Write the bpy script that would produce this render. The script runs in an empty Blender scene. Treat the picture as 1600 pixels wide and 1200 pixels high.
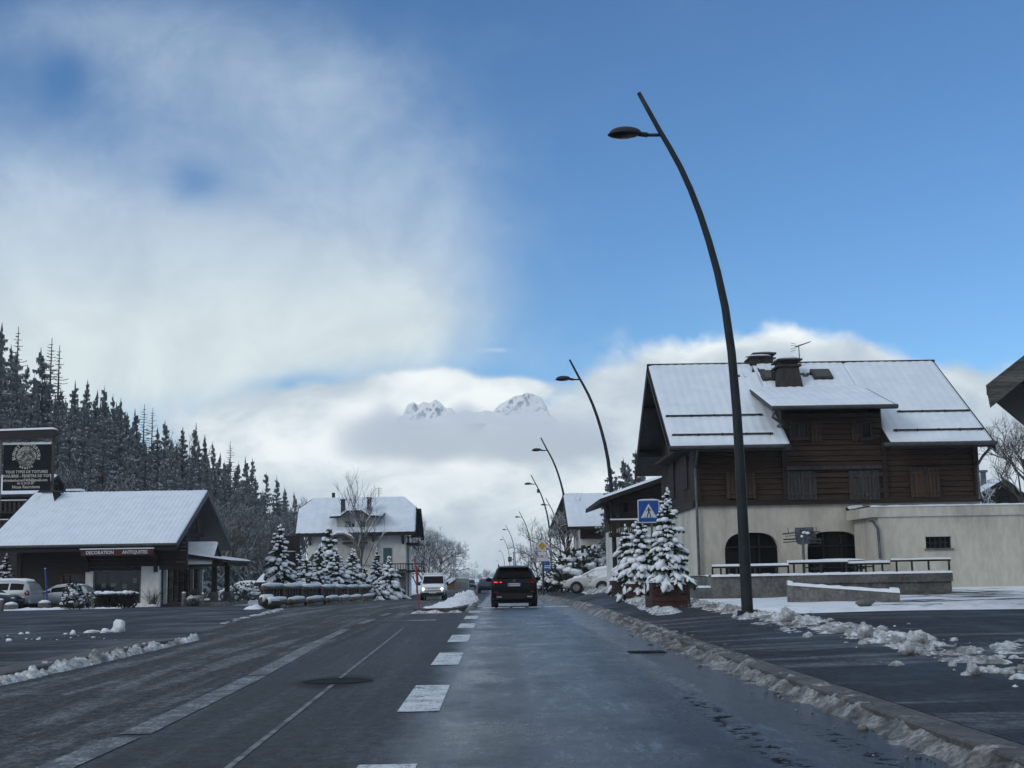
import bpy, math, random
from mathutils import Vector, Matrix, noise as mn
R = math.radians
SC = bpy.context.scene
COL = SC.collection

# ------------------------------------------------------------------ camera
F = 2113.0                      # focal length in photo pixels (1600 wide)
ROLL = R(1.0)
CAMZ = 1.25
def cam_axes(yaw, pitch):
    f = Vector((math.sin(yaw)*math.cos(pitch), math.cos(yaw)*math.cos(pitch), math.sin(pitch)))
    r0 = Vector((math.cos(yaw), -math.sin(yaw), 0)); u0 = r0.cross(f)
    r = r0*math.cos(ROLL) - u0*math.sin(ROLL)
    u = u0*math.cos(ROLL) + r0*math.sin(ROLL)
    return r, u, f
yaw, pitch = 0.0, 0.0
for _ in range(30):
    r_, u_, f_ = cam_axes(yaw, pitch); d_ = Vector((0, 1, 0))
    ex = 800 + F*d_.dot(r_)/d_.dot(f_) - 775
    ey = 600 - F*d_.dot(u_)/d_.dot(f_) - 897
    yaw += ex/F; pitch -= ey/F
CR, CU, CF = cam_axes(yaw, pitch)
cam_d = bpy.data.cameras.new('camera'); cam = bpy.data.objects.new('camera', cam_d); COL.objects.link(cam)
cam_d.sensor_width = 36; cam_d.lens = 36*F/1600; cam_d.clip_end = 30000; cam_d.clip_start = 0.1
M4 = Matrix((CR, CU, -CF)).transposed().to_4x4(); M4.translation = Vector((0, 0, CAMZ)); cam.matrix_world = M4
SC.camera = cam
def ray(px, py): return (CF*F + CR*(px-800) + CU*(600-py)).normalized()
def at(px, py, Y):
    d = ray(px, py); return Vector((0, 0, CAMZ)) + d*(Y/d.y)
def px_of(p):
    d = Vector(p)-Vector((0, 0, CAMZ)); k = F/d.dot(CF); return 800+d.dot(CR)*k, 600-d.dot(CU)*k

# ------------------------------------------------------------------ render, light, world
SC.view_settings.view_transform = 'Standard'; SC.view_settings.look = 'None'
SC.view_settings.gamma = 1.0; SC.view_settings.use_curve_mapping = False
SC.view_settings.exposure = 0.0
SC.cycles.max_bounces = 6; SC.cycles.diffuse_bounces = 3; SC.cycles.glossy_bounces = 3
SC.cycles.transparent_max_bounces = 12; SC.cycles.volume_bounces = 8
SC.cycles.use_denoising = True
SUN_EL, SUN_AZ = R(27), R(-125)      # azimuth from +Y towards +X
sd = bpy.data.lights.new('sun', 'SUN'); sd.energy = 0.75; sd.angle = R(20); sd.color = (1.0, 0.975, 0.94)
so = bpy.data.objects.new('sun', sd); COL.objects.link(so)
sv = Vector((math.sin(SUN_AZ)*math.cos(SUN_EL), math.cos(SUN_AZ)*math.cos(SUN_EL), math.sin(SUN_EL)))
so.rotation_euler = sv.to_track_quat('Z', 'Y').to_euler()

class NB:
    """small builder for node trees"""
    def __init__(s, nt): s.nt = nt; s.n = nt.nodes; s.l = nt.links
    def node(s, t, **k):
        nd = s.n.new(t)
        for a, b in k.items(): setattr(nd, a, b)
        return nd
    def put(s, sock, v):
        if hasattr(v, 'is_output'): s.l.new(v, sock)
        elif v is not None: sock.default_value = v
    def m(s, op, *a, clamp=False):
        nd = s.node('ShaderNodeMath', operation=op, use_clamp=clamp)
        for i, v in enumerate(a): s.put(nd.inputs[i], v)
        return nd.outputs[0]
    def ss(s, x, lo, hi):
        nd = s.node('ShaderNodeMapRange', interpolation_type='SMOOTHSTEP')
        for i, v in enumerate((x, lo, hi, 0.0, 1.0)): s.put(nd.inputs[i], v)
        return nd.outputs[0]
    def lin(s, x, a, b, c, d):
        nd = s.node('ShaderNodeMapRange')
        for i, v in enumerate((x, a, b, c, d)): s.put(nd.inputs[i], v)
        return nd.outputs[0]
    def mix(s, f, a, b, mode='MIX'):
        nd = s.node('ShaderNodeMix', data_type='RGBA', blend_type=mode)
        s.put(nd.inputs[0], f)
        for i, v in ((6, a), (7, b)):
            s.put(nd.inputs[i], v if hasattr(v, 'is_output') else (*v[:3], 1.0))
        return nd.outputs[2]
    def xyz(s, v):
        nd = s.node('ShaderNodeSeparateXYZ'); s.l.new(v, nd.inputs[0]); return nd.outputs
    def vec(s, x, y, z):
        nd = s.node('ShaderNodeCombineXYZ')
        for i, v in enumerate((x, y, z)): s.put(nd.inputs[i], v)
        return nd.outputs[0]
    def noise(s, v, scale, detail=4, rough=.55, dist=0.0):
        nd = s.node('ShaderNodeTexNoise')
        if v is not None: s.l.new(v, nd.inputs['Vector'])
        nd.inputs['Scale'].default_value = scale; nd.inputs['Detail'].default_value = detail
        nd.inputs['Roughness'].default_value = rough; nd.inputs['Distortion'].default_value = dist
        return nd.outputs['Fac']
    def mapping(s, v, sc):
        nd = s.node('ShaderNodeMapping'); s.l.new(v, nd.inputs[0]); nd.inputs['Scale'].default_value = sc
        return nd.outputs[0]

world = bpy.data.worlds.new('World'); SC.world = world; world.use_nodes = True
def build_world():
    nt = world.node_tree; nt.nodes.clear(); b = NB(nt)
    tc = b.node('ShaderNodeTexCoord').outputs['Generated']
    x, y, z = b.xyz(tc)
    ya = b.m('MAXIMUM', b.m('ABSOLUTE', y), 0.03)
    u = b.m('DIVIDE', x, ya); v = b.m('DIVIDE', z, ya)
    sky = b.node('ShaderNodeTexSky', sky_type='NISHITA', sun_disc=False)
    sky.sun_elevation = SUN_EL; sky.sun_rotation = SUN_AZ; sky.altitude = 1100
    sky.air_density = 1.0; sky.dust_density = 0.35; sky.ozone_density = 2.4
    p = b.vec(u, v, 0.0)
    n_big = b.noise(p, 7.0, 7, .58, .25)
    n_mid = b.noise(p, 17.0, 7, .56, .35)
    n_fine = b.noise(p, 42.0, 6, .55, .3)
    def uv(px, py): d = ray(px, py); return d.x/d.y, d.z/d.y
    def blob(px, py, rx, ry, a=1.0):
        u0, v0 = uv(px, py)
        du = b.m('MULTIPLY', b.m('SUBTRACT', u, u0), F/rx)
        dv = b.m('MULTIPLY', b.m('SUBTRACT', v, v0), F/ry)
        r2 = b.m('MULTIPLY_ADD', du, du, b.m('MULTIPLY', dv, dv))
        return b.m('MULTIPLY', b.m('EXPONENT', b.m('MULTIPLY', r2, -1.0)), a)
    def total(bl):
        t = None
        for q in bl:
            e = blob(*q); t = e if t is None else b.m('ADD', t, e)
        return t
    # the soft veil on the left
    A = total([(-120, 470, 430, 230, 1.05), (180, 460, 340, 200, .95), (430, 480, 250, 150, .62), (580, 430, 190, 170, .40),
               (300, 90, 230, 120, .46), (520, 170, 200, 110, .36), (680, 310, 150, 130, .30), (640, 510, 120, 70, .34),
               (60, 40, 160, 60, .26), (100, 130, 45, 50, -.26), (300, 288, 48, 34, -.34), (470, 602, 80, 20, -.45)])
    w1 = b.noise(b.vec(u, b.m('MULTIPLY', v, 1.5), 3.0), 4.2, 9, .62, .35)
    w2 = b.noise(b.vec(u, v, 7.0), 13.0, 9, .64, .35)
    nz = b.m('ADD', b.m('MULTIPLY', b.m('SUBTRACT', w1, .5), 1.15), b.m('MULTIPLY', b.m('SUBTRACT', w2, .5), .60))
    dens = b.m('MULTIPLY_ADD', nz, b.lin(A, 0, 1.2, .55, .75), A)
    dA = b.ss(dens, -.02, 1.12)
    # the bank on the valley floor and the big cloud on the right
    B = total([(430, 690, 190, 75, 1.1), (560, 640, 120, 36, .9), (640, 605, 70, 24, .75), (700, 588, 36, 18, .55), (640, 710, 190, 70, 1.0), (810, 606, 55, 18, .75),
               (745, 612, 60, 20, .5), (760, 700, 150, 60, 1.0), (1010, 640, 105, 92, 1.1), (1130, 590, 80, 66, .8), (1235, 556, 70, 48, .8),
               (1330, 590, 130, 62, .7), (1480, 650, 130, 70, .9), (1600, 690, 120, 80, .9), (1000, 760, 300, 90, 1.0), (1200, 680, 200, 70, .8),
               (775, 547, 42, 7, .34)])
    vlow = uv(775, 770)[1]
    band = b.ss(v, b.m('ADD', vlow, .055), b.m('ADD', vlow, -.01))
    Bt = b.m('MAXIMUM', B, b.m('MULTIPLY', band, 1.2))
    nb_ = b.m('ADD', b.m('MULTIPLY', b.m('SUBTRACT', n_mid, .5), .75), b.m('MULTIPLY', b.m('SUBTRACT', n_fine, .5), .45))
    dB = b.ss(b.m('ADD', Bt, nb_), 0.24, 0.66)
    # colours of the cloud light: lit billows, shaded folds
    puff = b.noise(b.vec(u, b.m('MULTIPLY', v, 1.6), 1.0), 12.0, 8, .55, .9)
    puff2 = b.noise(b.vec(u, b.m('MULTIPLY', v, 1.5), 5.0), 30.0, 6, .55, .7)
    gl = b.m('ADD', b.m('MULTIPLY', b.m('SUBTRACT', puff, .5), 2.4), b.m('MULTIPLY', b.m('SUBTRACT', puff2, .5), .9))
    bright = total([(540, 690, 210, 55, .62), (690, 690, 150, 60, .55), (770, 640, 80, 40, .4), (1230, 515, 100, 24, .6), (1090, 530, 70, 22, .45), (860, 770, 200, 50, .22), (660, 590, 60, 18, .4)])
    s1 = b.m('ADD', b.m('MULTIPLY', gl, .62), b.m('ADD', bright, .10))
    s1 = b.ss(s1, -.25, .85)
    colB = b.mix(s1, (5.0, 5.95, 6.75), (9.5, 10.1, 10.1))
    lowv = b.ss(v, uv(775, 560)[1], uv(775, 300)[1])
    colA = b.mix(lowv, (7.3, 8.25, 8.35), (4.9, 6.1, 7.4))
    colA = b.mix(1.0, colA, b.mix(b.ss(w2, .3, .7), (.90, .91, .93), (1.06, 1.05, 1.04)), 'MULTIPLY')
    # a slightly deeper blue towards the top, as the polarised phone picture shows
    base = b.mix(1.0, sky.outputs[0], (SKYR, SKYG, SKYB), 'MULTIPLY')
    c = b.mix(b.m('MULTIPLY', dA, .97), base, colA)
    c = b.mix(dB, c, colB)
    # unseen broken cloud overhead and behind, added to whiten and lift the light
    ov = b.m('MAXIMUM', b.ss(z, .48, .72), b.ss(y, .12, -.30))
    no = b.ss(b.noise(tc, 2.2, 5, .55), .28, .58)
    c = b.mix(b.m('MULTIPLY', ov, b.m('MULTIPLY_ADD', no, .45, .45)), c, (5.9, 6.75, 7.6))
    # low sky behind the camera darkened in place of unseen slopes, to dim reflections
    c = b.mix(b.m('MULTIPLY', b.ss(y, .0, -.25), b.ss(z, .34, .16)), c, (2.5, 2.95, 3.5))
    bg = b.node('ShaderNodeBackground'); b.l.new(c, bg.inputs[0]); bg.inputs[1].default_value = 0.1
    out = b.node('ShaderNodeOutputWorld'); b.l.new(bg.outputs[0], out.inputs[0])
SKYR, SKYG, SKYB = 0.71, 1.04, 1.28
build_world()

# ------------------------------------------------------------------ mesh helpers
ORIGIN = {}
def label(o, text=None, cat=None, group=None, kind=None):
    if text: o['label'] = text
    if cat: o['category'] = cat
    if group: o['group'] = group
    if kind: o['kind'] = kind
    return o
def thing(name, text, cat, loc, rz=0.0, group=None, world=False):
    o = bpy.data.objects.new(name, None); COL.objects.link(o)
    o.empty_display_size = .3
    o.location = loc; o.rotation_euler = (0, 0, rz)
    label(o, text, cat, group)
    if world: ORIGIN[o.name] = Vector(loc)
    return o
def dup(root, loc=None, rz=None, text=None, scale=None):
    """copy of a thing with its parts and their sub-parts"""
    r = root.copy(); COL.objects.link(r)
    if loc is not None: r.location = loc
    if rz is not None: r.rotation_euler = (0, 0, rz)
    if text: r['label'] = text
    if scale: r.scale = scale if hasattr(scale, '__len__') else (scale,)*3
    for ch in list(root.children):
        c = ch.copy(); COL.objects.link(c); c.parent = r
        for g in list(ch.children):
            d = g.copy(); COL.objects.link(d); d.parent = c
    return r

class MB:
    def __init__(s): s.v = []; s.f = []; s.mi = []; s.cur = 0; s.sm = []; s.smooth = False
    def add(s, vs, fs):
        o = len(s.v); s.v += [tuple(p) for p in vs]
        for f in fs: s.f.append(tuple(i+o for i in f)); s.mi.append(s.cur); s.sm.append(s.smooth)
    def quad(s, a, b, c, d): s.add([a, b, c, d], [(0, 1, 2, 3)])
    def poly(s, pts): s.add(pts, [tuple(range(len(pts)))])
    def box(s, x0, x1, y0, y1, z0, z1):
        s.add([(x0, y0, z0), (x1, y0, z0), (x1, y1, z0), (x0, y1, z0), (x0, y0, z1), (x1, y0, z1), (x1, y1, z1), (x0, y1, z1)],
              [(3, 2, 1, 0), (4, 5, 6, 7), (0, 1, 5, 4), (1, 2, 6, 5), (2, 3, 7, 6), (3, 0, 4, 7)])
    def prism(s, pts, off):
        """closed solid: polygon pts swept by off"""
        n = len(pts); off = Vector(off); P = [Vector(p) for p in pts]
        nrm = Vector((0, 0, 0))
        for i in range(n): nrm += P[i].cross(P[(i+1) % n])
        if nrm.dot(off) > 0: P.reverse()
        Q = [p+off for p in P]
        s.add(P+Q, [tuple(range(n)), tuple(range(2*n-1, n-1, -1))] + [(i, i+n, (i+1) % n+n, (i+1) % n) for i in range(n)])
    def tube(s, pts, rad, n=8, cap=True, flat=1.0):
        P = [Vector(p) for p in pts]; k = len(P)
        if not hasattr(rad, '__len__'): rad = [rad]*k
        rings = []; prev = None
        for i in range(k):
            t = (P[min(i+1, k-1)]-P[max(i-1, 0)]).normalized()
            if prev is None:
                a = Vector((0, 0, 1)) if abs(t.z) < .9 else Vector((1, 0, 0))
                x = a.cross(t).normalized()
            else:
                x = (prev - t*prev.dot(t)).normalized()
            prev = x; y = t.cross(x)
            rings.append([P[i] + (x*math.cos(2*math.pi*j/n) + y*math.sin(2*math.pi*j/n)*flat)*rad[i] for j in range(n)])
        vs = [p for r in rings for p in r]
        fs = [(i*n+j, i*n+(j+1) % n, (i+1)*n+(j+1) % n, (i+1)*n+j) for i in range(k-1) for j in range(n)]
        if cap: fs += [tuple(range(n-1, -1, -1)), tuple(range((k-1)*n, k*n))]
        s.add(vs, fs)
    def lathe(s, prof, n=20, c=(0, 0, 0), axis='Z'):
        c = Vector(c); vs = []
        for r, z in prof:
            for j in range(n):
                a = 2*math.pi*j/n
                p = (r*math.cos(a), r*math.sin(a), z)
                if axis == 'X': p = (z, p[0], p[1])
                if axis == 'Y': p = (p[0], z, p[1])
                vs.append(c+Vector(p))
        k = len(prof)
        fs = [(i*n+j, i*n+(j+1) % n, (i+1)*n+(j+1) % n, (i+1)*n+j) for i in range(k-1) for j in range(n)]
        fs += [tuple(range(n-1, -1, -1)), tuple(range((k-1)*n, k*n))]
        s.add(vs, fs)
    def blob(s, c, r, seed=0, amp=.25, fr=1.6, nu=12, nv=8, zmin=None):
        c = Vector(c); vs = []; 
        for i in range(nv+1):
            th = math.pi*i/nv
            for j in range(nu):
                ph = 2*math.pi*j/nu
                d = Vector((math.sin(th)*math.cos(ph), math.sin(th)*math.sin(ph), math.cos(th)))
                sd_ = Vector((seed*3.1, seed*1.7, seed)); k = 1+amp*(mn.noise(d*fr+sd_)+.45*mn.noise(d*fr*2.7+sd_)+.22*mn.noise(d*fr*6+sd_))
                p = c+Vector((d.x*r[0], d.y*r[1], d.z*r[2]))*k
                if zmin is not None: p.z = max(p.z, zmin)
                vs.append(p)
        fs = [(i*nu+j, (i+1)*nu+j, (i+1)*nu+(j+1) % nu, i*nu+(j+1) % nu) for i in range(nv) for j in range(nu)]
        s.add(vs, fs)
    def grid(s, fn, na, nb):
        vs = [fn(i/(na-1), j/(nb-1)) for i in range(na) for j in range(nb)]
        fs = [(i*nb+j, (i+1)*nb+j, (i+1)*nb+j+1, i*nb+j+1) for i in range(na-1) for j in range(nb-1)]
        s.add(vs, fs)
    def build(s, name, mats, parent=None, text=None, cat=None, group=None, kind=None, loc=None, recalc=False):
        me = bpy.data.meshes.new(name)
        o = bpy.data.objects.new(name, me); COL.objects.link(o)
        off = None
        if parent is not None:
            o.parent = parent; off = ORIGIN.get(parent.name)
            if off is not None: ORIGIN[o.name] = off
        elif loc is not None:
            o.location = loc
        vs = s.v if off is None else [(p[0]-off.x, p[1]-off.y, p[2]-off.z) for p in s.v]
        me.from_pydata(vs, [], s.f)
        if not hasattr(mats, '__len__'): mats = [mats]
        for m in mats: me.materials.append(m)
        me.polygons.foreach_set('material_index', s.mi)
        me.polygons.foreach_set('use_smooth', s.sm)
        me.update()
        return label(o, text, cat, group, kind)

def text_mesh(name, body, size, mat, parent, mtx, extrude=.006, align='CENTER', bold=0.0, sx=1.0):
    cu = bpy.data.curves.new(name, 'FONT'); cu.body = body; cu.size = size; cu.extrude = extrude
    cu.align_x = align; cu.align_y = 'CENTER'; cu.offset = bold; cu.resolution_u = 2
    tmp = bpy.data.objects.new(name, cu); COL.objects.link(tmp)
    dg = bpy.context.evaluated_depsgraph_get()
    me = bpy.data.meshes.new_from_object(tmp.evaluated_get(dg)); bpy.data.objects.remove(tmp)
    for v in me.vertices: v.co.x *= sx
    me.materials.clear(); me.materials.append(mat)
    o = bpy.data.objects.new(name, me); COL.objects.link(o); o.parent = parent
    off = ORIGIN.get(parent.name) if parent else None
    m = mtx.copy()
    if off is not None: m.translation = m.translation - off
    me.transform(m); me.update()
    return o
def facing(loc, rz=0.0):
    """text frame standing upright, read from -Y, turned by rz"""
    return Matrix.Translation(loc) @ Matrix.Rotation(rz, 4, 'Z') @ Matrix.Rotation(R(90), 4, 'X')

# ------------------------------------------------------------------ materials
def mat(name, c1, c2=None, rough=.7, scale=4.0, stretch=(1, 1, 1), lo=.35, hi=.65, bump=0.0, bscale=None, metal=0.0, spec=.5, fine=0.0, emis=None, detail=6, rvar=0.0, coat=0.0, trans=0.0):
    m = bpy.data.materials.new(name); m.use_nodes = True
    nt = m.node_tree; b = NB(nt); p = nt.nodes['Principled BSDF']
    p.inputs['Roughness'].default_value = rough; p.inputs['Metallic'].default_value = metal
    p.inputs['Specular IOR Level'].default_value = spec
    if coat: p.inputs['Coat Weight'].default_value = coat; p.inputs['Coat Roughness'].default_value = .08
    p.inputs['Base Color'].default_value = (*c1, 1)
    co = None
    if c2 is not None or bump or rvar:
        tc = b.node('ShaderNodeTexCoord').outputs['Object']; co = b.mapping(tc, stretch)
    if c2 is not None:
        n = b.noise(co, scale, detail, .6)
        c = b.mix(b.ss(n, lo, hi), c1, c2)
        if fine:
            n2 = b.noise(co, scale*7, 3, .6)
            c = b.mix(fine, c, b.mix(b.ss(n2, .3, .7), (0.15, .15, .15), (1.6, 1.6, 1.6)), 'MULTIPLY')
        nt.links.new(c, p.inputs['Base Color'])
        if rvar: nt.links.new(b.lin(n, .3, .7, max(.03, rough-rvar), min(1, rough+rvar)), p.inputs['Roughness'])
    if bump:
        n3 = b.noise(co, bscale or scale*3, 5, .6)
        bn = b.node('ShaderNodeBump'); bn.inputs['Strength'].default_value = .6; bn.inputs['Distance'].default_value = bump
        nt.links.new(n3, bn.inputs['Height']); nt.links.new(bn.outputs[0], p.inputs['Normal'])
    if emis:
        p.inputs['Emission Color'].default_value = (*emis[:3], 1); p.inputs['Emission Strength'].default_value = emis[3]
    return m
M = {}
M['snow'] = mat('snow', (.84, .86, .89), (.74, .77, .82), rough=.75, scale=2.5, bump=.03, bscale=14, spec=.3)
M['snow_roof'] = mat('roof_snow', (.78, .83, .89), (.70, .76, .83), rough=.8, scale=1.1, bump=.012, bscale=9, spec=.25)
M['snow_tree'] = mat('tree_snow', (.82, .85, .89), rough=.8, spec=.25)
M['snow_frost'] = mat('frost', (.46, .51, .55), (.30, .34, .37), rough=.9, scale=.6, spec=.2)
M['slush'] = mat('slush', (.30, .29, .275), (.075, .066, .056), rough=.5, scale=2.6, lo=.36, hi=.62, bump=.05, bscale=22, fine=.7, spec=.5)
M['dirty_snow'] = mat('dirty_snow', (.62, .64, .66), (.17, .165, .155), rough=.6, scale=2.0, lo=.38, hi=.66, bump=.05, bscale=18, fine=.55)
M['concrete'] = mat('concrete', (.17, .165, .155), (.10, .10, .095), rough=.85, scale=1.6, bump=.008, bscale=30, fine=.35)
M['kerb'] = mat('kerb_stone', (.10, .094, .085), (.055, .051, .046), rough=.7, scale=2.5, bump=.008, bscale=30, fine=.4)
M['stucco'] = mat('cream_stucco', (.60, .57, .485), (.40, .38, .325), rough=.9, scale=.8, stretch=(1, 1, .35), lo=.40, hi=.74, bump=.006, bscale=60, fine=.12)
M['stucco_w'] = mat('white_stucco', (.74, .74, .70), (.60, .60, .57), rough=.9, scale=.6, stretch=(1, 1, .4), lo=.35, hi=.75, bump=.006, bscale=50, fine=.12)
M['wood_dark'] = mat('dark_wood', (.034, .019, .012), (.014, .009, .006), rough=.75, scale=2.0, stretch=(.35, .35, 5), bump=.008, bscale=12, fine=.5)
M['wood_weath'] = mat('weathered_wood', (.054, .028, .015), (.011, .007, .0045), rough=.8, scale=1.6, stretch=(.25, .25, 6), lo=.40, hi=.78, bump=.01, bscale=12, fine=.6)
M['wood_grey'] = mat('grey_wood', (.062, .060, .056), (.026, .024, .023), rough=.8, scale=2.0, stretch=(5, 5, .3), bump=.008, bscale=12, fine=.5)
M['wood_black'] = mat('black_wood', (.016, .012, .010), (.008, .006, .005), rough=.75, scale=2.0, stretch=(.35, .35, 5), bump=.006, bscale=12)
M['wood_brown'] = mat('brown_wood', (.072, .040, .021), (.032, .019, .011), rough=.75, scale=2.0, stretch=(6, 6, .3), bump=.006, bscale=12, fine=.5)
M['wood_red'] = mat('red_brown_wood', (.085, .026, .014), (.042, .014, .009), rough=.6, scale=2.0, stretch=(.3, .3, 6), bump=.006, bscale=14, fine=.4)
M['wood_pale'] = mat('pale_log', (.22, .19, .15), (.09, .075, .06), rough=.85, scale=2.5, stretch=(.4, .4, 4), bump=.01, fine=.5)
M['wood_silver'] = mat('silvered_board', (.13, .13, .125), (.055, .055, .055), rough=.8, scale=2.2, stretch=(.5, 5, 5), bump=.02, bscale=7, fine=.5)
M['lamp'] = mat('dark_green_grey_paint', (.024, .031, .034), (.017, .021, .023), rough=.5, scale=3, spec=.25)
M['black'] = mat('black_paint', (.010, .010, .011), rough=.4)
M['metal'] = mat('zinc', (.15, .16, .17), (.09, .10, .11), rough=.5, scale=3, metal=.6)
M['metal_dark'] = mat('dark_sheet_metal', (.035, .034, .032), (.018, .018, .017), rough=.55, scale=3, metal=.2, fine=.3)
M['gutter'] = mat('gutter_metal', (.055, .06, .06), (.03, .033, .033), rough=.5, scale=3)
M['chimney'] = mat('chimney_slate', (.045, .038, .030), (.020, .018, .016), rough=.8, scale=2.5, stretch=(3, 3, .5), bump=.01, fine=.4)
M['glass'] = mat('dark_glass', (.010, .013, .014), rough=.08, spec=.22)
M['car_glass'] = mat('tinted_car_glass', (.006, .007, .008), rough=.2, spec=.08)
M['glass_shop'] = mat('shop_glass', (.030, .042, .044), (.012, .018, .02), rough=.07, scale=.9, spec=.7)
M['teal'] = mat('teal_shutter', (.05, .125, .125), (.035, .09, .09), rough=.6, scale=3, stretch=(1, 1, 6))
M['shut_red'] = mat('red_brown_shutter', (.060, .024, .014), (.032, .014, .010), rough=.6, scale=3, stretch=(6, 6, .6))
M['stucco_g'] = mat('grey_stucco', (.50, .49, .46), (.40, .39, .37), rough=.9, scale=.8, stretch=(1, 1, .4), bump=.006, bscale=50, fine=.15)
M['brick'] = mat('brown_red_brick', (.13, .065, .045), (.085, .05, .04), rough=.85, scale=5, fine=.4)
M['orange'] = mat('orange_boards', (.36, .155, .055), (.20, .09, .04), rough=.7, scale=2, stretch=(.3, .3, 6))
M['greygreen'] = mat('grey_green_panel', (.26, .30, .285), (.22, .255, .245), rough=.6, scale=.5)
M['white_p'] = mat('white_paint', (.72, .73, .74), rough=.35, coat=.4)
M['silver_p'] = mat('silver_paint', (.40, .42, .44), rough=.3, metal=.35, coat=.5)
M['black_p'] = mat('black_car_paint', (.0035, .004, .005), rough=.35, spec=.14, coat=.08)
M['navy_p'] = mat('navy_car_paint', (.018, .026, .045), rough=.25, coat=.5)
M['green_p'] = mat('dark_green_car_paint', (.02, .028, .026), rough=.25, coat=.5)
M['beige_p'] = mat('pale_beige_car_paint', (.60, .60, .58), rough=.35, coat=.4)
M['plastic'] = mat('black_plastic', (.010, .010, .011), rough=.6, spec=.3)
M['tyre'] = mat('tyre_rubber', (.012, .012, .012), (.022, .021, .02), rough=.85, scale=6)
M['rim'] = mat('alloy_rim', (.38, .39, .40), (.22, .22, .23), rough=.35, scale=5, metal=.6)
M['chrome'] = mat('chrome', (.6, .6, .6), rough=.15, metal=1.0)
M['tail'] = mat('tail_light_red', (.20, .010, .012), rough=.15, coat=.5)
M['tail_on'] = mat('tail_light_lit', (.35, .01, .01), rough=.2, emis=(1.0, .05, .05, 1.6))
M['head_on'] = mat('headlight_lit', (.9, .9, .85), rough=.2, emis=(1.0, .86, .62, 5.0))
M['lens'] = mat('clear_lens', (.45, .46, .47), rough=.12, coat=.4)
M['plate'] = mat('number_plate', (.62, .64, .66), rough=.4)
M['ink'] = mat('black_ink', (.012, .012, .014), rough=.5)
M['blue'] = mat('sign_blue', (.010, .085, .34), (.009, .07, .29), rough=.4, scale=3)
M['white_s'] = mat('sign_white', (.62, .66, .70), rough=.45)
M['yellow'] = mat('sign_yellow', (.52, .27, .035), rough=.45)
M['red_s'] = mat('sign_red', (.42, .028, .03), rough=.45)
M['red_snowpole'] = mat('red_pole_paint', (.30, .045, .035), rough=.5)
M['blue_pole'] = mat('blue_pole_paint', (.035, .075, .30), rough=.45)
M['sign_black'] = mat('black_sign_panel', (.005, .008, .011), (.008, .012, .015), rough=.6, scale=2, spec=.1)
M['sign_ivory'] = mat('ivory_lettering', (.47, .45, .38), rough=.6)
M['sign_em'] = mat('emblem_engraving', (.34, .33, .29), (.060, .058, .052), rough=.6, scale=4.0, lo=.45, hi=.58, detail=8)
M['shopred'] = mat('dark_red_fascia', (.085, .012, .011), (.06, .010, .009), rough=.5, scale=3)
M['sign_brown'] = mat('dark_brown_panel', (.020, .010, .008), (.013, .008, .006), rough=.6, scale=4)
M['green_board'] = mat('green_board', (.035, .075, .055), rough=.6)
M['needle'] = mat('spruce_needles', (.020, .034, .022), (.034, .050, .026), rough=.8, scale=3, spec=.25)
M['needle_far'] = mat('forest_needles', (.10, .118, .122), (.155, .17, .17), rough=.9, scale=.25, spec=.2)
M['larch'] = mat('bare_larch', (.050, .048, .043), (.08, .075, .062), rough=.9, scale=.5)
M['bark'] = mat('bark', (.045, .038, .032), (.085, .075, .065), rough=.9, scale=4, stretch=(4, 4, .6), bump=.01)
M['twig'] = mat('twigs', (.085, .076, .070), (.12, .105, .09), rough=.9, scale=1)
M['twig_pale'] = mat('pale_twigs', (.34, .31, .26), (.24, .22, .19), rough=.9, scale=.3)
M['bush'] = mat('evergreen_bush', (.022, .034, .018), (.040, .045, .022), rough=.8, scale=5)
M['bush_brown'] = mat('bare_brown_bush', (.060, .050, .042), (.035, .030, .025), rough=.9, scale=5)
M['rock'] = mat('mountain_rock', (.20, .23, .27), (.12, .14, .17), rough=.9, scale=.004)
M['manhole'] = mat('wet_iron', (.010, .010, .011), (.018, .018, .018), rough=.75, scale=6, spec=.08)

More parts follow.
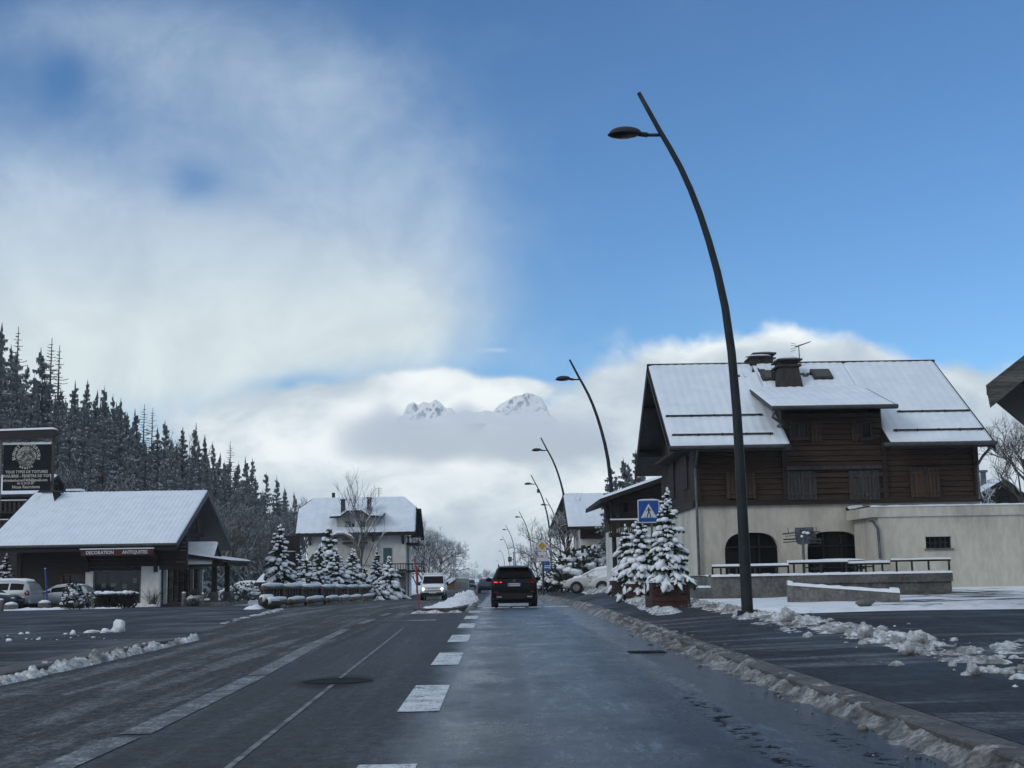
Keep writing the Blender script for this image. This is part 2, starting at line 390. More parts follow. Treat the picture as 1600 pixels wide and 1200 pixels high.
def asphalt(name, kind):
    m = bpy.data.materials.new(name); m.use_nodes = True
    nt = m.node_tree; b = NB(nt); p = nt.nodes['Principled BSDF']
    tc = b.node('ShaderNodeTexCoord').outputs['Object']
    x, y, z = b.xyz(tc)
    grain = b.noise(tc, 30, 4, .8)
    grain2 = b.noise(b.mapping(tc, (1, .55, 1)), 9, 5, .75)
    blotch = b.noise(b.mapping(tc, (.5, .16, 1)), 1.0, 6, .62)
    cloudy = b.noise(b.mapping(tc, (.9, .5, 1)), 1.0, 6, .7)
    streak = b.noise(b.mapping(tc, (2.6, .045, 1)), 1.0, 6, .66, .3)
    g = b.lin(b.ss(grain, .28, .72), 0, 1, .30, 1.9)
    g = b.m('MULTIPLY', g, b.lin(b.ss(grain2, .30, .70), 0, 1, .45, 1.6))
    if kind == 'road':
        # worn dry lane on the left, damp middle, wet lane on the right: zones of the carriageway itself
        xl = b.m('ADD', x, b.m('MULTIPLY', b.m('SUBTRACT', blotch, .5), 1.2))
        dry = b.ss(xl, -2.9, -3.2)
        xr = b.m('ADD', x, b.m('MULTIPLY', b.m('SUBTRACT', cloudy, .5), .8))
        wet = b.ss(xr, -.95, -.45)
        gut = b.ss(b.m('ADD', x, b.m('MULTIPLY', b.m('SUBTRACT', blotch, .5), .9)), 1.95, 2.2)
        tr1 = b.ss(b.m('ABSOLUTE', b.m('SUBTRACT', xr, .05)), .42, .12); tr2 = b.ss(b.m('ABSOLUTE', b.m('SUBTRACT', xr, 1.55)), .36, .10)
        tracks = b.m('ADD', tr1, tr2, clamp=True)
        col = b.mix(dry, (.026, .029, .032), (.050, .054, .057))
        col = b.mix(wet, col, (.012, .016, .021))
        col = b.mix(b.m('MULTIPLY', tracks, b.m('MULTIPLY', wet, .55)), col, (.006, .008, .010))
        lane = b.noise(b.mapping(tc, (1.5, .07, 1)), 1.0, 7, .66, .4)
        pale = b.m('MULTIPLY', b.m('MULTIPLY_ADD', dry, .85, .15), b.ss(b.m('MULTIPLY_ADD', b.m('SUBTRACT', cloudy, .5), .5, lane), .47, .64))
        col = b.mix(b.m('MULTIPLY', pale, .75), col, (.165, .175, .182))
        salt = b.m('MULTIPLY', b.ss(streak, .50, .70), b.m('MULTIPLY_ADD', dry, .55, .22))
        col = b.mix(salt, col, (.12, .127, .132))
        sp = b.ss(b.noise(b.mapping(tc, (4.0, .6, 1)), 1.6, 8, .84), .50, .66)
        frost_or_sheen = b.m('MULTIPLY', b.m('MULTIPLY', sp, wet), b.m('SUBTRACT', .75, b.m('MULTIPLY', tracks, .6)))  # wet sheen between the wheel tracks, painted into the colour as pale streaks
        frost_or_sheen = b.m('MULTIPLY', frost_or_sheen, b.m('SUBTRACT', 1.0, b.m('MULTIPLY', gut, .85)))
        col = b.mix(frost_or_sheen, col, (.15, .185, .23))
        # grey slush film along the gutter and the bare black melt patches beside it
        film = b.m('MULTIPLY', b.ss(b.m('ABSOLUTE', b.m('SUBTRACT', xr, 1.98)), .22, .05), b.m('MULTIPLY', b.ss(y, 12.5, 16.0), b.ss(y, 40.0, 24.0)))
        film = b.m('MULTIPLY', film, b.ss(b.noise(b.mapping(tc, (2, .5, 1)), 2.2, 6, .7), .42, .60))
        col = b.mix(film, col, (.135, .13, .12))
        mk = b.m('MULTIPLY', b.ss(b.m('ABSOLUTE', b.m('SUBTRACT', x, b.m('ADD', 1.84, b.m('MULTIPLY', y, .006)))), .17, .05), b.m('MULTIPLY', b.ss(y, 7.0, 8.5), b.ss(y, 15.2, 13.6)))
        mk2 = b.m('MULTIPLY', b.ss(b.m('ABSOLUTE', b.m('SUBTRACT', x, 2.50)), .16, .05), b.m('MULTIPLY', b.ss(y, 7.5, 8.2), b.ss(y, 11.6, 10.6)))
        melt = b.m('MULTIPLY', b.m('ADD', mk, mk2, clamp=True), b.ss(b.noise(b.mapping(tc, (2.4, 1.7, 1)), 2.6, 7, .72), .50, .57))
        col = b.mix(melt, col, (.010, .008, .005))
        px_, py_ = b.m('MULTIPLY', b.m('ADD', x, 1.95), 1.8), b.m('MULTIPLY', b.m('SUBTRACT', y, 16.6), .75)
        hole = b.ss(b.m('ADD', b.m('MULTIPLY_ADD', px_, px_, b.m('MULTIPLY', py_, py_)), b.m('MULTIPLY', b.m('SUBTRACT', cloudy, .5), 1.2)), 1.0, .25)
        col = b.mix(b.m('MULTIPLY', hole, .8), col, (.010, .010, .010))
        rough = b.m('ADD', b.m('MULTIPLY', dry, .26), .56)
        rough = b.m('SUBTRACT', rough, b.m('MULTIPLY', wet, b.lin(cloudy, .35, .65, .34, .16)))
        rough = b.m('SUBTRACT', rough, b.m('MULTIPLY', gut, .18))
        rough = b.m('ADD', rough, b.m('MULTIPLY', b.m('ADD', melt, film), .4), clamp=True)
        spec = b.m('MULTIPLY_ADD', wet, .46, .14)
        spec = b.m('MULTIPLY', spec, b.m('SUBTRACT', 1.0, b.m('MULTIPLY', b.m('MULTIPLY', tracks, wet), .55)))
        spec = b.m('MULTIPLY', spec, b.m('SUBTRACT', 1.0, b.m('ADD', b.m('MULTIPLY', melt, .95), b.m('MULTIPLY', hole, .6), clamp=True)))
    else:
        d = b.ss(blotch, .38, .66)
        col = b.mix(d, (.012, .0145, .018), (.028, .031, .035))
        sw = b.noise(b.mapping(tc, (.10, .8, 1)), 1.0, 7, .72)
        salt = b.m('MULTIPLY', b.ss(sw, .51, .64), .85)
        col = b.mix(salt, col, (.11, .12, .13))
        rough = b.lin(blotch, .35, .68, .45, .85); spec = b.lin(blotch, .35, .68, .30, .10)
    col = b.mix(1.0, col, b.vec(g, g, g), 'MULTIPLY')
    nt.links.new(col, p.inputs['Base Color']); nt.links.new(rough, p.inputs['Roughness'])
    b.put(p.inputs['Specular IOR Level'], spec)
    bn = b.node('ShaderNodeBump'); bn.inputs['Strength'].default_value = 1.0; bn.inputs['Distance'].default_value = .012
    nt.links.new(b.m('ADD', grain, b.m('MULTIPLY', grain2, 1.5)), bn.inputs['Height']); nt.links.new(bn.outputs[0], p.inputs['Normal'])
    return m
M['asphalt'] = asphalt('road_asphalt', 'road')
M['asphalt2'] = asphalt('yard_asphalt', 'yard')

def worn_paint():
    m = bpy.data.materials.new('worn_road_paint'); m.use_nodes = True
    nt = m.node_tree; b = NB(nt); p = nt.nodes['Principled BSDF']
    tc = b.node('ShaderNodeTexCoord').outputs['Object']
    n = b.m('ADD', b.m('MULTIPLY', b.noise(tc, 26, 4, .75), .6), b.m('MULTIPLY', b.noise(tc, 3.0, 4, .6), .4))
    x, y, z = b.xyz(tc)
    lo = b.lin(b.ss(x, -2.6, -2.2), 0, 1, .485, .40)
    c = b.mix(b.ss(n, lo, b.m('ADD', lo, .12)), (.05, .054, .057), b.mix(b.ss(x, -2.6, -2.2), (.32, .34, .35), (.62, .65, .67)))
    nt.links.new(c, p.inputs['Base Color']); p.inputs['Roughness'].default_value = .6
    return m
M['paint'] = worn_paint()

# ------------------------------------------------------------------ terrain heights
def interp(tab, x):
    if x <= tab[0][0]: return tab[0][1]
    for (a, va), (b, vb) in zip(tab, tab[1:]):
        if x <= b:
            t = (x-a)/(b-a); t = t*t*(3-2*t); return va+(vb-va)*t
    return tab[-1][1]
ZROAD = [(0, 0), (40, 0), (110, -.55), (400, -2.0), (2000, -2.0)]
ZRIGHT = [(0, .12), (10, .13), (20, .20), (30, .30), (38, .43), (46, .57), (52, .76), (60, .70), (66, .40), (81, .05), (104, -.05), (150, -.6), (400, -2.0), (2000, -2.0)]
def road_z(Y): return interp(ZROAD, Y)
def hill_z(X, Y):
    t = min(1, max(0, (Y-112)/35)); t = t*t*(3-2*t)
    return .37*max(0.0, -X-33)*t*min(1, max(0, (420-Y)/120))
def gz(X, Y, kerb=True):
    zr = road_z(Y)
    if X > 3.05:
        z1 = zr+.12; z2 = interp(ZRIGHT, Y); t = min(1, max(0, (X-3.4)/2.4))
        return z1+(z2-z1)*t
    if X < -6.3 and kerb:
        return zr + .09*min(1, max(0, (30-Y)/3.5)) + hill_z(X, Y)
    return zr + hill_z(X, Y)
def ground(px, py):
    d = ray(px, py); lo, hi = 2.0, 900.0
    f = lambda t: (CAMZ+d.z*t) - gz(d.x*t, d.y*t)
    t = 2.0
    while t < 900 and f(t) > 0: t *= 1.03
    lo, hi = t/1.03, t
    for _ in range(30):
        mid = (lo+hi)/2
        if f(mid) > 0: lo = mid
        else: hi = mid
    return Vector((0, 0, CAMZ))+d*lo

YS = [-12, -6, -2, 0, 2, 4] + [4+1.0*i for i in range(1, 32)] + [36+1.5*i for i in range(50)] + [112+5*i for i in range(14)] + [185+15*i for i in range(16)] + [430, 480, 560, 700, 900, 1300, 2000, 4000]
def sheet(name, xl, xr, y0, y1, dz, m, nx=8, text=None, cat=None, kind='structure', zf=None, drop=False):
    ys = [y0] + [y for y in YS if y0 < y < y1] + [y1]
    b = MB(); b.smooth = True
    n = nx
    def fn(a, c):
        Y = ys[min(len(ys)-1, int(round(a*(len(ys)-1))))]
        l = xl(Y) if callable(xl) else xl; r = xr(Y) if callable(xr) else xr
        X = l+(r-l)*c
        return (X, Y, (zf(X, Y) if zf else gz(X, Y))+dz)
    b.grid(fn, len(ys), n)
    b.f = [tuple(reversed(f)) for f in b.f]
    return b.build(name, m, text=text, cat=cat, kind=kind)

# ------------------------------------------------------------------ ground, road, pavements
def ground_sheet():
    xs = [-600, -300, -180, -120] + [-100+4*i for i in range(16)] + [-38+2*i for i in range(14)] + [-10.5+.75*i for i in range(32)] + [14+2*i for i in range(8)] + [32, 40, 60, 100, 200, 400, 900]
    b = MB(); b.smooth = True
    ny = len(YS)
    b.grid(lambda a, c: (xs[int(round(c*(len(xs)-1)))], YS[int(round(a*(ny-1)))],
           (lambda X, Y: min(gz(X, Y, False), gz(X, Y)) - (.07 if X < 9 else .035 if X < 60 else .035) - (.06 if 2.2 < X < 4.0 else 0))(xs[int(round(c*(len(xs)-1)))], YS[int(round(a*(ny-1)))])), ny, len(xs))
    b.f = [tuple(reversed(f)) for f in b.f]
    return b.build('ground', M['snow_ground'], kind='structure', text='snow covered valley ground', cat='ground')
def snow_ground_mat():
    m = bpy.data.materials.new('patchy_ground_snow'); m.use_nodes = True
    nt = m.node_tree; b = NB(nt); p = nt.nodes['Principled BSDF']
    tc = b.node('ShaderNodeTexCoord').outputs['Object']
    n = b.noise(b.mapping(tc, (.35, .9, 1)), 1.0, 7, .68)
    n2 = b.noise(tc, .12, 3, .5)
    t = b.lin(n2, .35, .65, .535, .66)
    gx, gy, _g = b.xyz(tc)
    rut = b.m('MULTIPLY', b.m('MULTIPLY', b.ss(gx, 7.5, 10), b.ss(gx, 30, 22)), b.m('MULTIPLY', b.ss(gy, 31, 33), b.ss(gy, 46, 42)))
    t = b.m('SUBTRACT', t, b.m('MULTIPLY', rut, .10))
    c = b.mix(b.ss(n, t, b.m('ADD', t, .05)), (.78, .81, .85), (.055, .06, .065))
    nt.links.new(c, p.inputs['Base Color']); p.inputs['Roughness'].default_value = .7
    bn = b.node('ShaderNodeBump'); bn.inputs['Strength'].default_value = .7; bn.inputs['Distance'].default_value = .06
    nt.links.new(b.noise(tc, 2.4, 6, .65), bn.inputs['Height']); nt.links.new(bn.outputs[0], p.inputs['Normal'])
    return m
M['snow_ground'] = snow_ground_mat()
ground_sheet()
def road_l(Y):
    return -6.32 if Y < 26 else (-6.32-2.6*min(1, (Y-26)/30.0) if Y < 110 else -8.9+2.4*min(1, (Y-110)/60))
sheet('road', road_l, 3.08, -12, 900, 0.0, M['asphalt'], 14, 'wet asphalt main road', 'road', zf=lambda X, Y: road_z(Y))
# left kerb stone and the asphalt forecourt behind it
sheet('forecourt', lambda Y: -75 if Y < 100 else -34, lambda Y: -6.78 if Y < 26.5 else road_l(Y)-.0, 6, 84, .004, M['asphalt2'], 20, 'wet asphalt forecourt left of the road', 'forecourt')
def kerb_strip(name, x0, x1, y0, y1, hz, text, taper=None):
    b = MB(); ys = [y for y in YS if y0 <= y <= y1]
    sec = [(x0, -.1), (x0, 1), (x0+.02 if x1 > x0 else x0-.02, 1.12), (x1, 1.12), (x1, -.1)]
    def h(Y): return hz*(min(1, max(.08, (taper-Y)/4)) if taper else 1)
    for s0, s1 in zip(sec, sec[1:]):
        b.grid(lambda a, c: (s0[0]+(s1[0]-s0[0])*c, ys[int(round(a*(len(ys)-1)))], road_z(ys[int(round(a*(len(ys)-1)))]) + h(ys[int(round(a*(len(ys)-1)))])*(s0[1]+(s1[1]-s0[1])*c)), len(ys), 2)
    return b.build(name, M['kerb'], kind='structure', text=text, cat='kerb')
kerb_strip('kerb', 3.02, 3.30, -2, 112, .115, 'stone kerb along the right pavement')
kerb_strip('kerb', -6.30, -6.82, 3, 29, .095, 'stone kerb with a rounded end on the left of the road', taper=30.5)
sheet('pavement', 3.30, lambda Y: 5.35, -4, 120, .012, M['asphalt2'], 6, 'wet asphalt pavement along the right kerb', 'pavement')
# car park on the right: its far edge follows the ploughed line
def pk_far(X): return 29.2+.10*(X-6)+.4*math.sin(X*.9)
def parking():
    b = MB(); b.smooth = True
    b.grid(lambda a, c: (lambda X: (X, 3+(pk_far(X)-3)*a, gz(X, 3+(pk_far(X)-3)*a)+.008))(5.3+30*c), 46, 40)
    b.f = [tuple(reversed(f)) for f in b.f]
    return b.build('car_park', M['asphalt2'], kind='structure', text='wet asphalt car park in front of the chalet', cat='car park')
parking()

# painted markings
def strip(b, p0, p1, w0, w1=None, dz=.006, n=4):
    w1 = w1 or w0
    for i in range(n):
        q = []
        for t in (i/n, (i+1)/n):
            x = p0[0]+(p1[0]-p0[0])*t; y = p0[1]+(p1[1]-p0[1])*t; w = w0+(w1-w0)*t
            q.append(((x-w/2, y, road_z(y)+dz), (x+w/2, y, road_z(y)+dz)))
        b.quad(q[0][0], q[0][1], q[1][1], q[1][0])
mk = MB()
for k in range(-1, 9):
    y = 12.8+6.5*k
    if y > 50: break
    strip(mk, (-.74, y), (-.74, y+3.0), .39)
for y in (56.5, 63, 69.5, 76, 83, 90, 97, 104): strip(mk, (-.66, y), (-.66, y+3), .30)
for (a, c) in (((-3.02, 6.5), (-3.0, 11.2)), ((-2.98, 11.4), (-3.1, 17.8)), ((-3.12, 18.0), (-3.42, 26)), ((-3.44, 26.2), (-3.62, 33)), ((-3.62, 36.5), (-3.64, 40)), ((-3.64, 43.5), (-3.66, 47))):
    strip(mk, a, c, .27 if a[1] < 26 else .22, n=8)
for x in (-.55, .02, .62, 1.25, 1.85, 2.4): 
    b0 = mk; strip(b0, (x+.25, 52.4), (x+.25, 55.6), .5)
strip(mk, (-.95, 46.4), (.25, 46.4), .01) if False else mk.box(-.98, .2, 46.3, 46.62, .004, .0065)
mk.box(-3.5, -1.7, 38.4, 38.75, .004, .0065); mk.box(-4.6, -3.7, 46, 46.3, .004, .0065)
mk.build('road_markings', M['paint'], kind='structure', text='worn white road markings', cat='road marking')
seam = MB()
M['seam'] = mat('salted_seam', (.19, .20, .21), (.08, .085, .09), rough=.8, scale=3, lo=.42, hi=.6)
for (a, c) in (((-1.72, 5.5), (-1.80, 9)), ((-1.80, 9), (-1.93, 16.2)), ((-1.96, 17.2), (-2.08, 24)), ((-2.08, 24), (-2.25, 33))):
    strip(seam, a, c, .05, dz=.005, n=6)
seam.build('road_seam', M['seam'], kind='structure', text='pale seam between two asphalt lanes', cat='road marking')
cvr = MB(); cvr.lathe([(.0, .004), (.33, .0045), (.36, .009), (.40, .009), (.43, .003)], 28, c=(-1.93, 16.7, 0)); cvr.smooth = True
cvr.build('manhole_cover', M['manhole'], text='round wet manhole cover sunk in the turning lane', cat='manhole cover')
wet = MB()
dr = MB(); dr.box(-6.02, -5.55, 15.15, 15.5, .003, .012)
dr.build('drain_grate', M['manhole'], text='dark drain grate in the gutter by the left kerb', cat='drain')
gr2 = MB(); gr2.box(2.05, 2.62, 21.2, 21.75, .003, .011)
for i in range(5): gr2.box(2.09+.105*i, 2.14+.105*i, 21.25, 21.7, .010, .016)
gr2.build('drain_grate', M['manhole'], text='dark drain grate at the edge of the right slush', cat='drain')

# ------------------------------------------------------------------ snow and slush lying about
def snow_bank(name, path, hw, hgt, m, text, seed=0, res=.07, kind='stuff', base=None, rough=1.0, fr=1.0, cat='snow', thr=.0, edge=.75):
    """bumpy strip of snow following path [(x,y)], half width / height may be lists"""
    P = [Vector((p[0], p[1])) for p in path]
    L = [0]
    for a, c in zip(P, P[1:]): L.append(L[-1]+(c-a).length)
    def pick(v, s):
        if not hasattr(v, '__len__'): return v
        t = s/L[-1]*(len(v)-1); i = min(len(v)-2, int(t)); return v[i]+(v[i+1]-v[i])*(t-i)
    def pos(s):
        for i in range(len(P)-1):
            if s <= L[i+1] or i == len(P)-2:
                t = (s-L[i])/(L[i+1]-L[i]); d = (P[i+1]-P[i]).normalized()
                return P[i]+(P[i+1]-P[i])*t, Vector((-d.y, d.x))
    na = max(6, min(720, int(L[-1]/res))); wmax = max(hw) if hasattr(hw, '__len__') else hw
    nb = max(7, min(40, int(2*wmax/res)))
    b = MB(); b.smooth = True
    def fn(a, c):
        s = a*L[-1]; p, nrm = pos(s); t = c*2-1
        w = pick(hw, s); x = p.x+nrm.x*t*w; y = p.y+nrm.y*t*w
        q = Vector((x, y, seed*7.3))
        prof = 1-abs(t)**2.2
        endf = min(1, min(a, 1-a)*L[-1]/(wmax*.8)+.05)
        n1 = mn.fractal(q*1.3*fr, 1.0, 2.0, 4); n2 = mn.fractal(q*4.2*fr, 1.0, 2.1, 4); n3 = mn.fractal(q*13*fr, 1.0, 2.0, 2)
        h = pick(hgt, s)
        z = h*(prof*endf*(.85+.75*rough*n1)+.40*rough*n2+.26*rough*n3 - thr) - edge*h*(abs(t)**4)*.9 - .02 - (1-endf)*h*.7
        g = base(x, y) if base else gz(x, y)
        return (x, y, g+max(z, -.06))
    b.grid(fn, na, nb)
    return b.build(name, m, kind=kind, text=text, cat=cat)
rz = lambda x, y: road_z(y)+.115*min(1, max(0, (x-2.86)/.22))
snow_bank('slush', [(2.88, 8.2), (2.96, 11), (3.0, 15), (3.02, 21), (3.08, 28), (3.14, 38)], [.24, .34, .42, .44, .40, .34], [.018, .03, .042, .05, .055, .055], M['slush'], 'dirty slush ploughed against the right kerb', 1, .042, base=rz, rough=2.0, thr=.30, fr=1.9)
snow_bank('slush', [(3.12, 37), (3.1, 50), (3.15, 66), (3.3, 100)], [.36, .42, .46, .5], [.08, .09, .10, .11], M['slush'], 'dirty slush along the far stretch of the right kerb', 2, .14, base=rz, rough=1.4, thr=.1, fr=1.3)
snow_bank('slush', [(2.55, 6.0), (2.80, 7.4), (2.95, 9.0)], [.30, .42, .34], [.03, .045, .045], M['slush'], 'brown slush by the nearest stretch of kerb', 3, .04, base=rz, rough=1.8, thr=.25, fr=2.0)
snow_bank('slush', [(3.02, 5.2), (3.08, 8), (3.10, 11), (3.12, 14)], [.22, .26, .24, .18], [.022, .03, .032, .03], M['slush'], 'brown slush lying over the near kerb stone', 17, .04, base=lambda x, y: road_z(y)+.115*min(1, max(0, (x-2.90)/.13)), rough=2.0, thr=.30, fr=2.0)
snow_bank('slush', [(3.45, 7.2), (3.8, 9.0), (4.0, 10.2)], .28, .03, M['slush'], 'thin slush on the near pavement', 4, .05, rough=1.8, thr=.45, fr=2.0)
snow_bank('snow', [(-6.14, 6), (-6.19, 13), (-6.20, 20), (-6.27, 28.8)], [.09, .13, .14, .11], [.07, .10, .10, .07], M['dirty_snow'], 'crust of snow along the left kerb', 6, .036, base=lambda x, y: road_z(y)+.03, rough=1.9, thr=.08, fr=1.8)
snow_bank('snow', [(-7.4, 34), (-8.6, 52), (-9.4, 60)], [.2, .35, .3], [.03, .05, .06], M['dirty_snow'], 'thin snow at the forecourt edge', 7, .2, rough=1.6, thr=.35)
snow_bank('snow', [(5.25, 12.4), (5.45, 16), (5.85, 20), (5.75, 25), (5.6, 30), (5.3, 36), (5.0, 44)], [.35, .60, .85, .7, .5, .55, .6], [.04, .06, .08, .085, .09, .10, .11], M['dirty_snow'], 'ploughed snow between pavement and car park', 8, .05, rough=1.9, thr=.34, fr=1.6)
snow_bank('snow', [(5.9, 15.5), (6.7, 18.0), (7.6, 19.6)], [.25, .45, .3], [.03, .045, .04], M['dirty_snow'], 'thin spread of snow on the car park', 9, .06, rough=1.9, thr=.38, fr=1.6)
snow_bank('snow', [(4.9, 22), (5.1, 26), (5.2, 30)], [.3, .4, .35], [.03, .04, .04], M['dirty_snow'], 'thin patches of snow on the pavement edge', 16, .07, rough=2.0, thr=.45, fr=1.6)
snow_bank('snow', [(5.45, 12.9), (5.8, 13.5), (6.3, 13.9)], [.30, .50, .35], [.10, .15, .13], M['dirty_snow'], 'lumpy snow heap at the car park corner', 10, .04, rough=1.7, fr=2.0, thr=.05)
snow_bank('snow', [(4.2, 33), (4.5, 42), (5.0, 56), (5.3, 75)], [.45, .5, .6, .7], [.10, .12, .15, .17], M['dirty_snow'], 'snow bank along the planters', 11, .11, rough=1.6, thr=.12, fr=1.4)
snow_bank('snow', [(5.6, 32.2), (8, 31.4), (11, 31.2), (14.5, 31.3)], [.5, 1.0, .9, .5], [.05, .07, .07, .06], M['snow'], 'fresh snow edge of the car park', 12, .12, rough=1.3, thr=.12, fr=1.3)
snow_bank('snow', [(10.5, 33.5), (14, 34.0), (19, 34.5)], [.5, .9, 1.0], [.04, .06, .06], M['snow'], 'snow ledge in front of the garage', 13, .14, rough=1.6, thr=.25)
snow_bank('snow', [(-31, 75), (-26, 76.2), (-21, 78)], [.8, .9, .5], [.10, .12, .10], M['snow'], 'snow strip in front of the antique shop', 14, .16, rough=1.0, thr=.0)
snow_bank('snow', [(-33, 71), (-29, 72.5), (-26.5, 74.5)], [.7, .9, .5], [.08, .10, .08], M['snow'], 'snow beside the parked minivan', 15, .16, rough=1.2, thr=.1)
def crumbs(text, path, spread, n, rmax, m, seed):
    """loose crumbs of ploughed snow, too many to count"""
    r = random.Random(seed); b = MB(); b.smooth = True
    for i in range(n):
        k = r.uniform(0, len(path)-1.001); j = int(k); t = k-j
        x = path[j][0]+(path[j+1][0]-path[j][0])*t+r.gauss(0, spread); y = path[j][1]+(path[j+1][1]-path[j][1])*t+r.gauss(0, spread)
        q = rmax*(.18+.82*r.random()**3)
        b.blob((x, y, gz(x, y)+q*.22), (q*r.uniform(.8, 1.3), q*r.uniform(.8, 1.3), q*r.uniform(.5, .9)), seed+i, .5, 1.8, 8, 6)
    return b.build('snow', m, kind='stuff', text=text, cat='snow')
crumbs('loose snow crumbs along the car park bank', [(5.2, 12.5), (5.5, 16), (5.9, 20), (5.8, 25), (5.6, 30)], .42, 190, .085, M['dirty_snow'], 5)
crumbs('loose slush crumbs along the right kerb', [(2.9, 8.5), (3.0, 14), (3.05, 22), (3.1, 34)], .20, 150, .045, M['slush'], 6)
crumbs('loose snow crumbs on the left forecourt', [(-13.5, 33), (-11, 31), (-8, 30)], 1.0, 60, .05, M['snow'], 7)
crumbs('loose snow crumbs along the left kerb', [(-6.25, 8), (-6.25, 16), (-6.3, 28)], .12, 130, .05, M['dirty_snow'], 8)
# lumps one can count
def lump(x, y, r, text, m='dirty_snow', seed=0, z=0.0):
    b = MB(); b.smooth = True
    b.blob((0, 0, r[2]*.45), r, seed, .45, 1.7, 14, 9)
    return b.build('snow_lump', M[m], loc=(x, y, gz(x, y)+z), text=text, cat='snow lump', group='snow lumps on the ground')
g = ground(1230, 975); lump(g.x, g.y, (.13, .11, .16), 'grey pointed snow lump near the foot of the tallest lamp', seed=1, z=.06)
g = ground(1353, 1002); lump(g.x, g.y, (.11, .10, .13), 'dark based snow lump on the bank before the car park', seed=2, z=.06)
g = ground(1434, 1010); lump(g.x, g.y, (.15, .13, .12), 'broad snow lump at the car park end of the bank', seed=3, z=.03)
g = ground(1418, 1025); lump(g.x, g.y, (.10, .09, .10), 'small round snow lump in front of the broad lump', seed=4, z=.03)
g = ground(1521, 1055); lump(g.x, g.y, (.06, .12, .08), 'narrow snow lump left of the corner heap', seed=5)
g = ground(185, 988); lump(g.x, g.y, (.17, .16, .19), 'largest white snow lump on the left forecourt', 'snow', 6)
g = ground(165, 989); lump(g.x, g.y, (.13, .10, .07), 'flat snow lump beside the largest forecourt lump', 'snow', 7)
g = ground(143, 989); lump(g.x, g.y, (.17, .10, .05), 'long low snow lump on the left forecourt', 'snow', 8)
g = ground(114, 992); lump(g.x, g.y, (.07, .06, .07), 'small snow ball left of the forecourt lumps', 'snow', 9)
g = ground(14, 1003); lump(g.x, g.y, (.06, .06, .05), 'lone little snow ball at the left of the forecourt', 'snow', 10)
g = ground(1352, 945); lump(g.x, g.y, (.22, .1, .09), 'dark stone lying on the snow edge of the car park', 'concrete', 11)['category'] = 'stone'
g = ground(345, 940); 

# traffic island
def island():
    b = MB(); out = []
    L = [(-1.35, 46.7), (-1.15, 50), (-1.05, 70), (-1.1, 88), (-1.5, 92), (-2.2, 88), (-2.75, 70), (-2.95, 52), (-2.88, 47.6), (-2.4, 46.5)]
    L = [(x, y, road_z(y)-.05) for x, y in L]
    b.prism(L, (0, 0, .19))
    b.build('traffic_island', M['kerb'], kind='structure', text='kerbed traffic island in the middle of the road', cat='traffic island')
    zz = lambda x, y: road_z(y)+.12
    snow_bank('snow', [(-2.05, 46.7), (-1.98, 50), (-1.8, 56), (-1.7, 70), (-1.7, 91)], [.70, .80, .75, .70, .5], [.06, .12, .22, .32, .32], M['snow'], 'heaped snow on the traffic island', 21, .12, base=zz, rough=1.6, fr=1.3)
    snow_bank('slush', [(-3.0, 46.0), (-2, 45.9), (-1.1, 46.4)], .28, .07, M['dirty_snow'], 'slush in front of the traffic island', 22, .08, base=lambda x, y: road_z(y), rough=1.2, thr=.1)
    snow_bank('slush', [(-1.0, 47.5), (-.95, 60), (-.95, 80)], .16, .09, M['slush'], 'slush at the side of the traffic island', 23, .12, base=lambda x, y: road_z(y), rough=1.5, thr=.12, fr=1.4)
island()

